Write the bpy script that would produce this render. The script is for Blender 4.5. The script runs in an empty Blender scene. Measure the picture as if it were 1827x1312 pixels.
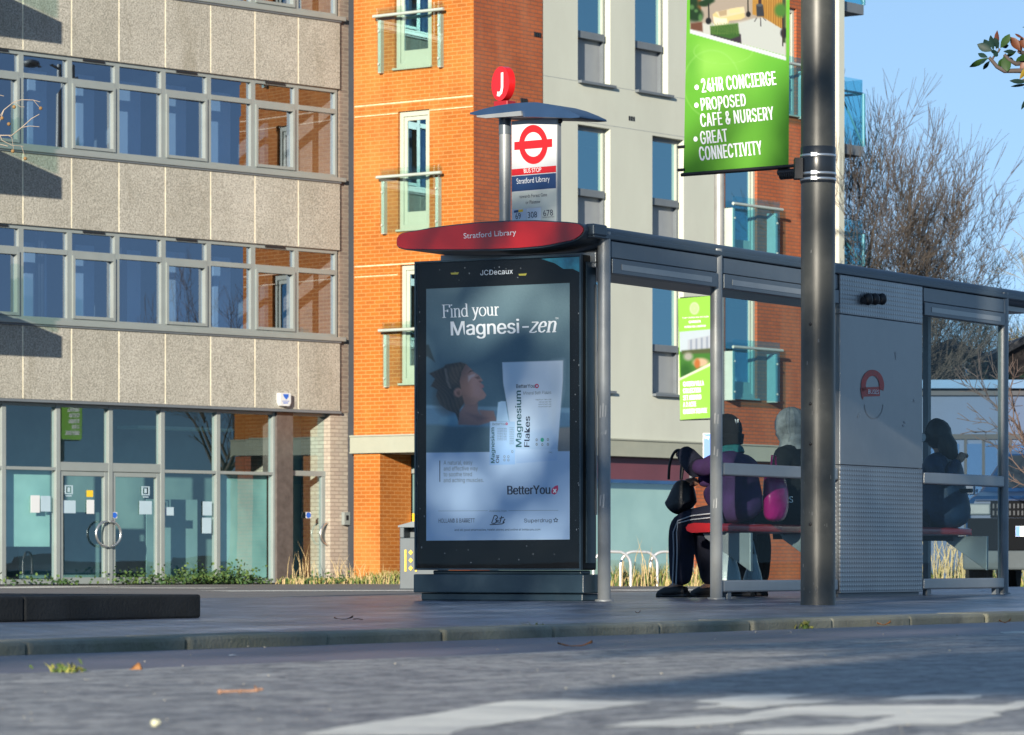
import bpy, bmesh, math, random
import numpy as np
from mathutils import Vector, Matrix

# ------------------------------------------------------------------ camera
F, CX, YH, HC = 6900.0, 913.5, 1003.0, 0.272      # focal length and horizon in photo pixels, eye height above pavement
scene = bpy.context.scene
cam_data = bpy.data.cameras.new("camera")
cam = bpy.data.objects.new("camera", cam_data)
scene.collection.objects.link(cam)
scene.camera = cam
cam.location = (0, 0, HC)
cam.rotation_euler = (math.radians(90), 0, 0)
cam_data.sensor_width = 36.0
cam_data.lens = F / 1827.0 * 36.0
cam_data.shift_y = (YH - 656.0) / 1827.0
cam_data.clip_start = 0.1
cam_data.clip_end = 6000
cam_data.dof.use_dof = True
cam_data.dof.focus_distance = 27.5
cam_data.dof.aperture_fstop = 10.5

# ------------------------------------------------------------------ sky, sun, exposure
SUN_EL = math.radians(13.0)
SUN_AZ = (-0.267, -0.964)                         # horizontal direction towards the sun
world = bpy.data.worlds.new("World")
scene.world = world
world.use_nodes = True
wn = world.node_tree.nodes; wl = world.node_tree.links
wn.clear()
w_out = wn.new("ShaderNodeOutputWorld"); w_bg = wn.new("ShaderNodeBackground")
w_sky = wn.new("ShaderNodeTexSky")
w_sky.sky_type = 'NISHITA'; w_sky.sun_disc = False
w_sky.sun_elevation = SUN_EL
w_sky.sun_rotation = math.atan2(SUN_AZ[0], SUN_AZ[1])
w_sky.altitude = 0; w_sky.air_density = 1.0; w_sky.dust_density = 0.0; w_sky.ozone_density = 1.8
w_bg.inputs[1].default_value = 0.115
w_tc = wn.new("ShaderNodeTexCoord"); w_ad = wn.new("ShaderNodeVectorMath"); w_ad.operation = 'ADD'; w_ad.inputs[1].default_value = (0, 0, 0.22)
w_nm = wn.new("ShaderNodeVectorMath"); w_nm.operation = 'NORMALIZE'
wl.new(w_tc.outputs['Generated'], w_ad.inputs[0]); wl.new(w_ad.outputs[0], w_nm.inputs[0]); wl.new(w_nm.outputs[0], w_sky.inputs[0])
wl.new(w_sky.outputs[0], w_bg.inputs[0]); wl.new(w_bg.outputs[0], w_out.inputs[0])

sun_data = bpy.data.lights.new("sun", 'SUN')
sun_data.energy = 5.0; sun_data.angle = math.radians(0.53); sun_data.color = (1.0, 0.90, 0.74)
sun = bpy.data.objects.new("sun", sun_data); scene.collection.objects.link(sun)
_d = Vector((SUN_AZ[0] * math.cos(SUN_EL), SUN_AZ[1] * math.cos(SUN_EL), math.sin(SUN_EL)))
sun.rotation_euler = _d.to_track_quat('Z', 'Y').to_euler()
sun.location = (-20, -60, 40)

scene.view_settings.view_transform = 'Standard'
scene.view_settings.look = 'None'
scene.view_settings.exposure = 0.85
scene.view_settings.gamma = 1.0
scene.cycles.max_bounces = 8
scene.cycles.transparent_max_bounces = 24
scene.cycles.caustics_reflective = False
scene.cycles.caustics_refractive = False

random.seed(7)
RNG = np.random.default_rng(7)

# ------------------------------------------------------------------ helpers: geometry
def ray(px): return (px - CX) / F
def ground(px, py, z=0.0):
    Y = (HC - z) * F / (py - YH)
    return Vector((ray(px) * Y, Y, z))
def at(px, py, Y): return Vector((ray(px) * Y, Y, HC + (YH - py) / F * Y))

class Frame:
    """a vertical plane: origin, axis along it (to the right as seen from outside), outward normal"""
    def __init__(s, O, ang_a, n=None):
        s.O = Vector((O[0], O[1])); s.a = Vector(ang_a).normalized()
        s.n = Vector((s.a.y, -s.a.x)) if n is None else Vector(n).normalized()
    def pt(s, u, z, d=0.0):
        p = s.O + s.a * u + s.n * d
        return Vector((p.x, p.y, z))
    def u(s, px, d=0.0):
        r = ray(px); o = s.O + s.n * d
        return (r * o.y - o.x) / (s.a.x - r * s.a.y)
    def uz(s, px, py, d=0.0):
        u = s.u(px, d); Y = s.pt(u, 0, d).y
        return u, HC + (YH - py) / F * Y
    def z(s, px, py, d=0.0): return s.uz(px, py, d)[1]
    def P(s, px, py, d=0.0):
        u, z = s.uz(px, py, d); return s.pt(u, z, d)

COL = scene.collection

class MB:
    def __init__(s):
        s.v = []; s.f = []; s.m = []; s.sm = []
    def add(s, vs, fs, mat=0, smooth=False):
        b = len(s.v); s.v.extend([tuple(x) for x in vs])
        for f in fs:
            s.f.append(tuple(i + b for i in f)); s.m.append(mat); s.sm.append(smooth)
    def hexa(s, c, mat=0):
        s.add(c, [(0, 3, 2, 1), (4, 5, 6, 7), (0, 1, 5, 4), (1, 2, 6, 5), (2, 3, 7, 6), (3, 0, 4, 7)], mat)
    def fbox(s, fr, u0, u1, z0, z1, d0, d1, mat=0):
        if u0 > u1: u0, u1 = u1, u0
        if d0 > d1: d0, d1 = d1, d0
        q = lambda u, d, z: fr.pt(u, z, d)
        s.hexa([q(u0, d1, z0), q(u1, d1, z0), q(u1, d0, z0), q(u0, d0, z0),
                q(u0, d1, z1), q(u1, d1, z1), q(u1, d0, z1), q(u0, d0, z1)], mat)
    def wbox(s, x0, x1, y0, y1, z0, z1, mat=0):
        s.hexa([(x0, y0, z0), (x1, y0, z0), (x1, y1, z0), (x0, y1, z0),
                (x0, y0, z1), (x1, y0, z1), (x1, y1, z1), (x0, y1, z1)], mat)
    def prism(s, pts, fr, d0, d1, mat=0, smooth=False):
        """polygon of (u, z) extruded between distances d0 and d1 from the frame"""
        n = len(pts)
        vs = [fr.pt(u, z, d1) for u, z in pts] + [fr.pt(u, z, d0) for u, z in pts]
        s.add(vs, [tuple(range(n)), tuple(range(2 * n - 1, n - 1, -1))], mat)
        s.add(vs, [(i, i + n, (i + 1) % n + n, (i + 1) % n) for i in range(n)], mat, smooth)
    def tube(s, pts, rad, sides=8, mat=0, caps=True, smooth=True):
        pts = [Vector(p) for p in pts]; n = len(pts)
        if not hasattr(rad, '__len__'): rad = [rad] * n
        vs = []; prev = None
        for i, p in enumerate(pts):
            t = (pts[min(i + 1, n - 1)] - pts[max(i - 1, 0)])
            if t.length < 1e-9: t = Vector((0, 0, 1))
            t.normalize()
            if prev is None:
                x = t.orthogonal().normalized()
            else:
                x = prev - t * prev.dot(t)
                x = x.normalized() if x.length > 1e-6 else t.orthogonal().normalized()
            prev = x; y = t.cross(x)
            for k in range(sides):
                a = 2 * math.pi * k / sides
                vs.append(p + (x * math.cos(a) + y * math.sin(a)) * rad[i])
        fs = [(i * sides + k, i * sides + (k + 1) % sides, (i + 1) * sides + (k + 1) % sides, (i + 1) * sides + k)
              for i in range(n - 1) for k in range(sides)]
        s.add(vs, fs, mat, smooth)
        if caps:
            s.add(vs, [tuple(range(sides - 1, -1, -1)), tuple(range((n - 1) * sides, n * sides))], mat)
    def lathe(s, c, prof, sides=24, mat=0, smooth=True):
        s.tube([Vector((c[0], c[1], z)) for r, z in prof], [max(r, 1e-4) for r, z in prof], sides, mat, True, smooth)
    def ball(s, c, r, seg=10, mat=0, sx=1, sy=1, sz=1):
        vs = []; fs = []; c = Vector(c); rings = max(5, seg // 2 + 1)
        for i in range(rings + 1):
            th = math.pi * i / rings
            for k in range(seg):
                ph = 2 * math.pi * k / seg
                vs.append(c + Vector((sx * math.sin(th) * math.cos(ph), sy * math.sin(th) * math.sin(ph), sz * math.cos(th))) * r)
        for i in range(rings):
            for k in range(seg):
                fs.append((i * seg + k, (i + 1) * seg + k, (i + 1) * seg + (k + 1) % seg, i * seg + (k + 1) % seg))
        s.add(vs, fs, mat, True)
    def build(s, name, mats, parent=None, bevel=0, uv=True, segs=2):
        loc = Vector((0, 0, 0))
        p = parent
        while p is not None:
            loc += p.location; p = p.parent
        me = bpy.data.meshes.new(name)
        lx, ly, lz = loc
        me.from_pydata([(x - lx, y - ly, z - lz) for x, y, z in s.v], [], s.f)
        for m in (mats if isinstance(mats, (list, tuple)) else [mats]): me.materials.append(m)
        me.polygons.foreach_set('material_index', s.m)
        me.polygons.foreach_set('use_smooth', s.sm)
        if uv and len(s.f):
            ul = me.uv_layers.new(name='UVMap')
            nv = len(me.vertices); nl = len(me.loops); npoly = len(me.polygons)
            co = np.empty(nv * 3); me.vertices.foreach_get('co', co); co = co.reshape(-1, 3) + np.array(loc)
            li = np.empty(nl, int); me.loops.foreach_get('vertex_index', li)
            nr = np.empty(npoly * 3); me.polygons.foreach_get('normal', nr); nr = nr.reshape(-1, 3)
            lt = np.empty(npoly, int); me.polygons.foreach_get('loop_total', lt)
            nl_ = np.repeat(nr, lt, axis=0); c = co[li]
            h = np.hypot(nl_[:, 0], nl_[:, 1]) + 1e-9
            flat = np.abs(nl_[:, 2]) > 0.8
            tx = -nl_[:, 1] / h; ty = nl_[:, 0] / h
            U = np.where(flat, c[:, 0], c[:, 0] * tx + c[:, 1] * ty)
            V = np.where(flat, c[:, 1], c[:, 2])
            ul.data.foreach_set('uv', np.stack([U, V], 1).ravel())
        me.validate()
        o = bpy.data.objects.new(name, me); COL.objects.link(o)
        if parent is not None: o.parent = parent
        if bevel:
            b = o.modifiers.new('bevel', 'BEVEL'); b.width = bevel; b.segments = segs; b.limit_method = 'ANGLE'; b.angle_limit = math.radians(40)
            b.harden_normals = False
        return o

def tag(o, label=None, cat=None, group=None, kind=None):
    if label: o['label'] = label
    if cat: o['category'] = cat
    if group: o['group'] = group
    if kind: o['kind'] = kind
    return o
def empty(name, loc, label, cat, group=None):
    o = bpy.data.objects.new(name, None); COL.objects.link(o); o.location = loc
    o.empty_display_size = 0.1
    return tag(o, label, cat, group)
def curve_pts(p, n=6):
    """a smooth path through the given points"""
    p = [Vector(q) for q in p]; out = []
    for i in range(len(p) - 1):
        a, b, c, d = p[max(0, i - 1)], p[i], p[i + 1], p[min(len(p) - 1, i + 2)]
        for k in range(n):
            t_ = k / n
            out.append(0.5 * ((2 * b) + (c - a) * t_ + (2 * a - 5 * b + 4 * c - d) * t_ * t_ + (3 * b - a - 3 * c + d) * t_ ** 3))
    return out + [p[-1]]
def copy_tree(o, parent=None):
    c = o.copy(); COL.objects.link(c)
    if parent is not None: c.parent = parent
    for ch in list(o.children): copy_tree(ch, c)
    return c

# ------------------------------------------------------------------ helpers: materials
def srgb(r, g, b):
    f = lambda c: (c / 255 / 12.92) if c / 255 <= 0.04045 else ((c / 255 + 0.055) / 1.055) ** 2.4
    return (f(r), f(g), f(b))
class NT:
    def __init__(s, name):
        s.m = bpy.data.materials.new(name); s.m.use_nodes = True
        s.n = s.m.node_tree.nodes; s.l = s.m.node_tree.links
        s.p = s.n['Principled BSDF']; s.out = s.n['Material Output']
    def new(s, t, **kw):
        x = s.n.new(t)
        for k, v in kw.items(): setattr(x, k, v)
        return x
    def link(s, a, b): s.l.new(a, b)
    def mixc(s, fac, a, b, mode='MIX'):
        x = s.new('ShaderNodeMix', data_type='RGBA', blend_type=mode)
        if hasattr(fac, 'links'): s.link(fac, x.inputs[0])
        else: x.inputs[0].default_value = fac
        for i, c in ((6, a), (7, b)):
            if hasattr(c, 'links'): s.link(c, x.inputs[i])
            else: x.inputs[i].default_value = (*c[:3], 1)
        return x.outputs[2]
    def noise(s, scale, detail=4, rough=0.55, coord='Object', stretch=None):
        t = s.new('ShaderNodeTexCoord'); n = s.new('ShaderNodeTexNoise')
        n.inputs['Scale'].default_value = scale; n.inputs['Detail'].default_value = detail; n.inputs['Roughness'].default_value = rough
        if stretch:
            mp = s.new('ShaderNodeMapping'); mp.inputs['Scale'].default_value = stretch
            s.link(t.outputs[coord], mp.inputs[0]); s.link(mp.outputs[0], n.inputs['Vector'])
        else: s.link(t.outputs[coord], n.inputs['Vector'])
        return n.outputs['Fac']
    def ramp(s, fac, a, b, c0=(0, 0, 0), c1=(1, 1, 1)):
        r = s.new('ShaderNodeValToRGB'); e = r.color_ramp.elements
        e[0].position = a; e[1].position = b; e[0].color = (*c0, 1); e[1].color = (*c1, 1)
        s.link(fac, r.inputs[0]); return r.outputs[0]
    def bump(s, h, strength=0.3, dist=0.01):
        b = s.new('ShaderNodeBump'); b.inputs['Strength'].default_value = strength; b.inputs['Distance'].default_value = dist
        s.link(h, b.inputs['Height']); s.link(b.outputs[0], s.p.inputs['Normal'])

def mat(name, c, rough=0.6, metal=0.0, var=0.15, scale=3.0, bump=0.0, bscale=60, spec=0.5, coat=0.0, stretch=None, dirt=None, dscale=1.2, damt=0.5):
    t = NT(name)
    n = t.noise(scale, 5, 0.6, stretch=stretch)
    lo = tuple(x * (1 - var) for x in c); hi = tuple(min(1, x * (1 + var)) for x in c)
    col = t.ramp(n, 0.3, 0.7, lo, hi)
    if dirt:
        d = t.ramp(t.noise(dscale, 8, 0.7), 0.48, 0.72)
        mm = t.new('ShaderNodeMath', operation='MULTIPLY'); t.link(d, mm.inputs[0]); mm.inputs[1].default_value = damt
        col = t.mixc(mm.outputs[0], col, dirt)
    t.link(col, t.p.inputs['Base Color'])
    rr = t.new('ShaderNodeMapRange'); t.link(n, rr.inputs[0])
    rr.inputs[3].default_value = max(0.02, rough * 0.8); rr.inputs[4].default_value = min(1, rough * 1.2)
    t.link(rr.outputs[0], t.p.inputs['Roughness'])
    t.p.inputs['Metallic'].default_value = metal
    t.p.inputs['Specular IOR Level'].default_value = spec
    t.p.inputs['Coat Weight'].default_value = coat
    if bump: t.bump(t.noise(bscale, 3), bump, 0.01)
    return t.m

def glass(name, tint=(0.9, 0.95, 0.95), base=0.03, gloss=(1, 1, 1), rough=0.0, ior=1.5, wav=0.0):
    t = NT(name); t.n.remove(t.p)
    tr = t.new('ShaderNodeBsdfTransparent'); tr.inputs[0].default_value = (*tint, 1)
    cl = t.new('ShaderNodeBsdfTransparent')
    gl = t.new('ShaderNodeBsdfGlossy'); gl.inputs[0].default_value = (*gloss, 1); gl.inputs['Roughness'].default_value = rough
    fr = t.new('ShaderNodeFresnel'); fr.inputs[0].default_value = ior
    ad = t.new('ShaderNodeMath', operation='ADD', use_clamp=True); t.link(fr.outputs[0], ad.inputs[0]); ad.inputs[1].default_value = base
    if wav:
        b = t.new('ShaderNodeBump'); b.inputs['Strength'].default_value = wav; b.inputs['Distance'].default_value = 0.02
        t.link(t.noise(0.9, 1, 0.3), b.inputs['Height']); t.link(b.outputs[0], gl.inputs['Normal'])
    mx = t.new('ShaderNodeMixShader'); t.link(ad.outputs[0], mx.inputs[0]); t.link(tr.outputs[0], mx.inputs[1]); t.link(gl.outputs[0], mx.inputs[2])
    ge = t.new('ShaderNodeNewGeometry'); m2 = t.new('ShaderNodeMixShader')
    t.link(ge.outputs['Backfacing'], m2.inputs[0]); t.link(mx.outputs[0], m2.inputs[1]); t.link(cl.outputs[0], m2.inputs[2])
    t.link(m2.outputs[0], t.out.inputs[0])
    return t.m

def brick(name, c1, c2, mortar, w=0.225, h=0.075, ms=0.010, pale=None, palemix=0.35, rough=0.85):
    t = NT(name)
    tc = t.new('ShaderNodeTexCoord'); b = t.new('ShaderNodeTexBrick')
    t.link(tc.outputs['UV'], b.inputs['Vector'])
    b.inputs['Color1'].default_value = (*c1, 1); b.inputs['Color2'].default_value = (*c2, 1); b.inputs['Mortar'].default_value = (*mortar, 1)
    b.inputs['Scale'].default_value = 1; b.inputs['Mortar Size'].default_value = ms; b.inputs['Mortar Smooth'].default_value = 0.2
    b.inputs['Brick Width'].default_value = w; b.inputs['Row Height'].default_value = h
    col = b.outputs['Color']
    n = t.noise(1.1, 6, 0.65); n2 = t.noise(0.7, 5, 0.6, stretch=(1.6, 1.6, 0.5))
    col = t.mixc(0.35, col, t.ramp(n, 0.3, 0.7, (0.45, 0.45, 0.45), (1, 1, 1)), 'MULTIPLY')
    if pale:
        mm = t.new('ShaderNodeMath', operation='MULTIPLY'); t.link(t.ramp(n2, 0.5, 0.75), mm.inputs[0]); mm.inputs[1].default_value = palemix
        col = t.mixc(mm.outputs[0], col, pale)
    t.link(col, t.p.inputs['Base Color']); t.p.inputs['Roughness'].default_value = rough
    bm_ = t.new('ShaderNodeMath', operation='SUBTRACT'); bm_.inputs[0].default_value = 1; t.link(b.outputs['Fac'], bm_.inputs[1])
    t.bump(bm_.outputs[0], 0.5, 0.008)
    return t.m

def vcol(name, rough=0.5, gain=1.0, spec=0.5, translucent=0.0):
    t = NT(name)
    a = t.new('ShaderNodeVertexColor'); a.layer_name = 'Col'
    t.link(a.outputs[0], t.p.inputs['Base Color']); t.p.inputs['Roughness'].default_value = rough
    t.p.inputs['Specular IOR Level'].default_value = spec
    if translucent:
        tr = t.new('ShaderNodeBsdfTranslucent'); t.link(a.outputs[0], tr.inputs[0])
        mx = t.new('ShaderNodeMixShader'); mx.inputs[0].default_value = translucent
        t.link(t.p.outputs[0], mx.inputs[1]); t.link(tr.outputs[0], mx.inputs[2]); t.link(mx.outputs[0], t.out.inputs[0])
    return t.m

# ------------------------------------------------------------------ helpers: lettering and prints
_fonts = {}
def sans():
    if 'sans' not in _fonts:
        try: _fonts['sans'] = bpy.data.fonts.load(bpy.utils.system_resource('DATAFILES', path='fonts') + '/Inter.woff2')   # ships with Blender
        except Exception: _fonts['sans'] = None
    return _fonts['sans']
def text_mesh(body, offset=0.0, shear=0.0, font=None, space=1.0):
    cu = bpy.data.curves.new('lettering', 'FONT')
    if font == 'sans' and sans(): cu.font = sans()
    cu.fill_mode = 'FRONT'
    cu = cu; cu.body = body; cu.size = 1.0; cu.offset = offset; cu.shear = shear; cu.resolution_u = 4
    cu.space_character = space
    o = bpy.data.objects.new('lettering', cu); COL.objects.link(o)
    me = bpy.data.meshes.new_from_object(o.evaluated_get(bpy.context.evaluated_depsgraph_get()))
    vs = [tuple(v.co[:2]) for v in me.vertices]; fs = [tuple(p.vertices) for p in me.polygons]
    bpy.data.objects.remove(o); bpy.data.curves.remove(cu); bpy.data.meshes.remove(me)
    return vs, fs
_caps = {}
def cap_of(font):
    if font not in _caps: _caps[font] = max(v[1] for v in text_mesh('H', font=font)[0])
    return _caps[font]
def fit_text(mb, fr, d, body, p0, p1, cap, m=0, bold=0.0, shear=0.0, space=1.0, font=None):
    """lettering whose baseline runs from pixel p0 to p1 on frame fr, capitals cap pixels high"""
    if bold:
        n = 1 if bold < 0.02 else 2
        ex, ey = p1[0] - p0[0], p1[1] - p0[1]; L = math.hypot(ex, ey); k = bold * cap * 1.4
        for i in range(-n, n + 1):
            ox, oy = ex / L * k * i / n, ey / L * k * i / n
            fit_text(mb, fr, d + 0.0004 * (i + n), body, (p0[0] + k * ex / L + ox, p0[1] + oy + k * ey / L), (p1[0] - k * ex / L + ox, p1[1] - k * ey / L + oy), cap, m, 0, shear, space, font)
        return
    vs, fs = text_mesh(body, 0, shear, font, space); CAP = cap_of(font)
    if not vs: return
    x0 = min(v[0] for v in vs); x1 = max(v[0] for v in vs)
    ex, ey = p1[0] - p0[0], p1[1] - p0[1]; L = math.hypot(ex, ey)
    ux, uy = ey / L, -ex / L
    out = []
    for x, y in vs:
        k = (x - x0) / (x1 - x0); q = y / CAP * cap
        out.append(fr.P(p0[0] + ex * k + ux * q, p0[1] + ey * k + uy * q, d))
    mb.add(out, fs, m)
def pxpoly(mb, fr, d, pts, m=0):
    vs = [fr.P(x, y, d) for x, y in pts]
    # keep the face towards the frame's outside
    c = sum((vs[i].cross(vs[(i + 1) % len(vs)]) for i in range(len(vs))), Vector())
    n3 = Vector((fr.n.x, fr.n.y, 0))
    f = tuple(range(len(vs)))
    mb.add(vs, [f if c.dot(n3) > 0 else f[::-1]], m)
def pxring(mb, fr, d, c, r_out, r_in, m=0, n=40, a0=0, a1=360):
    vs = []
    for i in range(n + 1):
        a = math.radians(a0 + (a1 - a0) * i / n)
        for r in (r_out, r_in):
            vs.append(fr.P(c[0] + r[0] * math.cos(a), c[1] - r[1] * math.sin(a), d))
    mb.add(vs, [(2 * i, 2 * i + 2, 2 * i + 3, 2 * i + 1) for i in range(n)], m)
GLYPH = {  # pen strokes: x-height 1
 'F': (1.05, [[(.25, 0), (.25, 1.45)], [(.02, 1.45), (1.0, 1.45)], [(1.0, 1.45), (1.0, 1.12)], [(.25, .76), (.72, .76)], [(.72, .9), (.72, .62)], [(.02, 0), (.5, 0)]]),
 'i': (.42, [[(.2, 0), (.2, 1)], [(.02, 0), (.4, 0)], [(.03, .97), (.2, 1)], [(.2, 1.33), (.2, 1.47)]]),
 'n': (.98, [[(.2, 0), (.2, 1)], [(.02, 0), (.4, 0)], [(.03, .97), (.2, 1)], [(.22, .75), (.35, .93), (.52, .99), (.68, .93), (.74, .75), (.74, 0)], [(.57, 0), (.94, 0)]]),
 'd': (.98, [[(.72, 0), (.72, 1.5)], [(.55, 1.47), (.72, 1.5)], [(.72, .02), (.92, .05)], [(.7, .8), (.55, .95), (.4, .99), (.22, .9), (.1, .68), (.08, .45), (.14, .2), (.28, .05), (.42, .02), (.58, .08), (.7, .22)]]),
 'y': (.92, [[(.16, 1), (.48, .06)], [(.78, 1), (.48, .06), (.32, -.32), (.18, -.44), (.06, -.4)], [(0, 1), (.36, 1)], [(.6, 1), (.92, 1)]]),
 'o': (.95, [[(.46 + .4 * math.cos(a), .5 + .5 * math.sin(a)) for a in [i * math.pi / 12 for i in range(25)]]]),
 'u': (1.0, [[(.2, 1), (.2, .3), (.27, .08), (.42, .01), (.58, .06), (.74, .25)], [(.74, 1), (.74, 0)], [(.02, .98), (.2, 1)], [(.56, .98), (.74, 1)], [(.74, .02), (.94, .05)]]),
 'r': (.72, [[(.2, 0), (.2, 1)], [(.02, 0), (.42, 0)], [(.03, .97), (.2, 1)], [(.22, .7), (.36, .92), (.5, .98), (.62, .9)]]),
 'z': (.78, [[(.08, .98), (.68, .98)], [(.68, .98), (.04, .03)], [(.04, .03), (.5, .02), (.68, .12)]]),
 'e': (.8, [[(.12, .5), (.64, .54)], [(.64, .54), (.64, .78), (.52, .96), (.36, .99), (.2, .88), (.1, .64), (.08, .4), (.16, .14), (.34, .02), (.52, .05), (.66, .2)]]),
 ' ': (.4, [])}
def pen_text(mb, fr, d, body, p0, p1, xh, m=0, thick=.2, thin=.07, shear=0.0):
    strokes = []; x = 0
    for ch in body:
        w, ss = GLYPH[ch]
        for st in ss: strokes.append([(px + x, py) for px, py in st])
        x += w
    ex, ey = p1[0] - p0[0], p1[1] - p0[1]; L = math.hypot(ex, ey); sc = L / x
    ux, uy = ey / L, -ex / L
    def to(pt):
        X = (pt[0] + shear * pt[1]) / x; q = pt[1] * xh
        return fr.P(p0[0] + ex * X + ux * q, p0[1] + ey * X + uy * q, d)
    for st in strokes:
        n = len(st); L2 = []; 
        for i, (a, b) in enumerate(st):
            q0 = st[max(0, i - 1)]; q1 = st[min(n - 1, i + 1)]
            dx, dy = q1[0] - q0[0], q1[1] - q0[1]; ln = math.hypot(dx, dy) + 1e-9
            w = (thin + (thick - thin) * abs(dy / ln) ** 1.3) / 2
            nx, ny = -dy / ln, dx / ln
            L2.append(((a + nx * w, b + ny * w), (a - nx * w, b - ny * w)))
        for i in range(n - 1):
            mb.add([to(L2[i][1]), to(L2[i + 1][1]), to(L2[i + 1][0]), to(L2[i][0])], [(0, 1, 2, 3)], m)
def sdf(X, Y, poly):
    """signed distance (negative inside) to a polygon, vectorised"""
    P = np.array(poly, float); d = np.full(X.shape, 1e18); ins = np.zeros(X.shape, bool); n = len(P)
    for i in range(n):
        ax, ay = P[i]; bx, by = P[(i + 1) % n]; ex, ey = bx - ax, by - ay
        t = np.clip(((X - ax) * ex + (Y - ay) * ey) / (ex * ex + ey * ey + 1e-12), 0, 1)
        d = np.minimum(d, (X - ax - t * ex) ** 2 + (Y - ay - t * ey) ** 2)
        c = ((ay > Y) != (by > Y)) & (X < ex * (Y - ay) / (ey if abs(ey) > 1e-9 else 1e-9) + ax)
        ins ^= c
    d = np.sqrt(d); return np.where(ins, -d, d)
class Paint:
    """a print: colours (sRGB) laid down over a grid in pixel coordinates"""
    def __init__(s, X, Y): s.X, s.Y = X, Y; s.c = np.zeros(X.shape + (3,))
    def fill(s, col): s.c[:] = np.array(col, float)
    def blend(s, a, col): s.c = s.c * (1 - a[..., None]) + np.array(col, float) * a[..., None]
    def poly(s, pts, col, soft=1.0, op=1.0): s.blend(op * np.clip(0.5 - sdf(s.X, s.Y, pts) / soft, 0, 1), col)
    def ell(s, c, r, col, soft=0.2, op=1.0):
        k = np.sqrt(((s.X - c[0]) / r[0]) ** 2 + ((s.Y - c[1]) / r[1]) ** 2)
        s.blend(op * np.clip(0.5 + (1 - k) / soft, 0, 1), col)
    def grad(s, pts, c0, c1, axis=1, a=0, b=1, soft=1.0):
        k = np.clip(((s.Y if axis else s.X) - a) / (b - a), 0, 1)[..., None]
        col = np.array(c0, float) * (1 - k) + np.array(c1, float) * k
        al = np.clip(0.5 - sdf(s.X, s.Y, pts) / soft, 0, 1)[..., None]
        s.c = s.c * (1 - al) + col * al
def print_mesh(name, fr, d, quad, nx, ny, painter, material, parent, gain=1.0, thick=0.0):
    """a flat printed sheet: quad = 4 pixel corners TL, TR, BR, BL"""
    U, V = np.meshgrid(np.linspace(0, 1, nx), np.linspace(0, 1, ny))
    q = [np.array(c, float) for c in quad]
    XY = ((1 - U) * (1 - V))[..., None] * q[0] + (U * (1 - V))[..., None] * q[1] + (U * V)[..., None] * q[2] + ((1 - U) * V)[..., None] * q[3]
    pt = Paint(XY[..., 0], XY[..., 1]); painter(pt)
    c = np.clip(pt.c, 0, 255) / 255
    lin = np.where(c <= 0.04045, c / 12.92, ((c + 0.055) / 1.055) ** 2.4) * gain
    mb = MB()
    mb.add([fr.P(x, y, d) for x, y in XY.reshape(-1, 2)],
           [(j * nx + i, (j + 1) * nx + i, (j + 1) * nx + i + 1, j * nx + i + 1) for j in range(ny - 1) for i in range(nx - 1)])
    if thick:
        P4 = [fr.P(*quad[k], d) for k in (3, 2, 1, 0)]; n3 = Vector((fr.n.x, fr.n.y, 0)) * thick
    o = mb.build(name, material, parent)
    at_ = o.data.color_attributes.new('Col', 'FLOAT_COLOR', 'POINT')
    at_.data.foreach_set('color', np.concatenate([lin.reshape(-1, 3), np.ones((nx * ny, 1))], 1).ravel())
    return o
# ================================================================== materials
M = {}
M['brick_sun_side'] = brick('brick_sun_side', (0.42, 0.122, 0.009), (0.35, 0.098, 0.007), (0.50, 0.215, 0.06), pale=(0.58, 0.25, 0.07), palemix=0.45)  # brick of the flats, toned as it looks on the sunlit face
M['brick_shade_side'] = brick('brick_shade_side', (0.42, 0.105, 0.032), (0.36, 0.086, 0.028), (0.20, 0.08, 0.045), pale=(0.6, 0.3, 0.16), palemix=0.2)  # same brick, toned redder with darker mortar for the less sunlit face
M['brown_brick'] = brick('brown_brick', (0.26, 0.20, 0.16), (0.19, 0.145, 0.12), (0.30, 0.25, 0.20))
M['pale_brick'] = brick('pale_brick', (0.46, 0.41, 0.34), (0.38, 0.33, 0.28), (0.28, 0.24, 0.2))
M['render'] = mat('white_render', (0.50, 0.525, 0.455), 0.85, var=0.05, scale=0.8, bump=0.05, bscale=25, stretch=(1, 1, 0.35), dirt=(0.42, 0.41, 0.36), dscale=0.5, damt=0.25)
M['band'] = mat('cream_band', (0.30, 0.315, 0.26), 0.6, var=0.05, dirt=(0.4, 0.38, 0.3), damt=0.3)
M['frame_grey'] = mat('grey_frame', (0.27, 0.305, 0.30), 0.45, var=0.05, metal=0.2, dirt=(0.28, 0.28, 0.27), damt=0.25)
M['frame_pale'] = mat('pale_frame', (0.42, 0.45, 0.38), 0.45, var=0.04)
M['frame_dark'] = mat('dark_frame', (0.13, 0.15, 0.17), 0.45, var=0.08)
M['panel_grey'] = mat('grey_panel', (0.24, 0.26, 0.28), 0.4, var=0.05)
M['dark'] = mat('dark_interior', (0.03, 0.035, 0.045), 0.8)
M['room'] = mat('room', (0.10, 0.13, 0.15), 0.9)
M['pale_panel'] = mat('pale_panel', (0.26, 0.34, 0.42), 0.9, var=0.04)
M['win'] = glass('window_glass', (0.34, 0.47, 0.62), 0.27, (0.70, 0.80, 1.0), wav=0.03)
M['win_apt'] = glass('apartment_glass', (0.24, 0.40, 0.48), 0.36, (0.55, 0.88, 1.0), wav=0.03)
M['shop_glass'] = glass('shop_glass', (0.62, 0.82, 0.84), 0.10, (0.8, 0.95, 1.0), wav=0.04)
M['bal_glass'] = glass('balcony_glass', (0.78, 0.90, 0.86), 0.03, (0.8, 0.95, 1))
M['blue_glass'] = glass('blue_balcony_glass', (0.46, 0.78, 0.86), 0.04, (0.6, 0.9, 1))
M['steel'] = mat('steel', (0.60, 0.62, 0.62), 0.3, metal=0.9, var=0.06)
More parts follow.
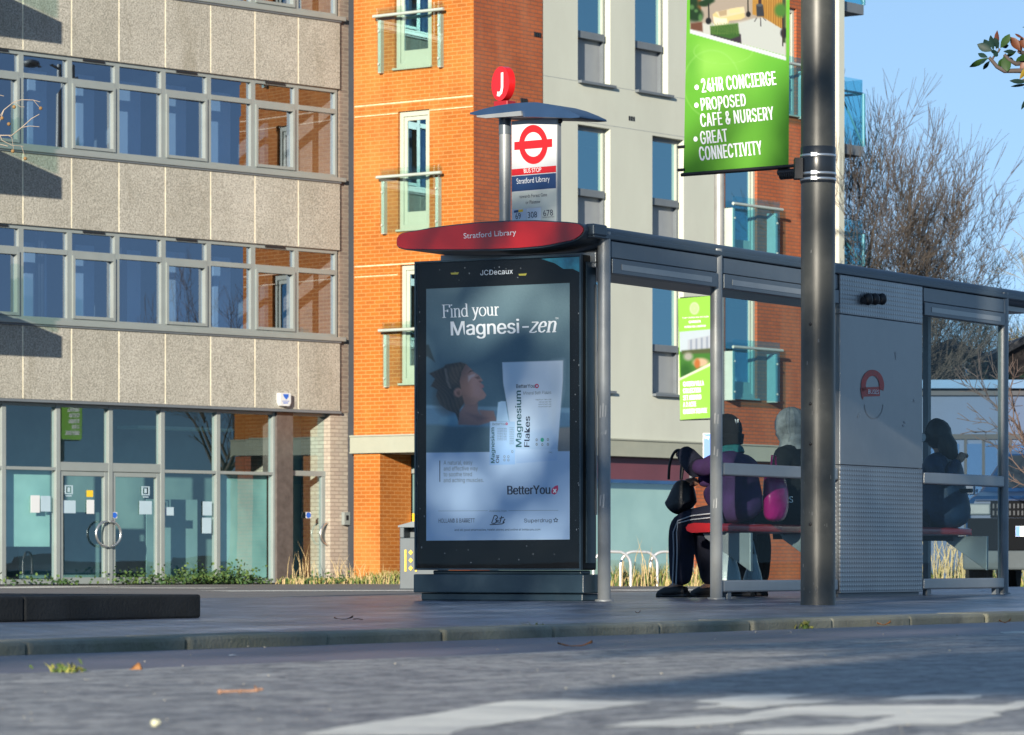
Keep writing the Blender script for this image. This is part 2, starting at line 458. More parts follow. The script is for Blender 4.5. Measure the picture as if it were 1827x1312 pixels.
M['metal_bal'] = mat('balcony_metal', (0.45, 0.52, 0.48), 0.45, metal=0.3, var=0.06)
M['white'] = mat('white_plastic', (0.6, 0.62, 0.64), 0.5, var=0.03)
M['paper'] = mat('paper', (0.36, 0.48, 0.56), 0.8, var=0.04)
M['blue'] = mat('blue_print', (0.02, 0.12, 0.55), 0.5, var=0.05)
M['yellow'] = mat('yellow_print', (0.75, 0.5, 0.03), 0.5, var=0.05)
M['black'] = mat('black', (0.012, 0.012, 0.014), 0.5)

t = NT('pebbledash')
geo = t.new('ShaderNodeNewGeometry')
n1 = t.noise(38, 3, 0.7); n2 = t.noise(0.9, 6, 0.65); n3 = t.noise(2.2, 6, 0.7, stretch=(1, 1, 0.3))
c = t.ramp(n1, 0.36, 0.64, (0.24, 0.232, 0.205), (0.58, 0.56, 0.50))
isl = t.ramp(geo.outputs['Random Per Island'], 0, 1, (0.82, 0.82, 0.80), (1, 1, 1))
c = t.mixc(0.85, c, isl, 'MULTIPLY')
c = t.mixc(0.45, c, t.ramp(n2, 0.3, 0.7, (0.55, 0.55, 0.52), (1, 1, 1)), 'MULTIPLY')
mm = t.new('ShaderNodeMath', operation='MULTIPLY'); t.link(t.ramp(n3, 0.55, 0.8), mm.inputs[0]); mm.inputs[1].default_value = 0.6
c = t.mixc(mm.outputs[0], c, (0.17, 0.155, 0.11))
t.link(c, t.p.inputs['Base Color']); t.p.inputs['Roughness'].default_value = 0.95; t.bump(n1, 0.6, 0.012)
M['pebbledash'] = t.m
M['joint'] = mat('pale_joint', (0.80, 0.74, 0.56), 0.9)

# ground materials
t = NT('asphalt_far'); n = t.noise(30, 4, 0.7); n2 = t.noise(0.35, 4)
c = t.mixc(0.5, t.ramp(n, 0.3, 0.7, (0.10, 0.10, 0.105), (0.21, 0.205, 0.20)), t.ramp(n2, 0.3, 0.7, (0.5, 0.5, 0.5), (1, 1, 1)), 'MULTIPLY')
t.link(c, t.p.inputs['Base Color']); t.p.inputs['Roughness'].default_value = 0.9
M['asphalt_far'] = t.m

def setts(name, ang, c1, c2, mortar, w, h, ms, rough, bump, streak=0.5, spec=0.5, st4=(1.3, .45, 1)):
    t = NT(name)
    tc = t.new('ShaderNodeTexCoord'); mp = t.new('ShaderNodeMapping'); mp.inputs['Rotation'].default_value = (0, 0, ang)
    t.link(tc.outputs['Object'], mp.inputs[0])
    b = t.new('ShaderNodeTexBrick'); t.link(mp.outputs[0], b.inputs['Vector'])
    b.inputs['Scale'].default_value = 1; b.inputs['Brick Width'].default_value = w; b.inputs['Row Height'].default_value = h
    b.inputs['Mortar Size'].default_value = ms; b.inputs['Mortar Smooth'].default_value = 0.4
    b.inputs['Color1'].default_value = (*c1, 1); b.inputs['Color2'].default_value = (*c2, 1); b.inputs['Mortar'].default_value = (*mortar, 1)
    n1 = t.noise(1.3, 7, 0.65); n2 = t.noise(14, 5, 0.7); n3 = t.noise(110, 3, 0.8)
    col = t.mixc(streak, b.outputs['Color'], t.ramp(n1, 0.3, 0.72, (0.35, 0.36, 0.4), (1, 1, 1)), 'MULTIPLY')
    col = t.mixc(0.4, col, t.ramp(n2, 0.3, 0.7, (0.5, 0.5, 0.5), (1, 1, 1)), 'MULTIPLY')
    n4 = t.noise(1.0, 6, 0.75, stretch=st4); n5 = t.noise(1.0, 5, 0.7, stretch=(st4[0] * 3.1, st4[1] * 2.7, 1))
    col = t.mixc(0.8, col, t.ramp(n4, 0.36, 0.62, (0.42, 0.43, 0.46), (1, 1, 1)), 'MULTIPLY')
    col = t.mixc(0.75, col, t.ramp(n5, 0.40, 0.52, (0.30, 0.30, 0.32), (1, 1, 1)), 'MULTIPLY')
    col = t.mixc(0.7, col, t.ramp(n3, 0.38, 0.62, (0.45, 0.45, 0.45), (1.0, 1.0, 1.0)), 'MULTIPLY')
    t.link(col, t.p.inputs['Base Color'])
    rr = t.new('ShaderNodeMapRange'); t.link(n1, rr.inputs[0]); rr.inputs[3].default_value = rough - 0.12; rr.inputs[4].default_value = rough + 0.12
    t.link(rr.outputs[0], t.p.inputs['Roughness']); t.p.inputs['Specular IOR Level'].default_value = spec
    a = t.new('ShaderNodeMath', operation='MULTIPLY_ADD'); t.link(b.outputs['Fac'], a.inputs[0]); a.inputs[1].default_value = -1.0; t.link(n4, a.inputs[2])
    t.bump(a.outputs[0], bump, 0.006)
    return t.m
ANG_S = math.atan2(0.8628, 0.5055)
M['paving'] = setts('paving', -ANG_S, (0.52, 0.58, 0.70), (0.27, 0.30, 0.37), (0.05, 0.05, 0.055), 0.21, 0.105, 0.009, 0.36, 0.9, spec=0.8, st4=(1.1, .35, 1))
M['road_setts'] = setts('road_setts', -ANG_S, (0.74, 0.72, 0.67), (0.56, 0.55, 0.53), (0.12, 0.12, 0.12), 0.42, 0.21, 0.007, 0.6, 0.6, st4=(5.0, 3.2, 1))
M['channel'] = mat('channel_asphalt', (0.12, 0.11, 0.135), 0.42, var=0.35, scale=1.6, bump=0.4, bscale=140, dirt=(0.15, 0.13, 0.13), damt=0.5)
M['kerb'] = mat('kerb_granite', (0.26, 0.255, 0.20), 0.75, var=0.35, scale=5, bump=0.6, bscale=60, dirt=(0.07, 0.08, 0.03), dscale=2.5, damt=0.7)
M['block'] = mat('dark_granite', (0.024, 0.027, 0.03), 0.85, spec=0.2, var=0.35, scale=2.2, bump=0.4, bscale=60, dirt=(0.02, 0.02, 0.018), dscale=2, damt=0.8)
M['pale_mark'] = mat('pale_mark_finish', (0.74, 0.73, 0.66), 0.7, var=0.15, scale=5, bump=0.4, bscale=90, dirt=(0.40, 0.40, 0.39), dscale=3, damt=0.8)

# ================================================================== setting
P1 = Vector((0.639, 26.81))
S = Frame(P1, (0.5055, 0.8628))          # long side of the bus shelter
E = Frame(P1, (0.8628, -0.5055))         # its end that faces us
def st(tt, ss, z=0.0):
    """shelter coordinates: tt along the kerb, ss away from the near road"""
    p = P1 + S.a * tt - S.n * ss
    return Vector((p.x, p.y, z))
def slab(name, t0, t1, s0, s1, z0, z1, m, bevel=0):
    mb = MB(); mb.fbox(S, t0, t1, z0, z1, -s0, -s1); o = mb.build(name, m, None, bevel); tag(o, kind='structure'); return o
mb = MB(); mb.add([(-2500, -2500, -0.148), (2500, -2500, -0.148), (2500, 2500, -0.148), (-2500, 2500, -0.148)], [(0, 1, 2, 3)])
tag(mb.build('ground', M['asphalt_far']), kind='structure')
slab('pavement', -60, 80, -4.62, 3.7, -0.16, 0.0, M['paving'])
slab('road', -90, 90, -60, -6.32, -0.15, -0.040, M['road_setts'])
slab('road_channel', -90, 90, -6.32, -4.97, -0.15, -0.043, M['channel'])
mb = MB(); tt = -30.0; k = 0
while tt < 60:
    w = 0.9 + 0.05 * math.sin(k * 1.7)
    j = 0.006 * math.sin(k * 2.3)
    mb.fbox(S, tt, tt + w - 0.014, -0.14, 0.002 + j * 0.3, 4.92 + j, 4.62)
    tt += w; k += 1
tag(mb.build('kerb', M['kerb'], None, 0.014), kind='structure')
# pale ragged patches on the near road, and lane lines on the far road
def road_patch(mb, pts, z):
    vs = [ground(x, y, z) for x, y in pts]
    mb.add(vs, [tuple(range(len(vs)))])
patchpts = [
    [(530, 1312), (640, 1292), (760, 1276), (860, 1258), (905, 1251), (1010, 1249), (1100, 1251), (1165, 1253), (1090, 1262), (1010, 1272), (960, 1283), (900, 1290), (830, 1300), (800, 1312)],
    [(1070, 1298), (1110, 1290), (1180, 1285), (1240, 1279), (1330, 1275), (1400, 1262), (1450, 1259), (1560, 1258), (1700, 1258), (1780, 1258), (1827, 1250), (1900, 1244), (1900, 1253), (1827, 1262), (1770, 1272), (1790, 1276), (1740, 1286), (1700, 1294), (1600, 1294), (1560, 1301), (1500, 1312), (1310, 1312), (1330, 1304), (1420, 1298), (1520, 1294), (1560, 1286), (1600, 1277), (1520, 1279), (1420, 1276), (1360, 1284), (1290, 1291), (1210, 1297), (1130, 1297)],
    [(1228, 1252), (1270, 1247), (1330, 1240), (1400, 1239), (1450, 1240), (1400, 1246), (1440, 1249), (1505, 1250), (1440, 1256), (1370, 1260), (1345, 1264), (1300, 1262), (1235, 1264), (1290, 1256)],
    [(1570, 1249), (1610, 1243), (1680, 1241), (1750, 1240), (1740, 1247), (1690, 1248), (1620, 1250)],
    [(1670, 1312), (1760, 1308), (1860, 1306), (1860, 1312)],
    [(1785, 1128), (1827, 1126), (1900, 1122), (1900, 1126), (1827, 1130), (1790, 1131)],
]
mb = MB()
for pts in patchpts:
    # ragged outline
    out = []
    for i, (x, y) in enumerate(pts):
        x2, y2 = pts[(i + 1) % len(pts)]
        for k in range(4):
            q = k / 4; amp = 0 if k == 0 else 1
            out.append((x + (x2 - x) * q + amp * random.uniform(-5, 5), y + (y2 - y) * q + amp * random.uniform(-0.7, 0.7)))
    road_patch(mb, out, -0.0388)
tag(mb.build('pale_road_mark', M['pale_mark']), kind='structure')
mb = MB()
def wline(p0, p1, w, z=-0.142):
    a = ground(*p0, z); b = ground(*p1, z); d = (b - a).normalized(); n = Vector((-d.y, d.x, 0)) * w
    mb.add([a - n, b - n, b + n, a + n], [(0, 1, 2, 3)])
wline((-60, 1049.5), (165, 1046.5), 0.9); wline((190, 1049), (405, 1049.5), 0.7); wline((380, 1054.8), (760, 1053.6), 0.8); wline((1080, 1053.5), (1290, 1052.5), 0.8)
tag(mb.build('pale_road_mark', M['pale_mark']), kind='structure')

# ================================================================== office building on the left
O = Frame((-0.0443 * 75, 75.0), (0.69, 0.723))
zO = lambda y: HC + (YH - y) / F * 75.0
ob = empty('office_building', (O.pt(-5, 0).x, O.pt(-5, 0).y, -0.148), 'grey pebbledash office block with ribbon windows beside the orange brick flats', 'office building')
W_ = 1.126; NM = 14
heads = [zO(447), zO(159.5), zO(159.5) + 3.12]; sills = [zO(605), zO(320.5), zO(320.5) + 3.12]
SOFF = zO(734)
bands = [(SOFF, sills[0] - 0.05), (heads[0], sills[1] - 0.05), (heads[1], sills[2] - 0.05), (heads[2], heads[2] + 1.3)]
for z0, z1 in bands:
    mb = MB()
    for k in range(NM):
        mb.fbox(O, -(k + 1) * W_ + 0.013, -k * W_ - 0.013, z0, z1, -0.10, 0.0)
    mb.build('wall_panel', M['pebbledash'], ob, 0.006)
mb = MB()
for z0, z1 in bands: mb.fbox(O, -NM * W_, -0.02, z0 + 0.01, z1 - 0.01, -0.22, -0.004)
mb.build('joint_backing', M['joint'], ob)
# brick pier that ends the block
mb = MB(); mb.fbox(O, 0.004, 0.29, SOFF - 0.02, 14.0, -4.0, -0.045); mb.build('brick_pier', M['brown_brick'], ob)
mb = MB(); mb.fbox(O, -0.22, 0.285, -0.148, SOFF - 0.022, -4.0, -0.06); mb.build('brick_pier', M['pale_brick'], ob)
# rooms
mb = MB()
mb.fbox(O, -NM * W_, 0, -0.14, 14, -4.4, -4.2)
for z0, z1 in bands: mb.fbox(O, -NM * W_, 0, (z0 + z1) / 2 - 0.15, (z0 + z1) / 2 + 0.15, -4.2, -0.23)
for k in range(0, NM, 3): mb.fbox(O, -k * W_ - 0.9, -k * W_ - 0.8, SOFF, 14, -4.2, -1.2)
mb.build('interior', M['room'], ob)
mb = MB()  # pale upright panels just behind the panes
for r in range(3):
    for k in range(NM):
        if k in (0, 1) : continue
        w = 0.42 + 0.2 * random.random(); u1 = -k * W_ - 0.1
        mb.fbox(O, u1 - w, u1, sills[r] + 0.1, heads[r] - (0.22 if k % 2 else 0.25), -0.62, -0.58)
mb.build('pale_panel', M['pale_panel'], ob)
mb = MB()
for u_, r, w in ((-4 * W_ - 1.0, 0, .42), (-8 * W_ - .8, 1, .3), (-6 * W_ - .5, 0, .2)):
    for k in range(5): mb.fbox(O, u_ + k * w / 5, u_ + (k + .8) * w / 5, sills[r] + .05, heads[r] - .05, -.42, -.39 + .02 * (k % 2))
mb.build('curtain', M['dark'], ob)
mb = MB()   # sill
for r in range(3):
    mb.fbox(O, -NM * W_, 0.10, sills[r] - 0.05, sills[r] + 0.03, -0.12, 0.055)
    mb.fbox(O, -NM * W_, 0.0, sills[r] - 0.085, sills[r] - 0.052, -0.02, 0.03, 1)
mb.build('window_sill', [M['frame_grey'], M['frame_dark']], ob, 0.008)
mb = MB(); mb.fbox(O, -NM * W_, 0.004, SOFF - 0.05, SOFF - 0.003, -0.3, 0.02); mb.build('soffit_trim', M['frame_dark'], ob)
for r in range(3):
    z0, z1 = sills[r] + 0.03, heads[r]; zt = z1 - 0.44
    for k in range(NM):
        if r == 2 and k > 8: continue
        u1 = -k * W_ - (0.045 if k == 0 else 0.0); u0 = -(k + 1) * W_
        mb = MB(); D0, D1 = -0.14, -0.05
        mb.fbox(O, u0, u0 + 0.055, z0, z1, D0, D1); mb.fbox(O, u1 - 0.055, u1, z0, z1, D0, D1)
        mb.fbox(O, u0 + 0.055, u1 - 0.055, z1 - 0.07, z1, D0, D1); mb.fbox(O, u0 + 0.055, u1 - 0.055, z0, z0 + 0.06, D0, D1)
        mb.fbox(O, u0 + 0.055, u1 - 0.055, zt - 0.04, zt + 0.05, D0, D1 + 0.004)
        if k % 2 == 1:
            a, b = u0 + 0.056, u1 - 0.056; c0, c1 = z0 + 0.061, zt - 0.041
            e = 0.055
            mb.fbox(O, a, a + e, c0, c1, D0, D1 + 0.03); mb.fbox(O, b - e, b, c0, c1, D0, D1 + 0.03)
            mb.fbox(O, a + e, b - e, c0, c0 + e, D0, D1 + 0.028); mb.fbox(O, a + e, b - e, c1 - e, c1, D0, D1 + 0.028)
            mb.fbox(O, a + 0.25, b - 0.25, z1 - 0.055, z1 - 0.022, D1, D1 + 0.02, 1)
        w = mb.build('window', [M['frame_grey'], M['black']], ob)
        mb = MB(); a, b = u0 + 0.05, u1 - 0.05
        tw = 0.004 * math.sin(k * 3.1 + r * 1.7)
        for za, zb in ((z0 + 0.05, zt - 0.03), (zt + 0.04, z1 - 0.06)):
            mb.add([O.pt(a, za, -0.115 + tw), O.pt(b, za, -0.115 - tw), O.pt(b, zb, -0.115 - tw * 0.5), O.pt(a, zb, -0.115 + tw * 0.5)], [(0, 1, 2, 3)])
        mb.build('pane', M['win'], w)
# balconies at the far left end; they throw the stepped shadows on the wall
for y in (640, 357, 80, -205):
    uS = O.u(112) - 1.87 * 1.5; zb = O.z(112, y) + 0.489 * 1.5
    mb = MB(); mb.fbox(O, uS - 2.6, uS, zb, zb + 0.40, 0.0, 1.5)
    b = mb.build('balcony', M['render'], ob, 0.01)
    mb = MB(); mb.fbox(O, uS - 2.6, uS - 0.03, zb + 0.45, zb + 1.4, 1.45, 1.47); mb.fbox(O, uS - 0.05, uS - 0.03, zb + 0.45, zb + 1.4, 0.02, 1.44)
    mb.build('balustrade', M['bal_glass'], b)
# shopfront
SG = -0.22
mx = [-260, -160, -75, 9 - 5, 101, 194.6, 287.5, 386.7, 487.4]
us = [O.u(x, SG) for x in mx]; zt = 1.93; zg = -0.13; ztop = SOFF - 0.05
mb = MB()
for i, u in enumerate(us):
    mb.fbox(O, u - 0.05, u + 0.05, zg, ztop, SG - 0.08, SG + 0.05)
for i in range(len(us) - 1):
    mb.fbox(O, us[i] + 0.05, us[i + 1] - 0.05, ztop - 0.06, ztop, SG - 0.08, SG + 0.04)
    mb.fbox(O, us[i] + 0.05, us[i + 1] - 0.05, zt, zt + (0.16 if mx[i] in (101, 194.6) else 0.06), SG - 0.08, SG + 0.045)
    if mx[i] not in (101, 194.6): mb.fbox(O, us[i] + 0.05, us[i + 1] - 0.05, zg, zg + 0.09, SG - 0.08, SG + 0.04)
mb.build('shopfront_frame', M['frame_grey'], ob, 0.006)
mb = MB()
for i in range(len(us) - 1):
    a, b = us[i] + 0.05, us[i + 1] - 0.05
    mb.add([O.pt(a, zt + 0.06, SG - 0.02), O.pt(b, zt + 0.06, SG - 0.025), O.pt(b, ztop - 0.06, SG - 0.02), O.pt(a, ztop - 0.06, SG - 0.02)], [(0, 1, 2, 3)])
    if mx[i] not in (101, 194.6):
        mb.add([O.pt(a, zg + 0.09, SG - 0.02), O.pt(b, zg + 0.09, SG - 0.02), O.pt(b, zt, SG - 0.018), O.pt(a, zt, SG - 0.02)], [(0, 1, 2, 3)])
mb.build('shop_pane', M['shop_glass'], ob)
# frosted film and dim display behind the glass
t = NT('frosted_film'); n = t.noise(0.8, 3)
t.link(t.ramp(n, 0.3, 0.7, (0.16, 0.30, 0.29), (0.34, 0.55, 0.50)), t.p.inputs['Base Color']); t.p.inputs['Roughness'].default_value = 0.7
M['film'] = t.m
t = NT('dim_shop'); n = t.noise(0.6, 4)
t.link(t.ramp(n, 0.3, 0.7, (0.05, 0.105, 0.115), (0.17, 0.27, 0.26)), t.p.inputs['Base Color']); t.p.inputs['Roughness'].default_value = 0.8
M['dim'] = t.m
mb = MB()
mb.fbox(O, us[0], us[4] - 0.06, 0.55, zt, SG - 0.14, SG - 0.12, 0)
mb.fbox(O, us[7] + 0.06, us[8] - 0.06, zg + 0.1, zt, SG - 0.14, SG - 0.12, 0)
mb.fbox(O, us[6] + 0.06, us[7] - 0.06, zg + 0.1, 1.45, SG - 0.5, SG - 0.48, 1)
mb.fbox(O, us[4] + 0.1, us[6] - 0.1, zg + 0.1, 1.2, SG - 1.2, SG - 1.18, 1)
mb.fbox(O, us[6] + 0.3, us[8] - 0.1, ztop - .35, ztop - .3, SG - 1.6, SG - 1.0, 0)
mb.build('window_film', [M['film'], M['dim']], ob)
mb = MB(); mb.fbox(O, -NM * W_, 0, zg, ztop + 0.1, -2.6, -2.5); mb.fbox(O, -NM * W_, 0, -0.146, zg, -2.5, SG - 0.09); mb.build('shop_interior', M['dim'], ob)
# double doors
for i in (4, 5):
    a, b = us[i] + 0.055, us[i + 1] - 0.055
    mb = MB(); e = 0.075
    mb.fbox(O, a, a + e, zg, zt - 0.01, SG - 0.06, SG + 0.03); mb.fbox(O, b - e, b, zg, zt - 0.01, SG - 0.06, SG + 0.03)
    mb.fbox(O, a + e, b - e, zt - 0.09, zt - 0.01, SG - 0.06, SG + 0.028); mb.fbox(O, a + e, b - e, zg, zg + 0.12, SG - 0.06, SG + 0.028)
    dr = mb.build('door', M['frame_grey'], ob, 0.005)
    mb = MB(); mb.add([O.pt(a + e, zg + .12, SG - .02), O.pt(b - e, zg + .12, SG - .02), O.pt(b - e, zt - .09, SG - .02), O.pt(a + e, zt - .09, SG - .02)], [(0, 1, 2, 3)])
    mb.build('door_pane', M['shop_glass'], dr)
    # half-ring pull handles
    c = O.uz(193.5, 953, SG + 0.1); mb = MB(); sgn = 1 if i == 5 else -1
    off = 0.035 * sgn
    mb.tube([O.pt(c[0] + off + sgn * 0.26 * math.sin(q), c[1] + 0.23 * math.cos(q), SG + 0.10) for q in [math.pi * k / 16 for k in range(17)]], 0.022, 8)
    for q in (0.25, math.pi - 0.25):
        mb.tube([O.pt(c[0] + off + sgn * 0.26 * math.sin(q), c[1] + 0.23 * math.cos(q), SG + 0.10), O.pt(c[0] + off + sgn * 0.26 * math.sin(q), c[1] + 0.23 * math.cos(q), SG + 0.02)], 0.015, 6)
    mb.build('handle', M['steel'], dr)
# stone pilaster and single door at the right
uA, uB, uC, uD = O.u(494, SG + 0.1), O.u(523, SG + 0.1), O.u(523, SG), O.u(588, SG)
M['stone'] = mat('brown_polished_stone', (0.10, 0.085, 0.08), 0.25, var=0.2, scale=8)
mb = MB(); mb.fbox(O, uA, uB, zg, ztop, SG - 0.3, SG + 0.1); mb.build('pilaster', M['stone'], ob, 0.005)
mb = MB(); e = 0.07; b = uD - 0.02
mb.fbox(O, b - e, b, zg, ztop, SG - 0.06, SG + 0.03); mb.fbox(O, uB + 0.004, b - e, zt, zt + 0.1, SG - 0.06, SG + 0.03); mb.fbox(O, uB + 0.004, b - e, ztop - 0.06, ztop, SG - 0.06, SG + 0.03)
mb.fbox(O, b - 0.2, b - e, zg, zt, SG - 0.06, SG + 0.02)
dr = mb.build('door', M['frame_grey'], ob, 0.005)
mb = MB()
mb.add([O.pt(uB, zg, SG - .02), O.pt(b - e, zg, SG - .02), O.pt(b - e, zt, SG - .02), O.pt(uB, zt, SG - .02)], [(0, 1, 2, 3)])
mb.add([O.pt(uB, zt + .1, SG - .02), O.pt(b - e, zt + .1, SG - .02), O.pt(b - e, ztop - .06, SG - .02), O.pt(uB, ztop - .06, SG - .02)], [(0, 1, 2, 3)])
mb.build('door_pane', M['shop_glass'], dr)
c = O.uz(585, 953, SG + 0.1); mb = MB()
mb.tube([O.pt(c[0] - 0.2 * math.sin(q), c[1] + 0.21 * math.cos(q), SG + 0.10) for q in [math.pi * k / 16 for k in range(17)]], 0.02, 8)
mb.build('handle', M['steel'], dr)
mb = MB(); mb.fbox(O, uB + 0.01, uD, zg, ztop, -0.9, -0.88); mb.build('door_blind', M['dim'], ob)

# things on the office front
def sheet(name, x0, x1, y0, y1, d, m, label, cat, group=None, fr=O, th=0.006, parent=None):
    u0, z1 = fr.uz(x0, y0, d); u1, z0 = fr.uz(x1, y1, d)
    mb = MB(); mb.fbox(fr, u0, u1, z0, z1, d - th, d)
    o = mb.build(name, m, parent); 
    if label: tag(o, label, cat, group)
    return o, (u0, u1, z0, z1)
for x0, x1, y0, y1, m, lab in [
    (112, 135, 893, 916, 'paper', 'pale blue paper notice on the left leaf of the office double door'),
    (249, 271, 894, 918, 'paper', 'pale blue paper notice on the right leaf of the office double door'),
    (155, 168, 892, 917, 'white', 'narrow pinkish white paper strip stuck on the left door leaf'),
    (291, 310, 905, 920, 'paper', 'small wide blue notice just right of the double doors'),
    (362, 378, 895, 920, 'paper', 'upper sheet of the two stacked paper notices in the shop window'),
    (361, 377, 924, 952, 'paper', 'lower sheet of the two stacked paper notices in the shop window'),
    (55, 71, 884, 915, 'white', 'white paper notice in the frosted window, farther from the doors'),
    (73, 90, 885, 913, 'paper', 'white paper notice in the frosted window, next to the door frame')]:
    sheet('paper_notice', x0, x1, y0, y1, SG + 0.006, M[m], lab, 'notice', 'paper notices in the office windows')
o_, r_ = sheet('warning_sticker', 155, 166, 875, 887, SG + 0.006, M['yellow'], 'yellow warning sticker on the left leaf of the double door', 'sticker')
for x0, x1, y0, y1, lab in [(200, 209, 914, 925, 'round blue door sign on the double doors above the ring handles'), (546, 555, 914, 925, 'round blue door sign on the single glass door by the brick pier')]:
    o_, r_ = sheet('door_sign', x0, x1, y0, y1, SG + 0.038, M['white'], lab, 'door sign', 'blue door signs')
    mb = MB(); pxring(mb, O, SG + 0.041, ((x0 + x1) / 2, (y0 + y1) / 2), (4.2, 5), (0.01, 0.01)); mb.build('blue_disc', M['blue'], o_)
# door position stickers (pictograms) near the tops of the door leaves
for x0, y0, lab in [(116, 866, 'small pale pictogram sticker high on the left door leaf'), (253, 868, 'small pale pictogram sticker high on the right door leaf')]:
    mb = MB()
    for k, (a, b, c2, d2) in enumerate([(0, 14, 0, 2), (0, 2, 2, 14), (12, 14, 2, 14), (0, 14, 14, 16), (5, 9, 4, 12), (2, 12, 18, 20)]):
        u0, z1 = O.uz(x0 + a, y0 + c2, SG + .006); u1, z0 = O.uz(x0 + b, y0 + d2, SG + .006); mb.fbox(O, u0, u1, z0, z1, SG, SG + .006)
    tag(mb.build('pictogram_sticker', M['paper']), lab, 'sticker', 'pictogram stickers')
al = empty('alarm_box', O.pt(O.u(509), O.z(509, 725), 0.0), 'small white alarm box with a blue shield on the pebbledash wall', 'alarm box')
u0, z1 = O.uz(500, 701, 0.1); u1, z0 = O.uz(519, 725, 0.1)
mb = MB(); mb.prism([(u0, z0 + .06), (u0 + .04, z0), (u1 - .04, z0), (u1, z0 + .06), (u1, z1 - .02), (u1 - .02, z1), (u0 + .02, z1), (u0, z1 - .02)], O, 0.003, 0.1); mb.build('case', M['white'], al, 0.01)
mb = MB(); pxpoly(mb, O, 0.103, [(505, 703.5), (515, 703.5), (515, 708), (511, 713.5), (507, 709)])
pxpoly(mb, O, 0.103, [(503.5, 715.5), (516, 715.5), (516, 716.5), (503.5, 716.5)]); pxpoly(mb, O, 0.103, [(505.5, 718.5), (514, 718.5), (514, 720), (505.5, 720)])
mb.build('emblem', M['blue'], al)
ic = empty('intercom', O.pt(O.u(617), O.z(617, 938), 0), 'grey intercom panel on the brick pier beside the orange building', 'intercom')
u0, z1 = O.uz(613, 914, 0); u1, z0 = O.uz(624, 937, 0)
mb = MB(); mb.fbox(O, u0, u1, z0, z1, -0.058, 0.02); mb.build('case', M['frame_grey'], ic, 0.006)
mb = MB(); mb.fbox(O, u0 + 0.05, u1 - 0.05, z0 + 0.09, z1 - 0.06, 0.02, 0.024); mb.build('speaker_grille', M['black'], ic)

# ================================================================== orange and white block of flats
L = Frame((-0.0409 * 75, 75.0), (0.793, -0.609))
uc = L.u(845); Cn = L.O + L.a * uc
R = Frame((Cn.x, Cn.y), (0.609, 0.793))
ab = empty('apartment_building', (Cn.x, Cn.y, -0.148), 'block of flats in orange brick and white render with glass balconies', 'apartment building')
SL = [L.z(737, 757) + 0.13, L.z(737, 470), L.z(737, 181), L.z(737, 181) + 3.05, 15.3]    # floor levels 1..4
def wall_holes(mb, fr, u0, u1, z0, z1, holes, depth, m=0, d=0.0, back=None):
    U = sorted({u0, u1, *[h[0] for h in holes], *[h[1] for h in holes]}); Z = sorted({z0, z1, *[h[2] for h in holes], *[h[3] for h in holes]})
    U = [x for x in U if u0 <= x <= u1]; Z = [x for x in Z if z0 <= x <= z1]
    for i in range(len(U) - 1):
        for j in range(len(Z) - 1):
            cu, cz = (U[i] + U[i + 1]) / 2, (Z[j] + Z[j + 1]) / 2
            if any(h[0] < cu < h[1] and h[2] < cz < h[3] for h in holes): continue
            mb.add([fr.pt(U[i], Z[j], d), fr.pt(U[i + 1], Z[j], d), fr.pt(U[i + 1], Z[j + 1], d), fr.pt(U[i], Z[j + 1], d)], [(0, 1, 2, 3)], m)
    for a, b, c, e in holes:
        q = lambda u, z, dd: fr.pt(u, z, d + dd)
        mb.add([q(a, c, 0), q(a, e, 0), q(a, e, -depth), q(a, c, -depth)], [(0, 1, 2, 3)], m)
        mb.add([q(b, c, 0), q(b, c, -depth), q(b, e, -depth), q(b, e, 0)], [(0, 1, 2, 3)], m)
        mb.add([q(a, e, 0), q(b, e, 0), q(b, e, -depth), q(a, e, -depth)], [(0, 1, 2, 3)], m)
        mb.add([q(a, c, 0), q(a, c, -depth), q(b, c, -depth), q(b, c, 0)], [(0, 1, 2, 3)], m)
ZT = 15.5; ZB = L.z(740, 775)
uw0, uw1 = R.u(968), R.u(1291)
ub1 = R.u(1490)
ldoors = []
for i, (x0, x1) in enumerate([(714, 772), (710, 766), (704, 770), (704, 768)]):
    ldoors.append((L.u(x0), L.u(x1), SL[i] + 0.66, SL[i] + 2.93))
mb = MB(); mb.fbox(L, -0.8, -0.004, -0.148, ZT, -4, -0.10); mb.build('party_wall', M['dark'], ab)
mb = MB(); wall_holes(mb, L, 0, uc, ZB, ZT, ldoors, 0.12); mb.build('brick_wall', M['brick_sun_side'], ab)
mb = MB(); wall_holes(mb, R, 0, uw0, ZB, ZT, [], 0.12); mb.build('brick_wall', M['brick_shade_side'], ab)
wins = []
for i, cols in enumerate([[(1030, 1088), (1163, 1219)], [(1030, 1088), (1163, 1219)], [(1030, 1088), (1132, 1191), (1232, 1288)], [(1030, 1088), (1132, 1191)]]):
    for x0, x1 in cols: wins.append((R.u(x0), R.u(x1), SL[i] + 0.62, SL[i] + 2.86))
mb = MB(); wall_holes(mb, R, uw0, uw1, ZB, ZT, wins, 0.15, d=0.012)
zline = []
for i in range(1, 4):
    for dz in (0.60, -0.18):
        z = SL[i] + dz
        segs = [uw0]
        for h in sorted(wins):
            if h[2] - 0.02 < z < h[3]: segs += [h[0], h[1]]
        segs.append(uw1)
        for a, b in zip(segs[::2], segs[1::2]): mb.fbox(R, a, b, z - 0.004, z + 0.004, 0.012, 0.0145, 1)
mb.build('render_wall', [M['render'], M['panel_grey']], ab)
rdoors = [(R.u(1293.5), R.u(1351), SL[0] + 0.64, SL[0] + 2.9), (R.u(1293.5), R.u(1351), SL[1] + 0.64, SL[1] + 2.9), (R.u(1380), R.u(1421), SL[2] + 0.64, SL[2] + 2.9), (R.u(1380), R.u(1421), SL[3] + 0.64, SL[3] + 2.9)]
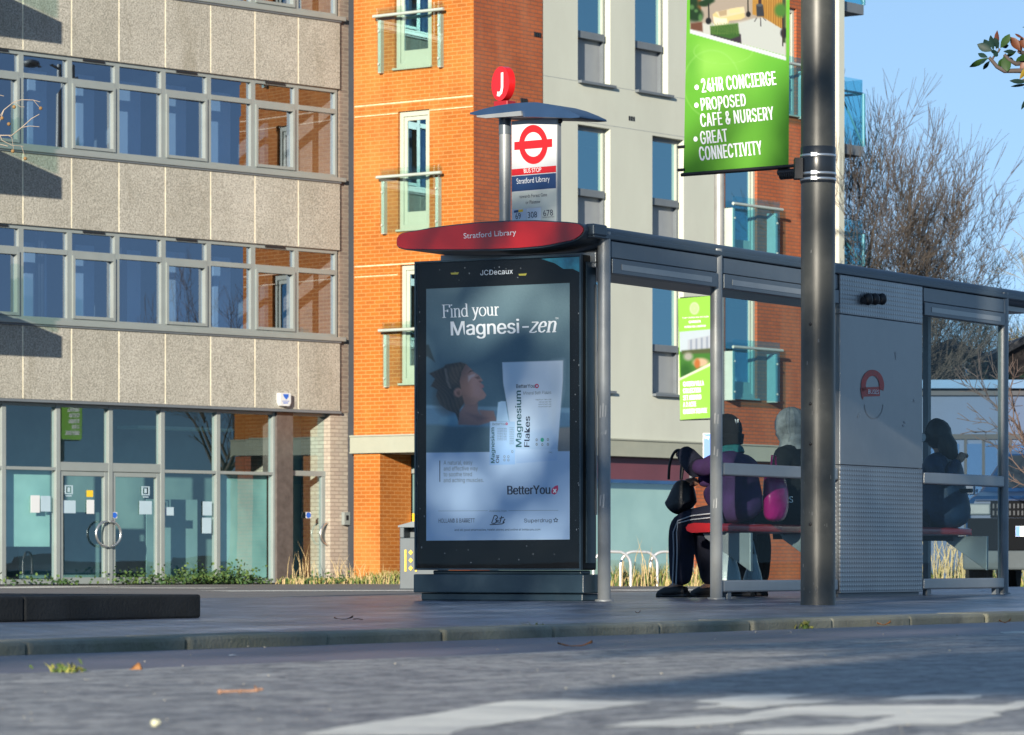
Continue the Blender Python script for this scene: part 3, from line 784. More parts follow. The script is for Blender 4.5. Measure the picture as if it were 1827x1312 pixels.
mb = MB(); wall_holes(mb, R, uw1, ub1, ZB, ZT, rdoors, 0.12); mb.build('brick_wall', M['brick_shade_side'], ab)
# white fin, top and rear
mb = MB(); mb.fbox(R, ub1, R.u(1499.5), -0.148, ZT, -0.6, 0.10)
mb.fbox(R, 0.2, ub1, ZT, ZT + 0.3, -9, -0.2); mb.fbox(R, 0.5, ub1 + 0.2, 2.9, ZT, -9.2, -9); mb.fbox(R, ub1, ub1 + 0.2, 2.9, ZT, -9, -0.65)
for z in SL[:4]: mb.fbox(R, 0.4, ub1, z - 0.15, z + 0.02, -9, -0.3)
mb.fbox(R, 0.4, ub1, 2.9, ZT, -3.0, -2.9, 1)
mb.fbox(L, 0.0, uc - 0.2, 2.9, ZT, -1.6, -1.5, 1)
mb.build('end_wall', [M['render'], M['room']], ab)
# bands over the ground floor
mb = MB()
for fr, a, b in ((L, -0.05, uc + 0.06), (R, -0.0, ub1)):
    z1, z0 = ZB + 0.005, ZB - 0.345
    mb.fbox(fr, a, b, z0 + 0.03, z1 - 0.03, -0.2, 0.06); mb.fbox(fr, a, b, z1 - 0.03, z1, -0.2, 0.085); mb.fbox(fr, a, b, z0, z0 + 0.03, -0.2, 0.075)
mb.build('cream_band', M['band'], ab)
zb = ZB - 0.36
mb = MB(); mb.fbox(R, 0.3, ub1, zb, zb + 0.06, -8, -0.21); mb.build('soffit', M['band'], ab)
# windows in the white render
for a, b, z0, z1 in wins:
    zt = z0 + 0.86; mb = MB(); D = -0.14; e = 0.05
    for p in ((a, a + e, z0, z1), (b - e - 0.03, b, z0, z1), (a + e, b - e - 0.03, z1 - 0.09, z1), (a + e, b - e - 0.03, z0, z0 + 0.04)): mb.fbox(R, *p, D - 0.09, D + 0.02)
    mb.fbox(R, a + e, b - e - 0.03, zt, zt + 0.14, D - 0.05, D + 0.075)
    w = mb.build('window', M['frame_dark'], ab, 0.005)
    mb = MB(); mb.fbox(R, b - e - 0.075, b - e - 0.031, zt + 0.14, z1 - 0.09, D - 0.03, D + 0.05); mb.build('sash', M['frame_pale'], w)
    mb = MB(); mb.add([R.pt(a + e, zt + .14, D), R.pt(b - e - .075, zt + .14, D), R.pt(b - e - .075, z1 - .09, D), R.pt(a + e, z1 - .09, D)], [(0, 1, 2, 3)]); mb.build('pane', M['win_apt'], w)
    mb = MB(); mb.fbox(R, a + e, b - e - 0.03, z0 + 0.04, zt, D - 0.09, D - 0.055); mb.build('spandrel', M['panel_grey'], w)
    mb = MB(); mb.fbox(R, a - 0.0, b + 0.10, z0 - 0.055, z0 - 0.002, 0.0125, 0.10); mb.build('sill', M['frame_dark'], w, 0.006)
# full-height doors with glass guards
def french(fr, a, b, z0, z1, gm, over, d, wide=0.06):
    D = -0.11; mb = MB(); e = 0.085
    for p in ((a, a + e, z0, z1), (b - e, b, z0, z1), (a + e, b - e, z1 - 0.1, z1), (a + e, b - e, z0, z0 + 0.10)): mb.fbox(fr, *p, D - 0.05, D + 0.05)
    mb.fbox(fr, a - 0.02, b + 0.02, z0 - 0.04, z0 - 0.001, D - 0.05, 0.06)
    w = mb.build('balcony_door', M['frame_pale'], ab, 0.006)
    mb = MB(); i = 0.075; f = a + e; g = b - e
    for p in ((f + .002, f + i, z0 + .1, z1 - .1), (g - i, g - .002, z0 + .1, z1 - .1), (f + i, g - i, z1 - .18, z1 - .1), (f + i, g - i, z0 + .1, z0 + 0.34)): mb.fbox(fr, *p, D - 0.04, D + 0.02)
    mb.build('sash', M['frame_pale'], w, 0.006)
    mb = MB(); mb.add([fr.pt(f + i, z0 + .34, D), fr.pt(g - i, z0 + .34, D), fr.pt(g - i, z1 - .18, D), fr.pt(f + i, z1 - .18, D)], [(0, 1, 2, 3)]); mb.build('pane', M['win_apt'], w)
    # guard
    ga, gb = a - over[0], b + over[1]; gz0, gz1 = z0 - 0.05, z0 + 1.18
    mb = MB(); mb.fbox(fr, ga, gb, gz0, gz1, d, d + 0.014); g_ = mb.build('glass_guard', gm, ab)
    mb = MB(); mb.tube([fr.pt(ga - 0.05, gz1 - 0.16, d + 0.05), fr.pt(gb + 0.05, gz1 - 0.16, d + 0.05)], 0.032, 8); mb.build('handrail', M['metal_bal'], g_)
    for u in (ga + 0.06, gb - 0.10):
        mb = MB()
        mb.fbox(fr, u - 0.035, u + 0.035, gz0 - 0.02, gz1 - 0.24, -0.005, d - 0.002)
        for zz in (gz0 + 0.15, gz1 - 0.45): mb.tube([fr.pt(u, zz, d + 0.013), fr.pt(u, zz, d + 0.03)], 0.022, 8)
        mb.build('bracket', M['metal_bal'], g_)
for h in ldoors: french(L, *h, M['bal_glass'], (0.36, 0.36), 0.10)
for i, h in enumerate(rdoors): french(R, *h, M['blue_glass'], (0.05, 0.50) if i < 2 else (0.05, 0.2), 0.22)
# mortar stains: thin pale courses at each floor line
mb = MB()
for z in (SL[1], SL[2], SL[3]):
    mb.fbox(L, 0.02, uc - 0.02, z - 0.012, z + 0.012, 0.0, 0.003); mb.fbox(L, ldoors[1][1] + 0.0, uc - 0.02, z - 0.21, z - 0.193, 0.0, 0.003); mb.fbox(L, 0.02, ldoors[1][0], z - 0.21, z - 0.193, 0.0, 0.003)
mb.build('mortar_course', mat('pale_mortar', (0.72, 0.5, 0.32), 0.9, var=0.3, scale=7), ab)
for fr, x, y in ((R, 1126, 212), (R, 934, 180), (R, 958, 62)):
    mb = MB(); u, z = fr.uz(x, y)
    for k in (-1, 0, 1): mb.fbox(fr, u + k * 0.075 - 0.025, u + k * 0.075 + 0.025, z - 0.045, z + 0.045, 0.002, 0.02)
    mb.build('wall_vent', M['black'], ab)
# balconies round the far end
for y0, y1 in ((135, 255), (388, 470), (-120, 0)):
    pz1 = R.z(1500, y0); pz0 = R.z(1500, y1); u0 = R.u(1500.5); u1 = u0 + 0.95
    mb = MB(); mb.fbox(R, u0, u1, pz0 - 0.22, pz0, -1.6, -0.02); b = mb.build('balcony', M['frame_dark'], ab, 0.01)
    mb = MB(); mb.fbox(R, u1 - 0.03, u1 - 0.01, pz0, pz1, -1.6, -0.05); mb.fbox(R, u0, u1 - 0.03, pz0, pz1, -0.06, -0.04); mb.build('balustrade', M['blue_glass'], b)
    mb = MB(); mb.tube([R.pt(u0, pz1 - 0.3, -0.05), R.pt(u1, pz1 - 0.3, -0.05), R.pt(u1, pz1 - 0.3, -1.6)], 0.03, 6); mb.tube([R.pt(u0, pz1 - 0.35, -0.03), R.pt(u1, pz0, -0.03)], 0.02, 6); mb.tube([R.pt(u1, pz0, -0.03), R.pt(u1, pz1 - .3, -0.03)], 0.04, 6); mb.build('handrail', mat('teal_metal', (0.05, 0.22, 0.30), 0.4), b)
# ground floor: brick pillar, recess, shop window
pu1 = L.u(678)
mb = MB(); mb.fbox(L, 0, pu1, -0.148, zb, -0.95, 0.0); mb.build('pillar', M['brick_sun_side'], ab)
mb = MB(); mb.fbox(L, pu1 - 0.1, uc - 0.8, -0.148, zb, -1.15, -1.05, 0)
mb.build('recess_wall', M['dim'], ab)
mb = MB(); ud = L.u(722, -1.0)
for q in (0.0, 0.28, 0.95): mb.fbox(L, ud + q, ud + q + 0.07, -0.148, 2.0, -1.05, -0.98)
mb.fbox(L, ud, ud + 1.02, 2.0, 2.08, -1.05, -0.98); mb.build('recess_door', M['frame_grey'], ab)
sheetu = L.u(735, -0.97)
mb = MB(); mb.fbox(L, sheetu, sheetu + 0.14, 0.95, 1.22, -0.985, -0.978); mb.build('door_notice', M['yellow'], ab)
us0, us1 = 0.6, R.u(1240)
M['maroon'] = mat('maroon_sign', (0.13, 0.045, 0.06), 0.45, var=0.12, scale=1.2)
zf1, zf0 = zb, R.z(1170, 857)
mb = MB(); mb.fbox(R, us0, us1, zf0, zf1, -0.30, -0.14); mb.build('shop_sign', M['maroon'], ab)
mb = MB(); mb.fbox(R, us0, us1, zf0 - 0.07, zf0 - 0.001, -0.30, -0.13); mb.build('sign_trim', mat('blue_trim', (0.03, 0.09, 0.22), 0.4), ab)
mb = MB(); mb.add([R.pt(us0, -0.1, -0.2), R.pt(us1, -0.1, -0.2), R.pt(us1, zf0 - 0.07, -0.2), R.pt(us0, zf0 - 0.07, -0.2)], [(0, 1, 2, 3)]); mb.build('shop_window', M['shop_glass'], ab)
t = NT('pale_film'); t.link(t.ramp(t.noise(0.7, 3), 0.3, 0.7, (0.34, 0.42, 0.36), (0.50, 0.58, 0.50)), t.p.inputs['Base Color']); t.p.inputs['Roughness'].default_value = 0.6
mb = MB(); mb.fbox(R, us0, us1, -0.148, zf0 - 0.07, -0.33, -0.31); mb.build('window_film', t.m, ab)
mb = MB(); mb.fbox(R, us1, us1 + 0.10, -0.148, zb, -0.3, -0.09); mb.build('shop_frame', M['frame_dark'], ab)
mb = MB(); mb.fbox(R, us1 + 0.101, ub1, -0.148, zb, -0.5, -0.06); mb.build('brick_wall', M['brick_shade_side'], ab)
mb = MB(); mb.fbox(R, 0.0, 0.6, -0.148, zb, -0.6, -0.08); mb.build('pillar', M['brick_shade_side'], ab)

# ================================================================== low buildings on the right
Wf = Frame((ray(1500) * 86, 86.0), (1, 0))
lb = empty('low_building', (Wf.pt(4, 0).x, 86.0, -0.148), 'low pale blue flat-roofed building seen through the shelter glass', 'building')
uz_ = lambda x, y: Wf.uz(x, y)
u0, u1 = 0.5, uz_(1990, 700)[0]
M['blue_wall'] = mat('pale_blue_cladding', (0.034, 0.070, 0.15), 0.5, var=0.15, scale=0.6)
M['sky_strip'] = mat('light_blue_fascia', (0.07, 0.16, 0.30), 0.5, var=0.1)
mb = MB(); mb.fbox(Wf, u0, u1, -0.148, uz_(1700, 706)[1], -6, 0); mb.build('wall', M['blue_wall'], lb)
mb = MB(); mb.fbox(Wf, u0, u1, uz_(1700, 706)[1], uz_(1700, 694)[1], -6.2, 0.1, 0); mb.fbox(Wf, u0, u1, uz_(1700, 694)[1], uz_(1700, 679)[1], -6.4, 0.3, 1); mb.build('roof_fascia', [mat('dark_fascia', (0.03, 0.035, 0.05), 0.6), M['sky_strip']], lb)
mb = MB(); mb.fbox(Wf, u0, u1, uz_(1700, 784)[1], uz_(1700, 775)[1], 0.002, 0.06)
for x in (1560, 1640, 1720, 1752, 1800, 1870): mb.fbox(Wf, uz_(x, 700)[0], uz_(x, 700)[0] + 0.06, -0.1, uz_(1700, 784)[1], 0.002, 0.05)
mb.build('rail', mat('dark_rail', (0.02, 0.025, 0.035), .6), lb)
mb = MB(); u_a = uz_(1655, 800)[0]
for k in range(9): mb.fbox(Wf, u_a + k * 0.85, u_a + k * 0.85 + 0.70, 0.9, uz_(1700, 792)[1], 0.002, 0.02)
mb.build('window', M['win'], lb)
def gable(Y, pts, depth, label, mwall, wins_):
    fr = Frame((ray(pts[0][0]) * Y, Y), (1, 0)); p = [fr.uz(x, y) for x, y in pts]
    h = empty('gabled_house', (fr.O.x, Y, -0.148), label, 'house')
    mb = MB(); mb.prism([(p[0][0], -0.148), (p[-1][0], -0.148)] + [q for q in reversed(p)], fr, -depth, 0); mb.build('wall', mwall, h)
    mb = MB()
    for a, b in zip(p[:-1], p[1:]):
        mb.hexa([fr.pt(a[0], a[1], 0.35), fr.pt(b[0], b[1], 0.35), fr.pt(b[0], b[1], -depth), fr.pt(a[0], a[1], -depth),
                 fr.pt(a[0], a[1] + .18, 0.35), fr.pt(b[0], b[1] + .18, 0.35), fr.pt(b[0], b[1] + .18, -depth), fr.pt(a[0], a[1] + .18, -depth)])
    mb.build('roof', M['roof'], h)
    for x0, x1, y0, y1 in wins_:
        a, z1 = fr.uz(x0, y0); b, z0 = fr.uz(x1, y1); e = 0.08
        mb = MB()
        for q in ((a, a + e, z0, z1), (b - e, b, z0, z1), (a + e, b - e, z0, z0 + e), (a + e, b - e, z1 - e, z1)): mb.fbox(fr, *q, -0.03, 0.05)
        w = mb.build('window', M['frame_grey'], h); mb = MB(); mb.fbox(fr, a + e, b - e, z0 + e, z1 - e, 0.001, 0.01); mb.build('pane', M['win'], w)
M['roof'] = mat('dark_slate', (0.035, 0.038, 0.045), 0.7, var=0.2)
M['dark_wall'] = mat('dark_brown_wall', (0.05, 0.042, 0.04), 0.9, var=0.25)
gable(97, [(1615, 672), (1668, 630), (1692, 619), (1755, 645)], 7, 'dark gabled house with a small window, seen through the shelter glass', M['dark_wall'], [(1717, 1731, 642, 672), (1694, 1703, 640, 662)])
gable(97, [(1775, 642), (1850, 601), (1960, 660)], 7, 'dark gabled roof rising at the right edge beyond the last shelter post', M['dark_wall'], [])
# ================================================================== bus shelter
M['shelter'] = mat('shelter_metal', (0.105, 0.13, 0.155), 0.38, metal=0.25, var=0.12, scale=2, dirt=(0.16, 0.17, 0.17), dscale=3, damt=0.35)
M['shelter_pale'] = mat('pale_shelter_metal', (0.30, 0.32, 0.33), 0.4, metal=0.4, var=0.1)
M['post'] = mat('brushed_post', (0.25, 0.27, 0.28), 0.48, metal=0.35, var=0.15, scale=4, dirt=(0.22, 0.22, 0.22), dscale=6, damt=0.5)
M['roof'] = mat('roof_blue_grey', (0.05, 0.075, 0.10), 0.42, metal=0.3, var=0.12, dirt=(0.09, 0.10, 0.10), dscale=3, damt=0.4)
M['red'] = mat('red_sign', (0.55, 0.010, 0.010), 0.22, var=0.06, spec=0.6)
M['red_seat'] = mat('red_seat', (0.48, 0.015, 0.02), 0.3, var=0.1)
M['unit'] = mat('black_unit', (0.006, 0.007, 0.008), 0.4, var=0.3, spec=0.12)
M['unit_blue'] = mat('dark_blue_unit', (0.022, 0.045, 0.065), 0.35, var=0.25, scale=2, dirt=(0.06, 0.08, 0.09), dscale=4, damt=0.4)
M['pane'] = glass('shelter_glass', (0.64, 0.76, 0.78), -0.004, (0.8, 0.92, 1), ior=1.11)
M['poster_glass'] = glass('poster_glass', (0.95, 0.98, 1.0), 0.0, ior=1.28, wav=0.02)
M['sign_white'] = mat('sign_white', (0.54, 0.56, 0.58), 0.3, var=0.03)
M['ink_white'] = mat('white_ink', (0.82, 0.84, 0.86), 0.6, var=0.02)
M['ink_navy'] = mat('navy_ink', (0.012, 0.022, 0.055), 0.5, var=0.02)
M['ink_teal'] = mat('teal_ink', (0.012, 0.09, 0.115), 0.5, var=0.02)
M['ink_grey'] = mat('grey_ink', (0.16, 0.2, 0.24), 0.6, var=0.02)
M['ink_pink'] = mat('magenta_ink', (0.50, 0.012, 0.09), 0.5, var=0.02)
M['ink_green'] = mat('green_ink', (0.02, 0.28, 0.2), 0.5, var=0.02)
t = NT('embossed_metal')
tc = t.new('ShaderNodeTexCoord'); sx = t.new('ShaderNodeSeparateXYZ'); t.link(tc.outputs['UV'], sx.inputs[0])
def wave(k1, k2):
    a = t.new('ShaderNodeMath', operation='MULTIPLY'); t.link(sx.outputs[0], a.inputs[0]); a.inputs[1].default_value = k1
    b = t.new('ShaderNodeMath', operation='MULTIPLY_ADD'); t.link(sx.outputs[1], b.inputs[0]); b.inputs[1].default_value = k2; t.link(a.outputs[0], b.inputs[2])
    c = t.new('ShaderNodeMath', operation='SINE'); t.link(b.outputs[0], c.inputs[0]); return c.outputs[0]
w1, w2 = wave(2 * math.pi / 0.085, 2 * math.pi / 0.072), wave(-2 * math.pi / 0.085, 2 * math.pi / 0.072)
inv = t.new('ShaderNodeMath', operation='MULTIPLY'); t.link(w1, inv.inputs[0]); t.link(w2, inv.inputs[1])
c = t.ramp(t.noise(1.5, 5), 0.3, 0.7, (0.20, 0.215, 0.23), (0.29, 0.305, 0.32)); t.link(c, t.p.inputs['Base Color'])
t.p.inputs['Metallic'].default_value = 0.6; t.p.inputs['Roughness'].default_value = 0.33; mxn = t.new('ShaderNodeMath', operation='MAXIMUM'); t.link(inv.outputs[0], mxn.inputs[0]); mxn.inputs[1].default_value = 0.0
t.bump(mxn.outputs[0], 0.42, 0.006)
M['emboss'] = t.m
M['flat_panel'] = mat('flat_grey_panel', (0.20, 0.215, 0.23), 0.32, metal=0.45, var=0.12, scale=1.5, dirt=(0.23, 0.24, 0.25), dscale=3, damt=0.3)
M['scuff'] = mat('scratched_paint', (0.33, 0.35, 0.36), 0.5)

sh = empty('bus_shelter', st(0, 0, 0), 'grey bus shelter with red end sign, glass back and lit poster case', 'bus shelter')
sh['label'] = 'grey bus shelter with a red name sign, glass back and poster case at its end'
def post(tt, z0=0.0, z1=2.56, r=0.045):
    mb = MB(); p = st(tt, 0)
    mb.lathe((p.x, p.y), [(r + 0.02, z0), (r + 0.02, z0 + 0.012), (r, z0 + 0.014), (r, z1)], 20)
    return mb.build('post', M['post'], sh)
for tt in (0.0, 1.69, 6.985): post(tt)
# roof: the leaf-shaped section of the end sign runs the whole length
prof_px = [(707.5, 432), (708.5, 425), (712, 419.5), (718, 416), (730, 413.5), (743, 411.5), (766, 407), (792, 403), (847, 397), (902, 393.7), (957, 393), (1011.6, 396), (1030, 398), (1036, 399), (1041, 402), (1044.5, 407), (1044, 414), (1039, 421), (1031, 427), (1022.6, 430.8), (997, 436.5), (970.5, 441.7), (929, 445.3), (880, 447.3), (820, 447.8), (737, 447), (722, 446), (712, 443), (708, 438)]
prof = [E.uz(x, y, 0.30) for x, y in prof_px]
prof = prof[::-1]
mb = MB(); mb.prism(prof, E, -7.95, 0.30, 0, True); mb.build('roof', M['roof'], sh)
cu = sum(p[0] for p in prof) / len(prof); cz = sum(p[1] for p in prof) / len(prof)
face = [(cu + (u - cu) * 0.985, cz + (z - cz) * 0.90) for u, z in prof]
mb = MB(); mb.prism(face, E, 0.302, 0.316, 0); sg = mb.build('name_sign', M['red'], sh)
mb = MB(); fit_text(mb, E, 0.318, 'Stratford Library', (827.5, 426), (921, 419), 9.5, 0, 0.0); mb.build('lettering', M['ink_white'], sg)
mb = MB()   # ribs and gutter line under the roof edge
mb.fbox(S, -0.22, 7.8, 2.505, 2.545, -0.12, 0.045); mb.build('gutter', M['roof'], sh, 0.008)
mb = MB(); mb.fbox(S, -0.24, -0.05, 2.52, 2.60, -0.02, 0.055); mb.build('roof_bracket', M['roof'], sh, 0.012)
mb = MB(); mb.fbox(E, -0.82, -0.05, 2.35, 2.425, -0.12, 0.03); mb.fbox(E, -0.24, -0.05, 2.315, 2.349, -0.12, 0.03); mb.build('cross_beam', M['shelter_pale'], sh, 0.006)
mb = MB(); mb.fbox(E, -1.45, -0.10, 2.43, 2.47, -7.8, -0.2); mb.build('ceiling', M['shelter_pale'], sh)
for t0, t1 in ((0.05, 1.64), (1.74, 3.68), (5.29, 6.935)):
    mb = MB(); mb.fbox(S, t0, t1, 2.385, 2.50, -0.05, 0.030); mb.fbox(S, t0, t1, 2.275, 2.379, -0.05, 0.040); mb.fbox(S, t0, t1, 2.378, 2.386, -0.05, 0.022)
    mb.build('beam', M['shelter'], sh, 0.010)
    mb = MB(); mb.fbox(S, t0 + 0.13, t1 - 0.1, 2.305, 2.345, 0.0405, 0.043); mb.build('beam_strip', M['shelter_pale'], sh)
for t0, t1 in ((1.74, 3.68), (5.29, 6.935)):
    mb = MB(); mb.fbox(S, t0, t1, 0.905, 1.0, -0.03, 0.035); mb.build('rail', M['shelter_pale'], sh, 0.012)
    mb = MB(); mb.fbox(S, t0, t1, 0.05, 0.138, -0.03, 0.035); mb.build('rail', M['shelter_pale'], sh, 0.012)
    mb = MB()
    for q in (t0 + 0.12, t1 - 0.12): mb.fbox(S, q - 0.03, q + 0.03, 0.0, 0.049, -0.02, 0.02)
    mb.build('foot', M['frame_dark'], sh)
    for z0, z1 in ((1.002, 2.272), (0.14, 0.903)):
        mb = MB(); mb.fbox(S, t0 + 0.015, t1 - 0.015, z0, z1, -0.006, 0.006); mb.build('glass_pane', M['pane'], sh)
# slim dark rear mullion and far end
mb = MB(); mb.fbox(S, 7.02, 7.08, 0.0, 2.43, -0.76, -0.71); mb.build('mullion', M['frame_dark'], sh)
# solid panel
T0, T1 = 3.69, 5.235
for q in ((0.03, 1.024), (2.198, 2.50)): mb = MB(); mb.fbox(S, T0, T1, *q, -0.16, 0.045); mb.build('embossed_panel', M['emboss'], sh, 0.004)
mb = MB(); mb.fbox(S, T0 + 0.002, T1 - 0.002, 1.028, 2.194, -0.16, 0.043); fp = mb.build('flat_panel', M['flat_panel'], sh, 0.004)
mb = MB(); mb.fbox(S, T0 + 0.02, T1 - 0.02, 0.0, 2.5, -0.15, 0.02); mb.build('panel_core', M['frame_dark'], sh)
mb = MB(); pxring(mb, S, 0.0465, (1557, 688), (20.5, 28), (12, 17), 0, 30, -20, 205)
pxpoly(mb, S, 0.0465, [(1535.5, 692), (1570, 690), (1570, 707), (1541, 708), (1540, 714), (1537, 706)])
mb.build('roundel', mat('worn_red', (0.42, 0.035, 0.03), 0.5, var=0.25, scale=14), fp)
mb = MB(); fit_text(mb, S, 0.049, 'BUSES', (1549, 702.5), (1568, 703.5), 7.5, 0, 0.0); mb.build('lettering', M['ink_white'], fp)
mb = MB(); pxring(mb, S, 0.0445, (1559, 722), (17, 26), (15.6, 24.4), 0, 30, 180, 360); mb.build('faded_ring', mat('faded_mark', (0.20, 0.21, 0.22), 0.5), fp)
# scratches and sticker remains
mb = MB()
for fr, d, x, y, w, h in ((S, .0455, 1628, 716, 6, 2), (S, .0455, 1630, 712, 2, 6), (S, .0455, 1531, 738, 5, 2), (S, .0455, 1530, 741, 2, 6), (S, .0455, 1612, 752, 5, 4), (S, .0455, 1610, 758, 6, 4), (S, .0455, 1597, 628, 3, 14)):
    pxpoly(mb, fr, d, [(x, y), (x + w, y + 1), (x + w - 1, y + h), (x + 1, y + h - 1)])
mb.build('scuff', M['scuff'], fp)
# three black camera heads on the panel
for k in range(3):
    x = 1549 + k * 12.5; c = S.P(x, 534, 0.08); mb = MB()
    mb.ball(c, 0.048, 10, 0, 0.8, 0.8, 1.0); mb.tube([c + Vector((0, 0, 0.02)), S.P(x, 530, 0.04)], 0.028, 8); mb.tube([c + Vector((-0.02, 0, -0.02)), c + Vector((-0.05, -0.05, -0.01))], 0.024, 8)
    mb.build('spotlight', M['black'], sh)
mb = MB()
for x, y, w, h in ((1071, 722, 4, 22), (1076, 718, 3, 24), (1081, 722, 3, 20), (1074, 772, 8, 3), (1081, 767, 4, 8), (1071, 882, 5, 20), (1077, 880, 4, 24), (1274, 735, 4, 20), (1280, 738, 4, 18), (1273, 795, 4, 16), (1279, 800, 4, 14), (1272, 890, 3, 16), (1277, 888, 3, 18)):
    u, z = E.uz(x, y, 0.047) if x < 1200 else S.uz(x, y, 0.047)
    c = (st(0, 0) if x < 1200 else st(1.69, 0)); a = math.asin(max(-.9, min(.9, ((x - (1079 if x < 1200 else 1278)) / 12.5))))
    vs = []
    for da, dz in ((-.12, 0), (.12, 0), (.22, .35), (-.02, .35)):
        an = -math.pi / 2 + a + da * w / 4
        vs.append((c.x + 0.0458 * math.cos(an), c.y + 0.0458 * math.sin(an), z - h / 240 + dz * h / 90))
    mb.add(vs, [(0, 1, 2, 3)])
mb.build('scuff', M['scuff'], sh)
# bench
mb = MB(); q = [(0.20, 0.50), (0.46, 0.49), (0.50, 0.505), (0.51, 0.53), (0.49, 0.555), (0.44, 0.565), (0.24, 0.56), (0.20, 0.55)]
n = len(q)
vs = [st(2.18, s_, z) for s_, z in q] + [st(6.78, s_, z) for s_, z in q]
mb.add(vs, [tuple(range(n)), tuple(range(2 * n - 1, n - 1, -1))]); mb.add(vs, [(i, (i + 1) % n + 0, (i + 1) % n + n, i + n)[::-1] for i in range(n)], 0, True)
mb.build('seat', M['red_seat'], sh, 0.008)
for tt in (2.30, 3.6, 5.3, 6.7):
    mb = MB(); pr = [(0.02, 0.49), (0.42, 0.49), (0.40, 0.45), (0.02, 0.20)]
    vs = [st(tt - .02, s_, z) for s_, z in pr] + [st(tt + .02, s_, z) for s_, z in pr]
    mb.add(vs, [(0, 1, 2, 3), (7, 6, 5, 4), (0, 4, 5, 1), (1, 5, 6, 2), (2, 6, 7, 3), (3, 7, 4, 0)]); mb.build('seat_bracket', M['shelter_pale'], sh, 0.004)
mb = MB(); mb.tube([st(6.45, 0.46, 0.56), st(6.45, 0.47, 0.80), st(6.45, 0.42, 0.86), st(6.45, 0.15, 0.87), st(6.45, 0.05, 0.87)], 0.018, 8); mb.build('armrest', M['black'], sh)

# ---- poster case
D1 = 0.16                                     # distance of its front from the posts
def eu(x): return E.u(x, D1)
uL, uR = eu(740), eu(1037); zT, zB = 2.40, 0.215
mb = MB(); mb.fbox(E, uL, uR, zB, zT, -0.06, D1 - 0.02); case = mb.build('poster_case', M['unit'], sh, 0.012)
mb = MB(); mb.fbox(E, uL + 0.12, uR - 0.03, 0.185, 0.213, -0.03, D1 - 0.05); mb.fbox(E, uL, uR + 0.03, 0.055, 0.186, -0.10, D1 + 0.02); mb.fbox(E, uL + 0.04, uR, 0.0, 0.053, -0.08, D1 - 0.02); mb.build('plinth', M['unit_blue'], sh, 0.008)
mb = MB(); mb.fbox(E, uR + 0.002, uR + 0.012, zB + 0.05, zT - 0.05, -0.02, 0.10); mb.build('side_trim', M['unit_blue'], case)
mb = MB(); mb.fbox(E, uR + 0.013, uR + 0.020, 0.6, zT - 0.2, -0.035, -0.02); mb.build('hinge_strip', M['shelter_pale'], case)
pq = [(760.5, 515.8), (1016.5, 505), (1016.5, 962.8), (760.5, 965)]
DP = D1 - 0.012
def W2(x, y): return (740 + x / 5.247, 600 + y / 5.247)
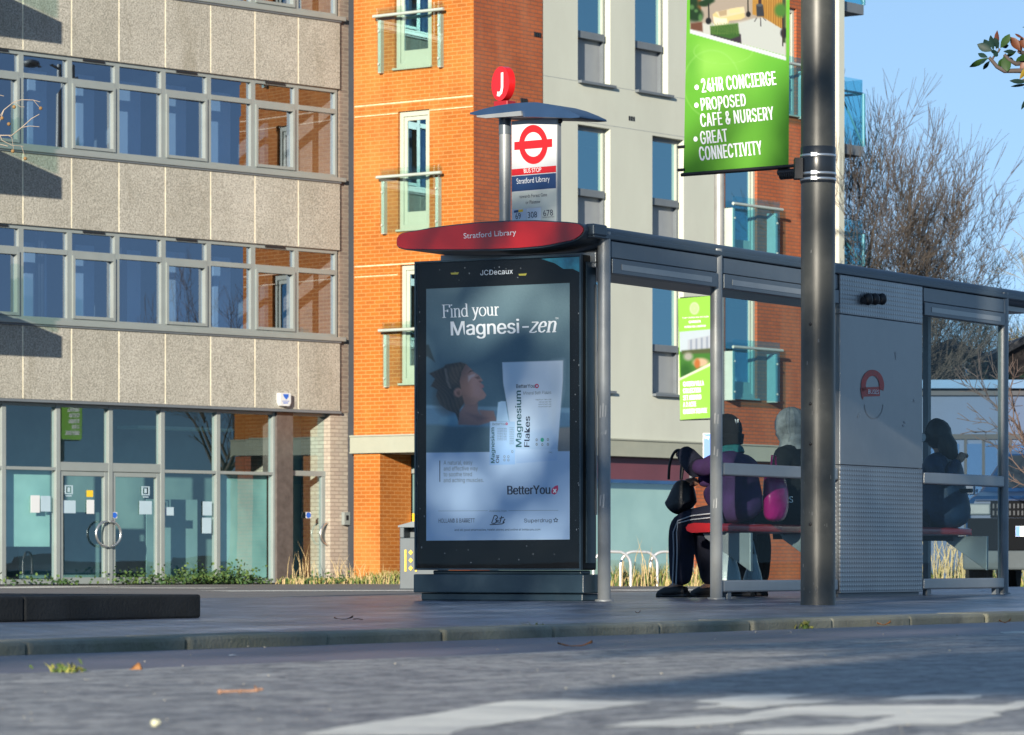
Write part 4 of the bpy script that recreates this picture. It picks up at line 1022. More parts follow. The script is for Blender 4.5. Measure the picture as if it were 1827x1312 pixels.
def paint_poster(p):
    X, Y = p.X, p.Y
    p.fill((58, 98, 128))
    k = np.clip((Y - 515) / 290, 0, 1)[..., None]
    p.c = np.array((88, 112, 120.)) * (1 - k) + np.array((44, 84, 110.)) * k
    p.ell((985, 560), (70, 110), (92, 118, 124), 1.6, 0.6)  # soft pale reflection painted into the background
    p.poly([W2(-50, 80), W2(130, 80), W2(190, 245), W2(120, 190), W2(-50, 215)], (38, 50, 52), 3)
    # bath
    p.poly([W2(-20, 640), W2(720, 690), W2(1480, 670), W2(1480, 1110), W2(-20, 1110)], (74, 116, 150), 3)
    p.poly([W2(-20, 640), W2(480, 655), W2(1480, 675), W2(1480, 720), W2(-20, 670)], (118, 160, 188), 4, .6)
    p.poly([W2(-20, 820), W2(700, 850), W2(1480, 850), W2(1480, 1110), W2(-20, 1110)], (62, 92, 108), 6)
    p.poly([W2(1330, 860), W2(1480, 850), W2(1480, 1110), W2(1300, 1110)], (112, 112, 112), 3)
    p.ell(W2(380, 790), (22, 10), (112, 170, 190), 1.0, .6)
    # a woman lying back, eyes closed
    sk = (140, 98, 88)
    p.poly([W2(*q) for q in [(470, 640), (590, 620), (590, 690), (620, 740), (745, 745), (760, 790), (600, 835), (410, 830), (400, 740)]], (122, 92, 92), 3)
    p.poly([W2(*q) for q in [(600, 690), (740, 700), (765, 790), (640, 780)]], (120, 92, 92), 3)
    p.poly([W2(*q) for q in [(600, 740), (690, 770), (590, 790), (480, 720)]], (84, 66, 76), 6, .7)
    hair = [(135, 350), (270, 290), (290, 265), (430, 243), (490, 268), (470, 330), (470, 420), (470, 500), (480, 600), (420, 690), (410, 790), (380, 720), (300, 690), (240, 640), (200, 560), (215, 500), (150, 470), (190, 400)]
    p.poly([W2(*q) for q in hair], (42, 38, 38), 2.5)
    p.poly([W2(*q) for q in [(330, 290), (470, 262), (440, 330), (400, 440), (340, 470), (310, 380)]], (92, 74, 62), 8, .8)
    p.ell(W2(300, 580), (20, 24), (34, 36, 40), 1.0, .8)
    face = [(478, 262), (530, 308), (545, 335), (575, 352), (600, 370), (638, 416), (612, 432), (634, 452), (646, 474), (626, 490), (655, 528), (670, 552), (652, 584), (600, 606), (560, 640), (470, 640), (450, 570), (430, 480), (420, 420), (440, 330)]
    p.poly([W2(*q) for q in face], sk, 1.6)
    p.poly([W2(*q) for q in [(520, 320), (600, 378), (590, 450), (620, 500), (600, 570), (540, 560), (520, 440)]], (158, 116, 112), 9, .8)
    p.poly([W2(*q) for q in [(430, 520), (520, 580), (600, 604), (560, 640), (470, 650)]], (104, 76, 72), 9, .6)
    p.poly([W2(*q) for q in [(495, 350), (520, 322), (556, 322), (520, 336)]], (52, 36, 34), 1.5)
    p.poly([W2(*q) for q in [(500, 370), (570, 352), (560, 372), (530, 390), (500, 430)]], (170, 158, 166), 3, .9)
    p.poly([W2(*q) for q in [(560, 388), (600, 372), (614, 398), (590, 404)]], (70, 44, 42), 2)
    p.ell(W2(628, 470), (3.6, 3.4), (142, 78, 86), .8)
    p.ell(W2(612, 424), (2.5, 1.8), (84, 44, 44), .6)
    p.ell(W2(404, 528), (7.5, 8), (146, 102, 92), .5); p.ell(W2(410, 534), (3.6, 4.6), (96, 64, 58), .8)
    p.poly([W2(*q) for q in [(275, 305), (300, 300), (318, 420), (345, 490), (325, 490), (295, 430)]], (112, 100, 92), 2, .8)
    # strands, grain and softer shading in the photo
    u_, v_ = (X - 740) * 5.247, (Y - 600) * 5.247
    inh = np.clip(0.5 - sdf(X, Y, [W2(*q) for q in hair]) / 3, 0, 1) * np.clip(0.5 + sdf(X, Y, [W2(*q) for q in face]) / 2, 0, 1)
    st_ = np.sin((u_ * .75 - v_ * .55 + 18 * np.sin(v_ * .02)) * .22) * .5 + np.sin((u_ * .6 - v_ * .8) * .47) * .5
    p.c += inh[..., None] * st_[..., None] * np.array((16., 13., 11.))
    p.c += RNG.normal(0, 2.2, X.shape)[..., None]
    k = np.clip((u_ - 470) / 190, 0, 1) * np.clip(0.5 - sdf(X, Y, [W2(*q) for q in face]) / 2, 0, 1); p.blend(.45 * k, (186, 152, 150))
    k = np.clip(1 - (u_ - 440) / 90, 0, 1) * np.clip(0.5 - sdf(X, Y, [W2(*q) for q in face]) / 2, 0, 1); p.blend(.28 * k, (92, 68, 62))
    p.blend(np.full(X.shape, .24), (108, 126, 136))  # even pale haze painted over the whole picture
    # pouch, bottle and box
    p.grad([W2(*q) for q in [(818, 245), (1388, 228), (1386, 420), (1360, 760), (1330, 1162), (948, 1192), (900, 900), (860, 620), (828, 440)]], (208, 218, 228), (150, 180, 212), 1, 640, 830, 1.2)
    p.poly([W2(*q) for q in [(1290, 240), (1388, 228), (1380, 520), (1300, 900), (1260, 700)]], (186, 200, 212), 14, .6)
    p.poly([W2(*q) for q in [(930, 900), (1300, 880), (1330, 1162), (948, 1192)]], (146, 176, 210), 10, .45)
    p.poly([W2(*q) for q in [(945, 1180), (1330, 1150), (1330, 1166), (946, 1196)]], (92, 112, 150), 2, .7)
    p.poly([W2(*q) for q in [(780, 620), (812, 608), (852, 610), (864, 700), (884, 800), (764, 800)]], (164, 198, 226), 1.4)
    p.grad([W2(*q) for q in [(704, 798), (938, 802), (940, 1200), (700, 1206)]], (160, 192, 224), (138, 176, 220), 1, 752, 830, 1)
    p.poly([W2(*q) for q in [(876, 801), (938, 802), (940, 1200), (886, 1202)]], (150, 182, 214), 1, .7)
    # pale lower part
    low = [(700, 808.5), (1030, 805), (1030, 1000), (700, 1000)]
    m_ = sdf(X, Y, low); s0 = p.c.copy(); p.c[:] = np.array((160, 186, 216)); k = np.clip(0.5 - m_ / 1.2, 0, 1)[..., None]; p.c = s0 * (1 - k) + p.c * k
    pb = [W2(*q) for q in [(948, 1060), (1340, 1060), (1330, 1162), (948, 1192)]]; p.grad(pb, (164, 190, 218), (146, 176, 214), 1, 800, 828, 1)
    p.grad([W2(*q) for q in [(702, 1060), (938, 1060), (940, 1200), (700, 1206)]], (146, 182, 222), (138, 176, 220), 1, 800, 830, 1)
po = print_mesh('poster', E, DP, pq, 215, 385, paint_poster, vcol('poster_print', 0.6, spec=0.2), case)
mb = MB(); g = DP + 0.0015
IW, IN, IT, IG, IP, IGR = range(6)
pen_text(mb, E, g, 'Find your', (789, 567), (892, 562.6), 15.5, IW, .19, .07)
fit_text(mb, E, g, 'Magnesi-', (804.5, 599), (944, 594), 25, IW, 0.02, space=0.97, font='sans')
pen_text(mb, E, g, 'zen', (944, 594), (993, 592), 19, IW, .22, .09, 0.22)
fit_text(mb, E, g, 'TM', (991, 570), (996, 569.8), 3, IW)
def T(body, x0, y0, x1, y1, cap, m, **k): fit_text(mb, E, g, body, (x0, y0), (x1, y1), cap, m, font='sans', **{kk: v * 0.6 if kk == 'bold' else v for kk, v in k.items()})
T('BetterYou', 921, 692.6, 954.5, 692, 6.6, IN, bold=0.012)
pxring(mb, E, g, (957.8, 689), (3.6, 4), (1.8, 2.0), IP, 16)
T('Mineral Bath Flakes', 934, 704.5, 983.5, 703, 5.6, IG)
for y, w in ((713.5, 28), (717.7, 22), (721.8, 23), (726, 23)): T('magnesium flakes soak' if y < 715 else 'natural bath salt', 983.5 - w, y + 1, 983.5, y + .5, 2.6, IG)
T('Magnesium', 930.5, 798, 929.5, 697, 10.2, IT, bold=0.06); T('Flakes', 944.5, 798, 945.5, 743, 9.4, IN, bold=0.06)
for x, y, m_ in ((957.5, 785, IG), (967.5, 785, IGR), (977.5, 784.5, IG), (957.5, 793, IG), (967.5, 793.5, IG), (977.5, 793, IG)):
    r = 3.2 if m_ == IGR else 2.0; pxring(mb, E, g, (x, y), (r, r + .6), (0.05 if m_ == IGR else 1.0, 0.05 if m_ == IGR else 1.0), m_, 12)
T('1kg', 979, 808.5, 985, 808, 2.6, IG)
T('Magnesium', 882.5, 826.5, 881.8, 763, 6.6, IT, bold=0.06); T('Oil', 890.3, 826.5, 890.6, 812, 5.6, IN, bold=0.06)
T('BetterYou', 878.5, 759, 902, 758.6, 4.4, IG); pxring(mb, E, g, (904, 756.5), (2, 2.4), (.8, 1), IP, 12)
for k in range(8): T('pure magnesium chloride', 887, 765.5 + k * 2.9, 904, 765.3 + k * 2.9, 1.7, IG)
for k in range(10): T('transdermal', 909, 764 + k * 3.2, 917, 763.9 + k * 3.2, 1.7, IG)
for x, y in ((900, 815), (907, 815), (900, 821), (907, 821), (914, 806)): pxring(mb, E, g, (x, y), (2, 2.4), (1.2, 1.4), IG, 10)
pxpoly(mb, E, g, [(784, 822), (785.4, 822), (785.4, 860), (784, 860)], IN)
for k, (s_, x1) in enumerate((('A natural, easy', 843), ('and effective way', 852.5), ('to soothe tired', 842), ('and aching muscles.', 863))): T(s_, 791.5, 829.5 + k * 10.4, x1, 829 + k * 10.4, 7.2, IG)
T('BetterYou', 905, 882.6, 982, 881.4, 15.5, IN, bold=0.04, space=0.97)
pxpoly(mb, E, g, [(985, 872), (990, 867.5), (995.5, 866), (996, 873), (993.5, 880), (989, 883), (984.5, 881), (983.5, 877)], IP)
pxpoly(mb, E, g + 0.001, [(986.5, 873.5), (988, 872), (990, 874.3), (991.8, 872), (993, 873.5), (991.2, 876), (993, 878.4), (991.5, 880), (989.7, 877.6), (987.8, 880), (986.5, 878.4), (988.4, 876)], IW)
pxpoly(mb, E, g, [(782, 911.7), (870, 911.2), (870, 911.8), (782, 912.3)], IG); pxpoly(mb, E, g, [(907, 911), (996, 910.5), (996, 911.1), (907, 911.6)], IG)
T('Available from', 873, 913.5, 904, 913.3, 3.4, IG)
T('HOLLAND & BARRETT', 782.5, 933, 847, 932.6, 7.4, IN)
pen_text(mb, E, g, 'oo', (884, 933), (892, 932.8), 5, IN, .22, .12, .3)
for pts in ([(877, 934), (882, 920), (886, 920), (888, 924), (884, 927), (887, 930), (883, 934), (878, 934)], [(892, 933), (895, 921)], [(891, 925), (899, 923.5)], [(897, 933), (901, 926), (898, 931), (900, 932.5), (896, 935), (874, 936.5)]):
    for a, b in zip(pts[:-1], pts[1:]):
        dx, dy = b[0] - a[0], b[1] - a[1]; l = math.hypot(dx, dy); nx, ny = -dy / l * .8, dx / l * .8
        pxpoly(mb, E, g, [(a[0] + nx, a[1] + ny), (b[0] + nx, b[1] + ny), (b[0] - nx, b[1] - ny), (a[0] - nx, a[1] - ny)], IN)
T('Superdrug', 935, 932.4, 984, 931.8, 6.6, IN)
for k in range(10):
    a0 = math.pi / 2 + k * math.pi / 5; a1 = a0 + math.pi / 5; r0, r1 = (4.2, 2) if k % 2 == 0 else (2, 4.2)
    A = (991.5 + r0 * math.cos(a0), 928.5 - r0 * math.sin(a0)); B = (991.5 + r1 * math.cos(a1), 928.5 - r1 * math.sin(a1))
    dx, dy = B[0] - A[0], B[1] - A[1]; l = math.hypot(dx, dy); nx, ny = -dy / l * .5, dx / l * .5
    pxpoly(mb, E, g, [(A[0] + nx, A[1] + ny), (B[0] + nx, B[1] + ny), (B[0] - nx, B[1] - ny), (A[0] - nx, A[1] - ny)], IN)
T('and all good pharmacies, health stores and online at betteryou.com', 811, 947.5, 964, 946.6, 3.6, IN)
mb.build('lettering', [M['ink_white'], M['ink_navy'], M['ink_teal'], M['ink_grey'], M['ink_pink'], M['ink_green']], po)
mb = MB(); fit_text(mb, E, D1 - 0.018, 'JCDecaux', (857, 491.5), (915, 488.5), 9, 0, 0.0, font='sans'); mb.build('lettering', mat('pale_lettering', (0.75, 0.8, 0.85), 0.5), case)
mb = MB(); mb.add([E.pt(uL + .01, zB + .01, D1), E.pt(uR - .01, zB + .01, D1), E.pt(uR - .01, zT - .01, D1), E.pt(uL + .01, zT - .01, D1)], [(0, 1, 2, 3)]); mb.build('front_glass', M['poster_glass'], case)
mb = MB()
for p in ((uL, uL + .012, zB, zT), (uR - .012, uR, zB, zT), (uL + .012, uR - .012, zB, zB + .012), (uL + .012, uR - .012, zT - .012, zT)): mb.fbox(E, *p, D1 - 0.021, D1 + 0.006)
mb.build('glass_frame', M['unit_blue'], case)
# torn film corner at the top right of the case
mb = MB(); pxpoly(mb, E, D1 - 0.017, [(965, 462), (1034, 458), (1034, 486), (1022, 480), (1005, 480), (990, 470)])
mb.build('torn_film', mat('torn_teal_film', (0.03, 0.26, 0.36), 0.3, var=0.5, scale=9), case)
mb = MB(); 
for x, y in ((804, 487), (925, 489)): pxpoly(mb, E, D1 - 0.018, [(x, y), (x + 15, y - 1), (x + 13, y + 3), (x + 1, y + 3)])
mb.build('yellow_label', mat('dull_yellow', (0.3, 0.28, 0.03), 0.6), case)

mb = MB(); rs = random.Random(4)
for k in range(46):
    x, y = (rs.uniform(744, 1032), rs.choice((rs.uniform(470, 500), rs.uniform(972, 1012)))) if k % 2 else (rs.choice((rs.uniform(744, 757), rs.uniform(1021, 1033))), rs.uniform(520, 960))
    w, h = rs.uniform(.8, 2.2), rs.uniform(.8, 3.5); pxpoly(mb, E, D1 - 0.0185, [(x, y), (x + w, y + .3), (x + w * .8, y + h), (x + .2, y + h * .9)])
mb.build('scuff', mat('grey_specks', (0.22, 0.24, 0.26), .7), case)

# ================================================================== bus stop flag on the shelter roof
Ff = Frame((E.pt(E.u(901, -0.25), 0, -0.25).x, E.pt(E.u(901, -0.25), 0, -0.25).y), (0.793, -0.609))
bs = empty('bus_stop_sign', (Ff.O.x, Ff.O.y, 2.58), 'bus stop flag with roundel and red letter J disc above the shelter roof', 'bus stop sign')
fz = lambda y: HC + (YH - y) / F * Ff.O.y
mb = MB(); mb.lathe((Ff.O.x, Ff.O.y), [(0.041, 2.50), (0.041, fz(205))], 18); mb.build('pole', M['post'], bs)
mb = MB(); mb.lathe((Ff.O.x, Ff.O.y), [(0.044, fz(240)), (0.044, fz(212))], 18); mb.build('collar', M['shelter'], bs)
FD = 0.02
u0, u1 = Ff.u(912.5, FD), Ff.u(993.5, FD); z0, z1 = 2.60, Ff.z(952, 213, FD)
mb = MB(); mb.fbox(Ff, u0, u1, z0, z1, FD - 0.03, FD); fl = mb.build('flag', M['sign_white'], bs, 0.004)
mb = MB(); mb.fbox(Ff, u1 + 0.001, u1 + 0.012, z0, z1, FD - 0.035, FD + 0.004); mb.build('flag_edge', M['shelter_pale'], fl)
g = FD + 0.002; mb = MB(); c = (951.5, 258)
pxring(mb, Ff, g, c, (25.5, 35), (16.5, 22), 0, 48)
def bar(y0, y1, x0, x1, m, slope=-0.085, gg=None):
    pxpoly(mb, Ff, gg or g, [(x0, y0 - slope * (953 - x0) * 1.0 * 1), (x1, y0 + slope * (x1 - 953)), (x1, y1 + slope * (x1 - 953)), (x0, y1 - slope * (953 - x0))], m)
bar(250.5, 265, 917.5, 985, 0, -0.085, g + 0.001)
bar(299, 310.5, 913, 992, 0, -0.085); bar(312, 339, 913, 992, 1, -0.082); bar(341, 370, 913.5, 993, 2, -0.08); bar(371.5, 395, 913.5, 939, 3, -0.08); bar(371.5, 395, 940, 965, 4, -0.08); bar(369.5, 395, 966, 993, 2, -0.08)
g2 = g + 0.0015
fit_text(mb, Ff, g2, 'BUS STOP', (935, 309), (966, 306.4), 7.5, 5)
fit_text(mb, Ff, g2, 'Stratford Library', (922, 328.5), (981, 323.5), 9.5, 5, 0.0)
fit_text(mb, Ff, g2, 'towards Forest Gate', (927, 354), (976, 350.2), 6, 6); fit_text(mb, Ff, g2, 'or Plaistow', (938, 364.5), (964, 362.4), 6, 6)
fit_text(mb, Ff, g2, '69', (920, 391.3), (929.5, 390.5), 10.5, 6); fit_text(mb, Ff, g2, '308', (942, 389.3), (958.5, 388), 10.5, 6); fit_text(mb, Ff, g2, '678', (969.5, 386), (987, 384.6), 10.5, 6)
pxpoly(mb, Ff, g2, [(917, 376), (925, 374.6), (925, 379), (917, 380.2)], 1); pxpoly(mb, Ff, g2, [(925, 374.6), (933, 373.6), (933, 378), (925, 379)], 7)
fit_text(mb, Ff, g2, 'School journeys', (968, 389.4), (989, 387.6), 2.6, 6)
mb.build('lettering', [M['red'], mat('tfl_blue', (0.02, 0.055, 0.16), 0.35), mat('pale_green_grey', (0.52, 0.56, 0.52), 0.35), mat('pale_blue_tile', (0.46, 0.54, 0.66), 0.35), mat('blue_white_tile', (0.56, 0.62, 0.70), 0.35), M['ink_white'], M['ink_navy'], M['yellow']], fl)
# canopy
mb = MB()
top = [(855, 204), (880, 197), (905, 191), (930, 187.5), (955, 185.5), (975, 185.5), (995, 188.5), (1015, 194), (1035, 202), (1050, 209)]
pts_ = [Ff.uz(x, y, 0.05) for x, y in top]; bot = [Ff.uz(x, y, 0.05) for x, y in [(1051, 212.5), (1035, 213.5), (995, 212), (950, 211), (900, 211), (856, 207)]]
pl = (pts_ + bot)[::-1]
mb.prism(pl, Ff, -0.16, 0.16, 0, True); cp = mb.build('canopy', mat('canopy_blue', (0.016, 0.042, 0.10), 0.4, var=0.15), bs, 0.02)
mb = MB(); lo = [Ff.uz(x, y, 0.16) for x, y in [(853, 207), (932, 198.5), (934, 207), (870, 211.5), (854, 209.5)]]; mb.prism(lo[::-1], Ff, 0.163, 0.18, 0); mb.build('canopy_lit_edge', M['shelter_pale'], cp)  # pale strip imitates light catching the canopy's front edge
mb = MB(); mb.ball(Ff.P(999, 216, 0.0), 0.02, 8); mb.build('lamp', M['black'], cp)
# J disc
Jf = Frame((Ff.O.x, Ff.O.y), (0.52, -0.854)); jz = fz(150)
mb = MB(); mb.fbox(Ff, -0.065, 0.06, fz(191), fz(181), -0.05, 0.05); jb = mb.build('disc_mount', mat('dark_red', (0.28, 0.01, 0.015), 0.4), bs, 0.006)
mb = MB(); n = 36; R0 = 0.122
ring = [(R0 * math.cos(-2 * math.pi * k / n), jz + R0 * math.sin(-2 * math.pi * k / n)) for k in range(n)]
mb.prism(ring, Jf, -0.012, 0.04, 0, True); jd = mb.build('letter_disc', M['red'], bs, 0.012)
mb = MB()
jp = [(0.030, .075), (0.030, -.030), (0.018, -.062), (-.008, -.075), (-.038, -.068)]
w = .016
def offs(p):
    out = []
    for sgn in (1, -1):
        row = []
        for i, q in enumerate(p):
            a = p[max(0, i - 1)]; b = p[min(len(p) - 1, i + 1)]; dx, dz = b[0] - a[0], b[1] - a[1]; l = math.hypot(dx, dz)
            row.append((q[0] - dz / l * w * sgn, q[1] + dx / l * w * sgn))
        out.append(row)
    return out
A, B = offs(jp)
for i in range(len(jp) - 1):
    mb.add([Jf.pt(A[i][0], jz + A[i][1], .0425), Jf.pt(B[i][0], jz + B[i][1], .0425), Jf.pt(B[i + 1][0], jz + B[i + 1][1], .0425), Jf.pt(A[i + 1][0], jz + A[i + 1][1], .0425)], [(0, 3, 2, 1)])
mb.build('lettering', M['ink_white'], jd)
# ================================================================== lamp columns and banners
M['lamp'] = mat('lamp_paint', (0.046, 0.048, 0.044), 0.42, metal=0.1, var=0.25, scale=1.5, dirt=(0.11, 0.11, 0.10), dscale=4, damt=0.4)
LX, LY = ray(1459.5) * 24.4, 24.4
lp = empty('street_lamp', (LX, LY, 0), 'thick dark grey lamp column in front of the shelter, carrying the large banner', 'lamp column')
rz = lambda y: HC + (YH - y) / F * LY
mb = MB(); mb.lathe((LX, LY), [(0.111, 0.0), (0.110, 0.02), (0.108, 1.5), (0.108, 3.4), (0.104, 6.5)], 40); col_ = mb.build('pole', M['lamp'], lp)
mb = MB(); mb.lathe((LX, LY), [(0.104, 6.501), (0.10, 6.55), (0.075, 9.0), (0.075, 9.2)], 24); mb.tube([(LX, LY, 9.1), (LX + .3, LY - .6, 9.3), (LX + .6, LY - 1.3, 9.3)], 0.04, 8); mb.ball((LX + .65, LY - 1.5, 9.3), 0.2, 10, 0, .8, 1.6, .4); mb.build('lamp_head', M['lamp'], lp)
mb = MB()
mb.lathe((LX, LY), [(0.1095, rz(328)), (0.112, rz(327)), (0.112, rz(264)), (0.1095, rz(263))], 40, 0)
mb.build('band', mat('black_band', (0.012, 0.016, 0.022), 0.3), lp)
for y in (279, 311, 321):
    mb = MB(); mb.lathe((LX, LY), [(0.1125, rz(y + 2.5)), (0.1145, rz(y + 2.2)), (0.1145, rz(y - 2.2)), (0.1125, rz(y - 2.5))], 40); p = (LX - 0.035, LY - 0.108)
    mb.wbox(p[0] - .02, p[0] + .02, p[1] - .016, p[1] + .005, rz(y + 3.5), rz(y - 3.5)); mb.build('strap', M['steel'], lp)
def plate(y0, y1, name):
    mb = MB(); r = 0.1125; n = 8; A = [math.radians(-90 - 52 + 52 * k / n) for k in range(n + 1)]
    z0, z1 = rz(y1), rz(y0); vs = []
    for a in A: vs += [(LX + r * math.cos(a), LY + r * math.sin(a), z0), (LX + r * math.cos(a), LY + r * math.sin(a), z1)]
    for a in A: vs += [(LX + .105 * math.cos(a), LY + .105 * math.sin(a), z0), (LX + .105 * math.cos(a), LY + .105 * math.sin(a), z1)]
    k0 = 2 * (n + 1)
    f = [(2 * i, 2 * i + 2, 2 * i + 3, 2 * i + 1) for i in range(n)]
    f += [(2 * i, k0 + 2 * i, k0 + 2 * i + 2, 2 * i + 2) for i in range(n)] + [(2 * i + 1, 2 * i + 3, k0 + 2 * i + 3, k0 + 2 * i + 1) for i in range(n)]
    f += [(0, 1, k0 + 1, k0), (2 * n, k0 + 2 * n, k0 + 2 * n + 1, 2 * n + 1)]
    mb.add(vs, f, 0); pl_ = mb.build(name, M['lamp'], lp)
    mb = MB(); a = math.radians(-90 - 30)
    for z in (z0 + 0.05, z1 - 0.05): mb.ball((LX + r * math.cos(a), LY + r * math.sin(a), z), 0.011, 8)
    mb.build('screw', M['black'], pl_)
mb = MB(); rs = random.Random(8)
for k in range(26):
    a = math.radians(-90 + rs.uniform(-65, 70)); z = rs.choice((rs.uniform(.03, .6), rs.uniform(.5, 2.4))); w, h = rs.uniform(.02, .10), rs.uniform(.004, .03); r = .1125 if z < 2.5 else .11
    mb.add([(LX + r * math.cos(a), LY + r * math.sin(a), z), (LX + r * math.cos(a + w), LY + r * math.sin(a + w), z + .003), (LX + r * math.cos(a + w * .8), LY + r * math.sin(a + w * .8), z + h), (LX + r * math.cos(a + .01), LY + r * math.sin(a + .01), z + h * .8)], [(0, 1, 2, 3)])
mb.build('scuff', mat('lamp_scuff', (.15, .155, .15), .6), lp)
plate(566, 736, 'door_plate'); plate(779, 950, 'door_plate')
Bf = Frame((LX, LY), (0.788, -0.616))
# banner arm
for y in (303, None):
    z = rz(y) if y else 4.86
    mb = MB(); mb.tube([Bf.pt(-0.10, z - 0.0, 0), Bf.pt(-0.30, z, 0)], 0.020, 10); mb.wbox(LX - .15, LX - .10, LY - .06, LY + .06, z - .06, z + .07)
    for k in range(9): q = -0.17 - k * 0.014; mb.tube([Bf.pt(q, z - .022, 0), Bf.pt(q + .007, z - .022, 0)], 0.026, 10)
    mb.tube([Bf.pt(-0.12, z + .035, 0.01), Bf.pt(-1.04, z + 0.033, 0.01)], 0.011, 8)
    mb.build('banner_arm', M['black'], lp, 0)
bn = empty('banner', (Bf.pt(-0.55, 0).x, Bf.pt(-0.55, 0).y, rz(306)), 'large bright green advertising banner hung from the thick lamp column', 'banner')
def W3(x, y): return (1220 + x / 9.135, y / 9.135)
def paint_banner(p):
    X, Y = p.X, p.Y
    p.fill((116, 196, 66))
    for c, r, col, o in (((1268, 112), (40, 26), (168, 230, 110), .8), ((1300, 105), (60, 40), (150, 220, 92), .7), ((1390, 180), (30, 90), (104, 184, 66), .6), ((1232, 115), (14, 30), (90, 170, 56), .6), ((1236, 230), (22, 60), (98, 176, 60), .5), ((1330, 280), (90, 50), (128, 206, 76), .7), ((1385, 120), (36, 16), (102, 186, 62), .5), ((1318, 186), (30, 40), (130, 208, 84), .6)): p.ell(c, r, col, 1.6, o)
    for c, r in (((1290, 92), (52, 22)), ((1270, 150), (50, 60))):
        k = np.sqrt(((X - c[0]) / r[0]) ** 2 + ((Y - c[1]) / r[1]) ** 2); p.blend(.35 * np.clip(1 - np.abs(k - 1) * 22, 0, 1) * (Y > 80), (168, 228, 128))
    ph = [(1231, -400), (1403, -400), (1402.5, 100), (1231, 53)]
    s0 = p.c.copy(); p.fill((176, 164, 152))
    def q(*a): return [W3(*b) for b in a]
    p.poly(q((100, 380), (800, 380), (1300, 280), (1660, 500), (1660, 960), (100, 520)), (206, 208, 206), 4)
    p.poly(q((880, 400), (1150, 300), (1320, 340), (1600, 470), (1660, 940), (950, 700)), (200, 206, 206), 3)
    p.poly(q((1120, -900), (1660, -900), (1660, 480), (1560, 450), (1300, 290), (1120, 240)), (186, 140, 70), 2)
    xx = (X - 1220) * 9.135; st_ = (np.sin(xx * 0.16) > 0.55) & (xx > 1290) & (Y < 52) & (Y < (290 + (xx - 1300) * .62) / 9.135); p.blend(.5 * st_.astype(float), (120, 76, 30))
    p.poly(q((100, -900), (290, -900), (280, 300), (100, 300)), (140, 96, 60), 3)
    for c, r in (((140, 200), (110, 150)), ((220, 250), (95, 100)), ((150, 40), (80, 90)), ((330, 60), (100, 50)), ((410, 10), (90, 50))): p.ell(W3(*c), (r[0] / 9.135, r[1] / 9.135), (34, 62, 40), .6)
    for c, r in (((270, 290), (34, 60)), ((130, 120), (40, 40)), ((200, 180), (30, 26))): p.ell(W3(*c), (r[0] / 9.135, r[1] / 9.135), (96, 142, 88), .8, .8)
    p.poly(q((110, 380), (300, 360), (310, 520), (110, 480)), (112, 76, 62), 3)
    p.poly(q((395, 60), (415, 60), (420, 300), (398, 300)), (38, 40, 42), 1.2); p.ell(W3(402, 345), (5, 6), (34, 38, 44), .4)
    p.poly(q((470, 240), (530, 190), (590, 280), (980, 190), (1000, 280), (930, 320), (740, 340), (720, 420), (520, 440), (490, 380)), (226, 206, 150), 2)
    p.poly(q((520, 200), (700, 160), (980, 110), (1000, 210), (720, 270), (580, 290)), (228, 214, 180), 2)
    p.poly(q((560, 190), (700, 160), (700, 250), (590, 270)), (186, 166, 136), 2); p.poly(q((740, 150), (910, 120), (920, 200), (750, 220)), (232, 216, 168), 2)
    p.poly(q((480, 270), (600, 300), (700, 300), (720, 410), (500, 420)), (240, 232, 210), 2)
    p.poly(q((1035, -100), (1055, -100), (1060, 210), (1038, 210)), (52, 54, 50), 1); p.ell(W3(1052, 235), (4.2, 5), (36, 38, 42), .4)
    p.poly(q((1215, -100), (1265, -100), (1265, 60), (1215, 60)), (70, 50, 52), 1); p.poly(q((1180, 90), (1290, 80), (1310, 270), (1190, 270)), (58, 62, 70), 1.5); p.ell(W3(1235, 85), (6, 2.5), (86, 92, 98), .4)
    for a, b in (((1190, 290), (1150, 360)), ((1250, 290), (1255, 430)), ((1290, 290), (1340, 340))): p.poly(q((a[0] - 8, a[1]), (a[0] + 8, a[1]), (b[0] + 8, b[1]), (b[0] - 8, b[1])), (80, 78, 84), 1)
    p.poly(q((440, 480), (930, 560), (940, 720), (440, 580)), (62, 54, 68), 2)
    p.poly(q((430, 430), (880, 380), (910, 590), (760, 640), (440, 560)), (62, 104, 50), 3)
    st_ = (np.sin(xx * 0.22 + np.sin(Y * 1.3)) > 0.5) & (xx > 430) & (xx < 890) & (Y > 41) & (Y < 62); p.blend(.6 * st_.astype(float), (128, 158, 84))
    p.poly(q((1600, -900), (1660, -900), (1660, 700), (1610, 700)), (66, 84, 60), 2); p.ell(W3(1580, 170), (11, 12), (78, 130, 60), .6); p.ell(W3(1640, 540), (7, 9), (40, 40, 50), .5); p.poly(q((1600, 300), (1625, 300), (1625, 760), (1605, 760)), (58, 50, 50), 1)
    photo = p.c.copy(); a = np.clip(0.5 - sdf(X, Y, ph), 0, 1)[..., None]; p.c = s0 * (1 - a) + photo * a
    p.poly(q((100, 480), (1665, 920), (1668, 990), (100, 545)), (222, 226, 240), 1)
    p.poly([(1222, -500), (1231, -500), (1230.5, 60), (1222, 60)], (106, 190, 60), .8, 0); 
q1 = [(1230, -215), (1410, -200), (1407, 298.5), (1219.5, 314)]
pr = print_mesh('print', Bf, 0.0, q1, 150, 300, paint_banner, vcol('banner_print', 0.65, spec=0.2, translucent=0.3), bn, gain=0.74)
mb = MB(); qq = [Bf.P(*c, -0.004) for c in q1]; mb.add(qq, [(0, 1, 2, 3)]); mb.build('backing', mat('green_cloth', (0.10, 0.33, 0.03), 0.7), bn)
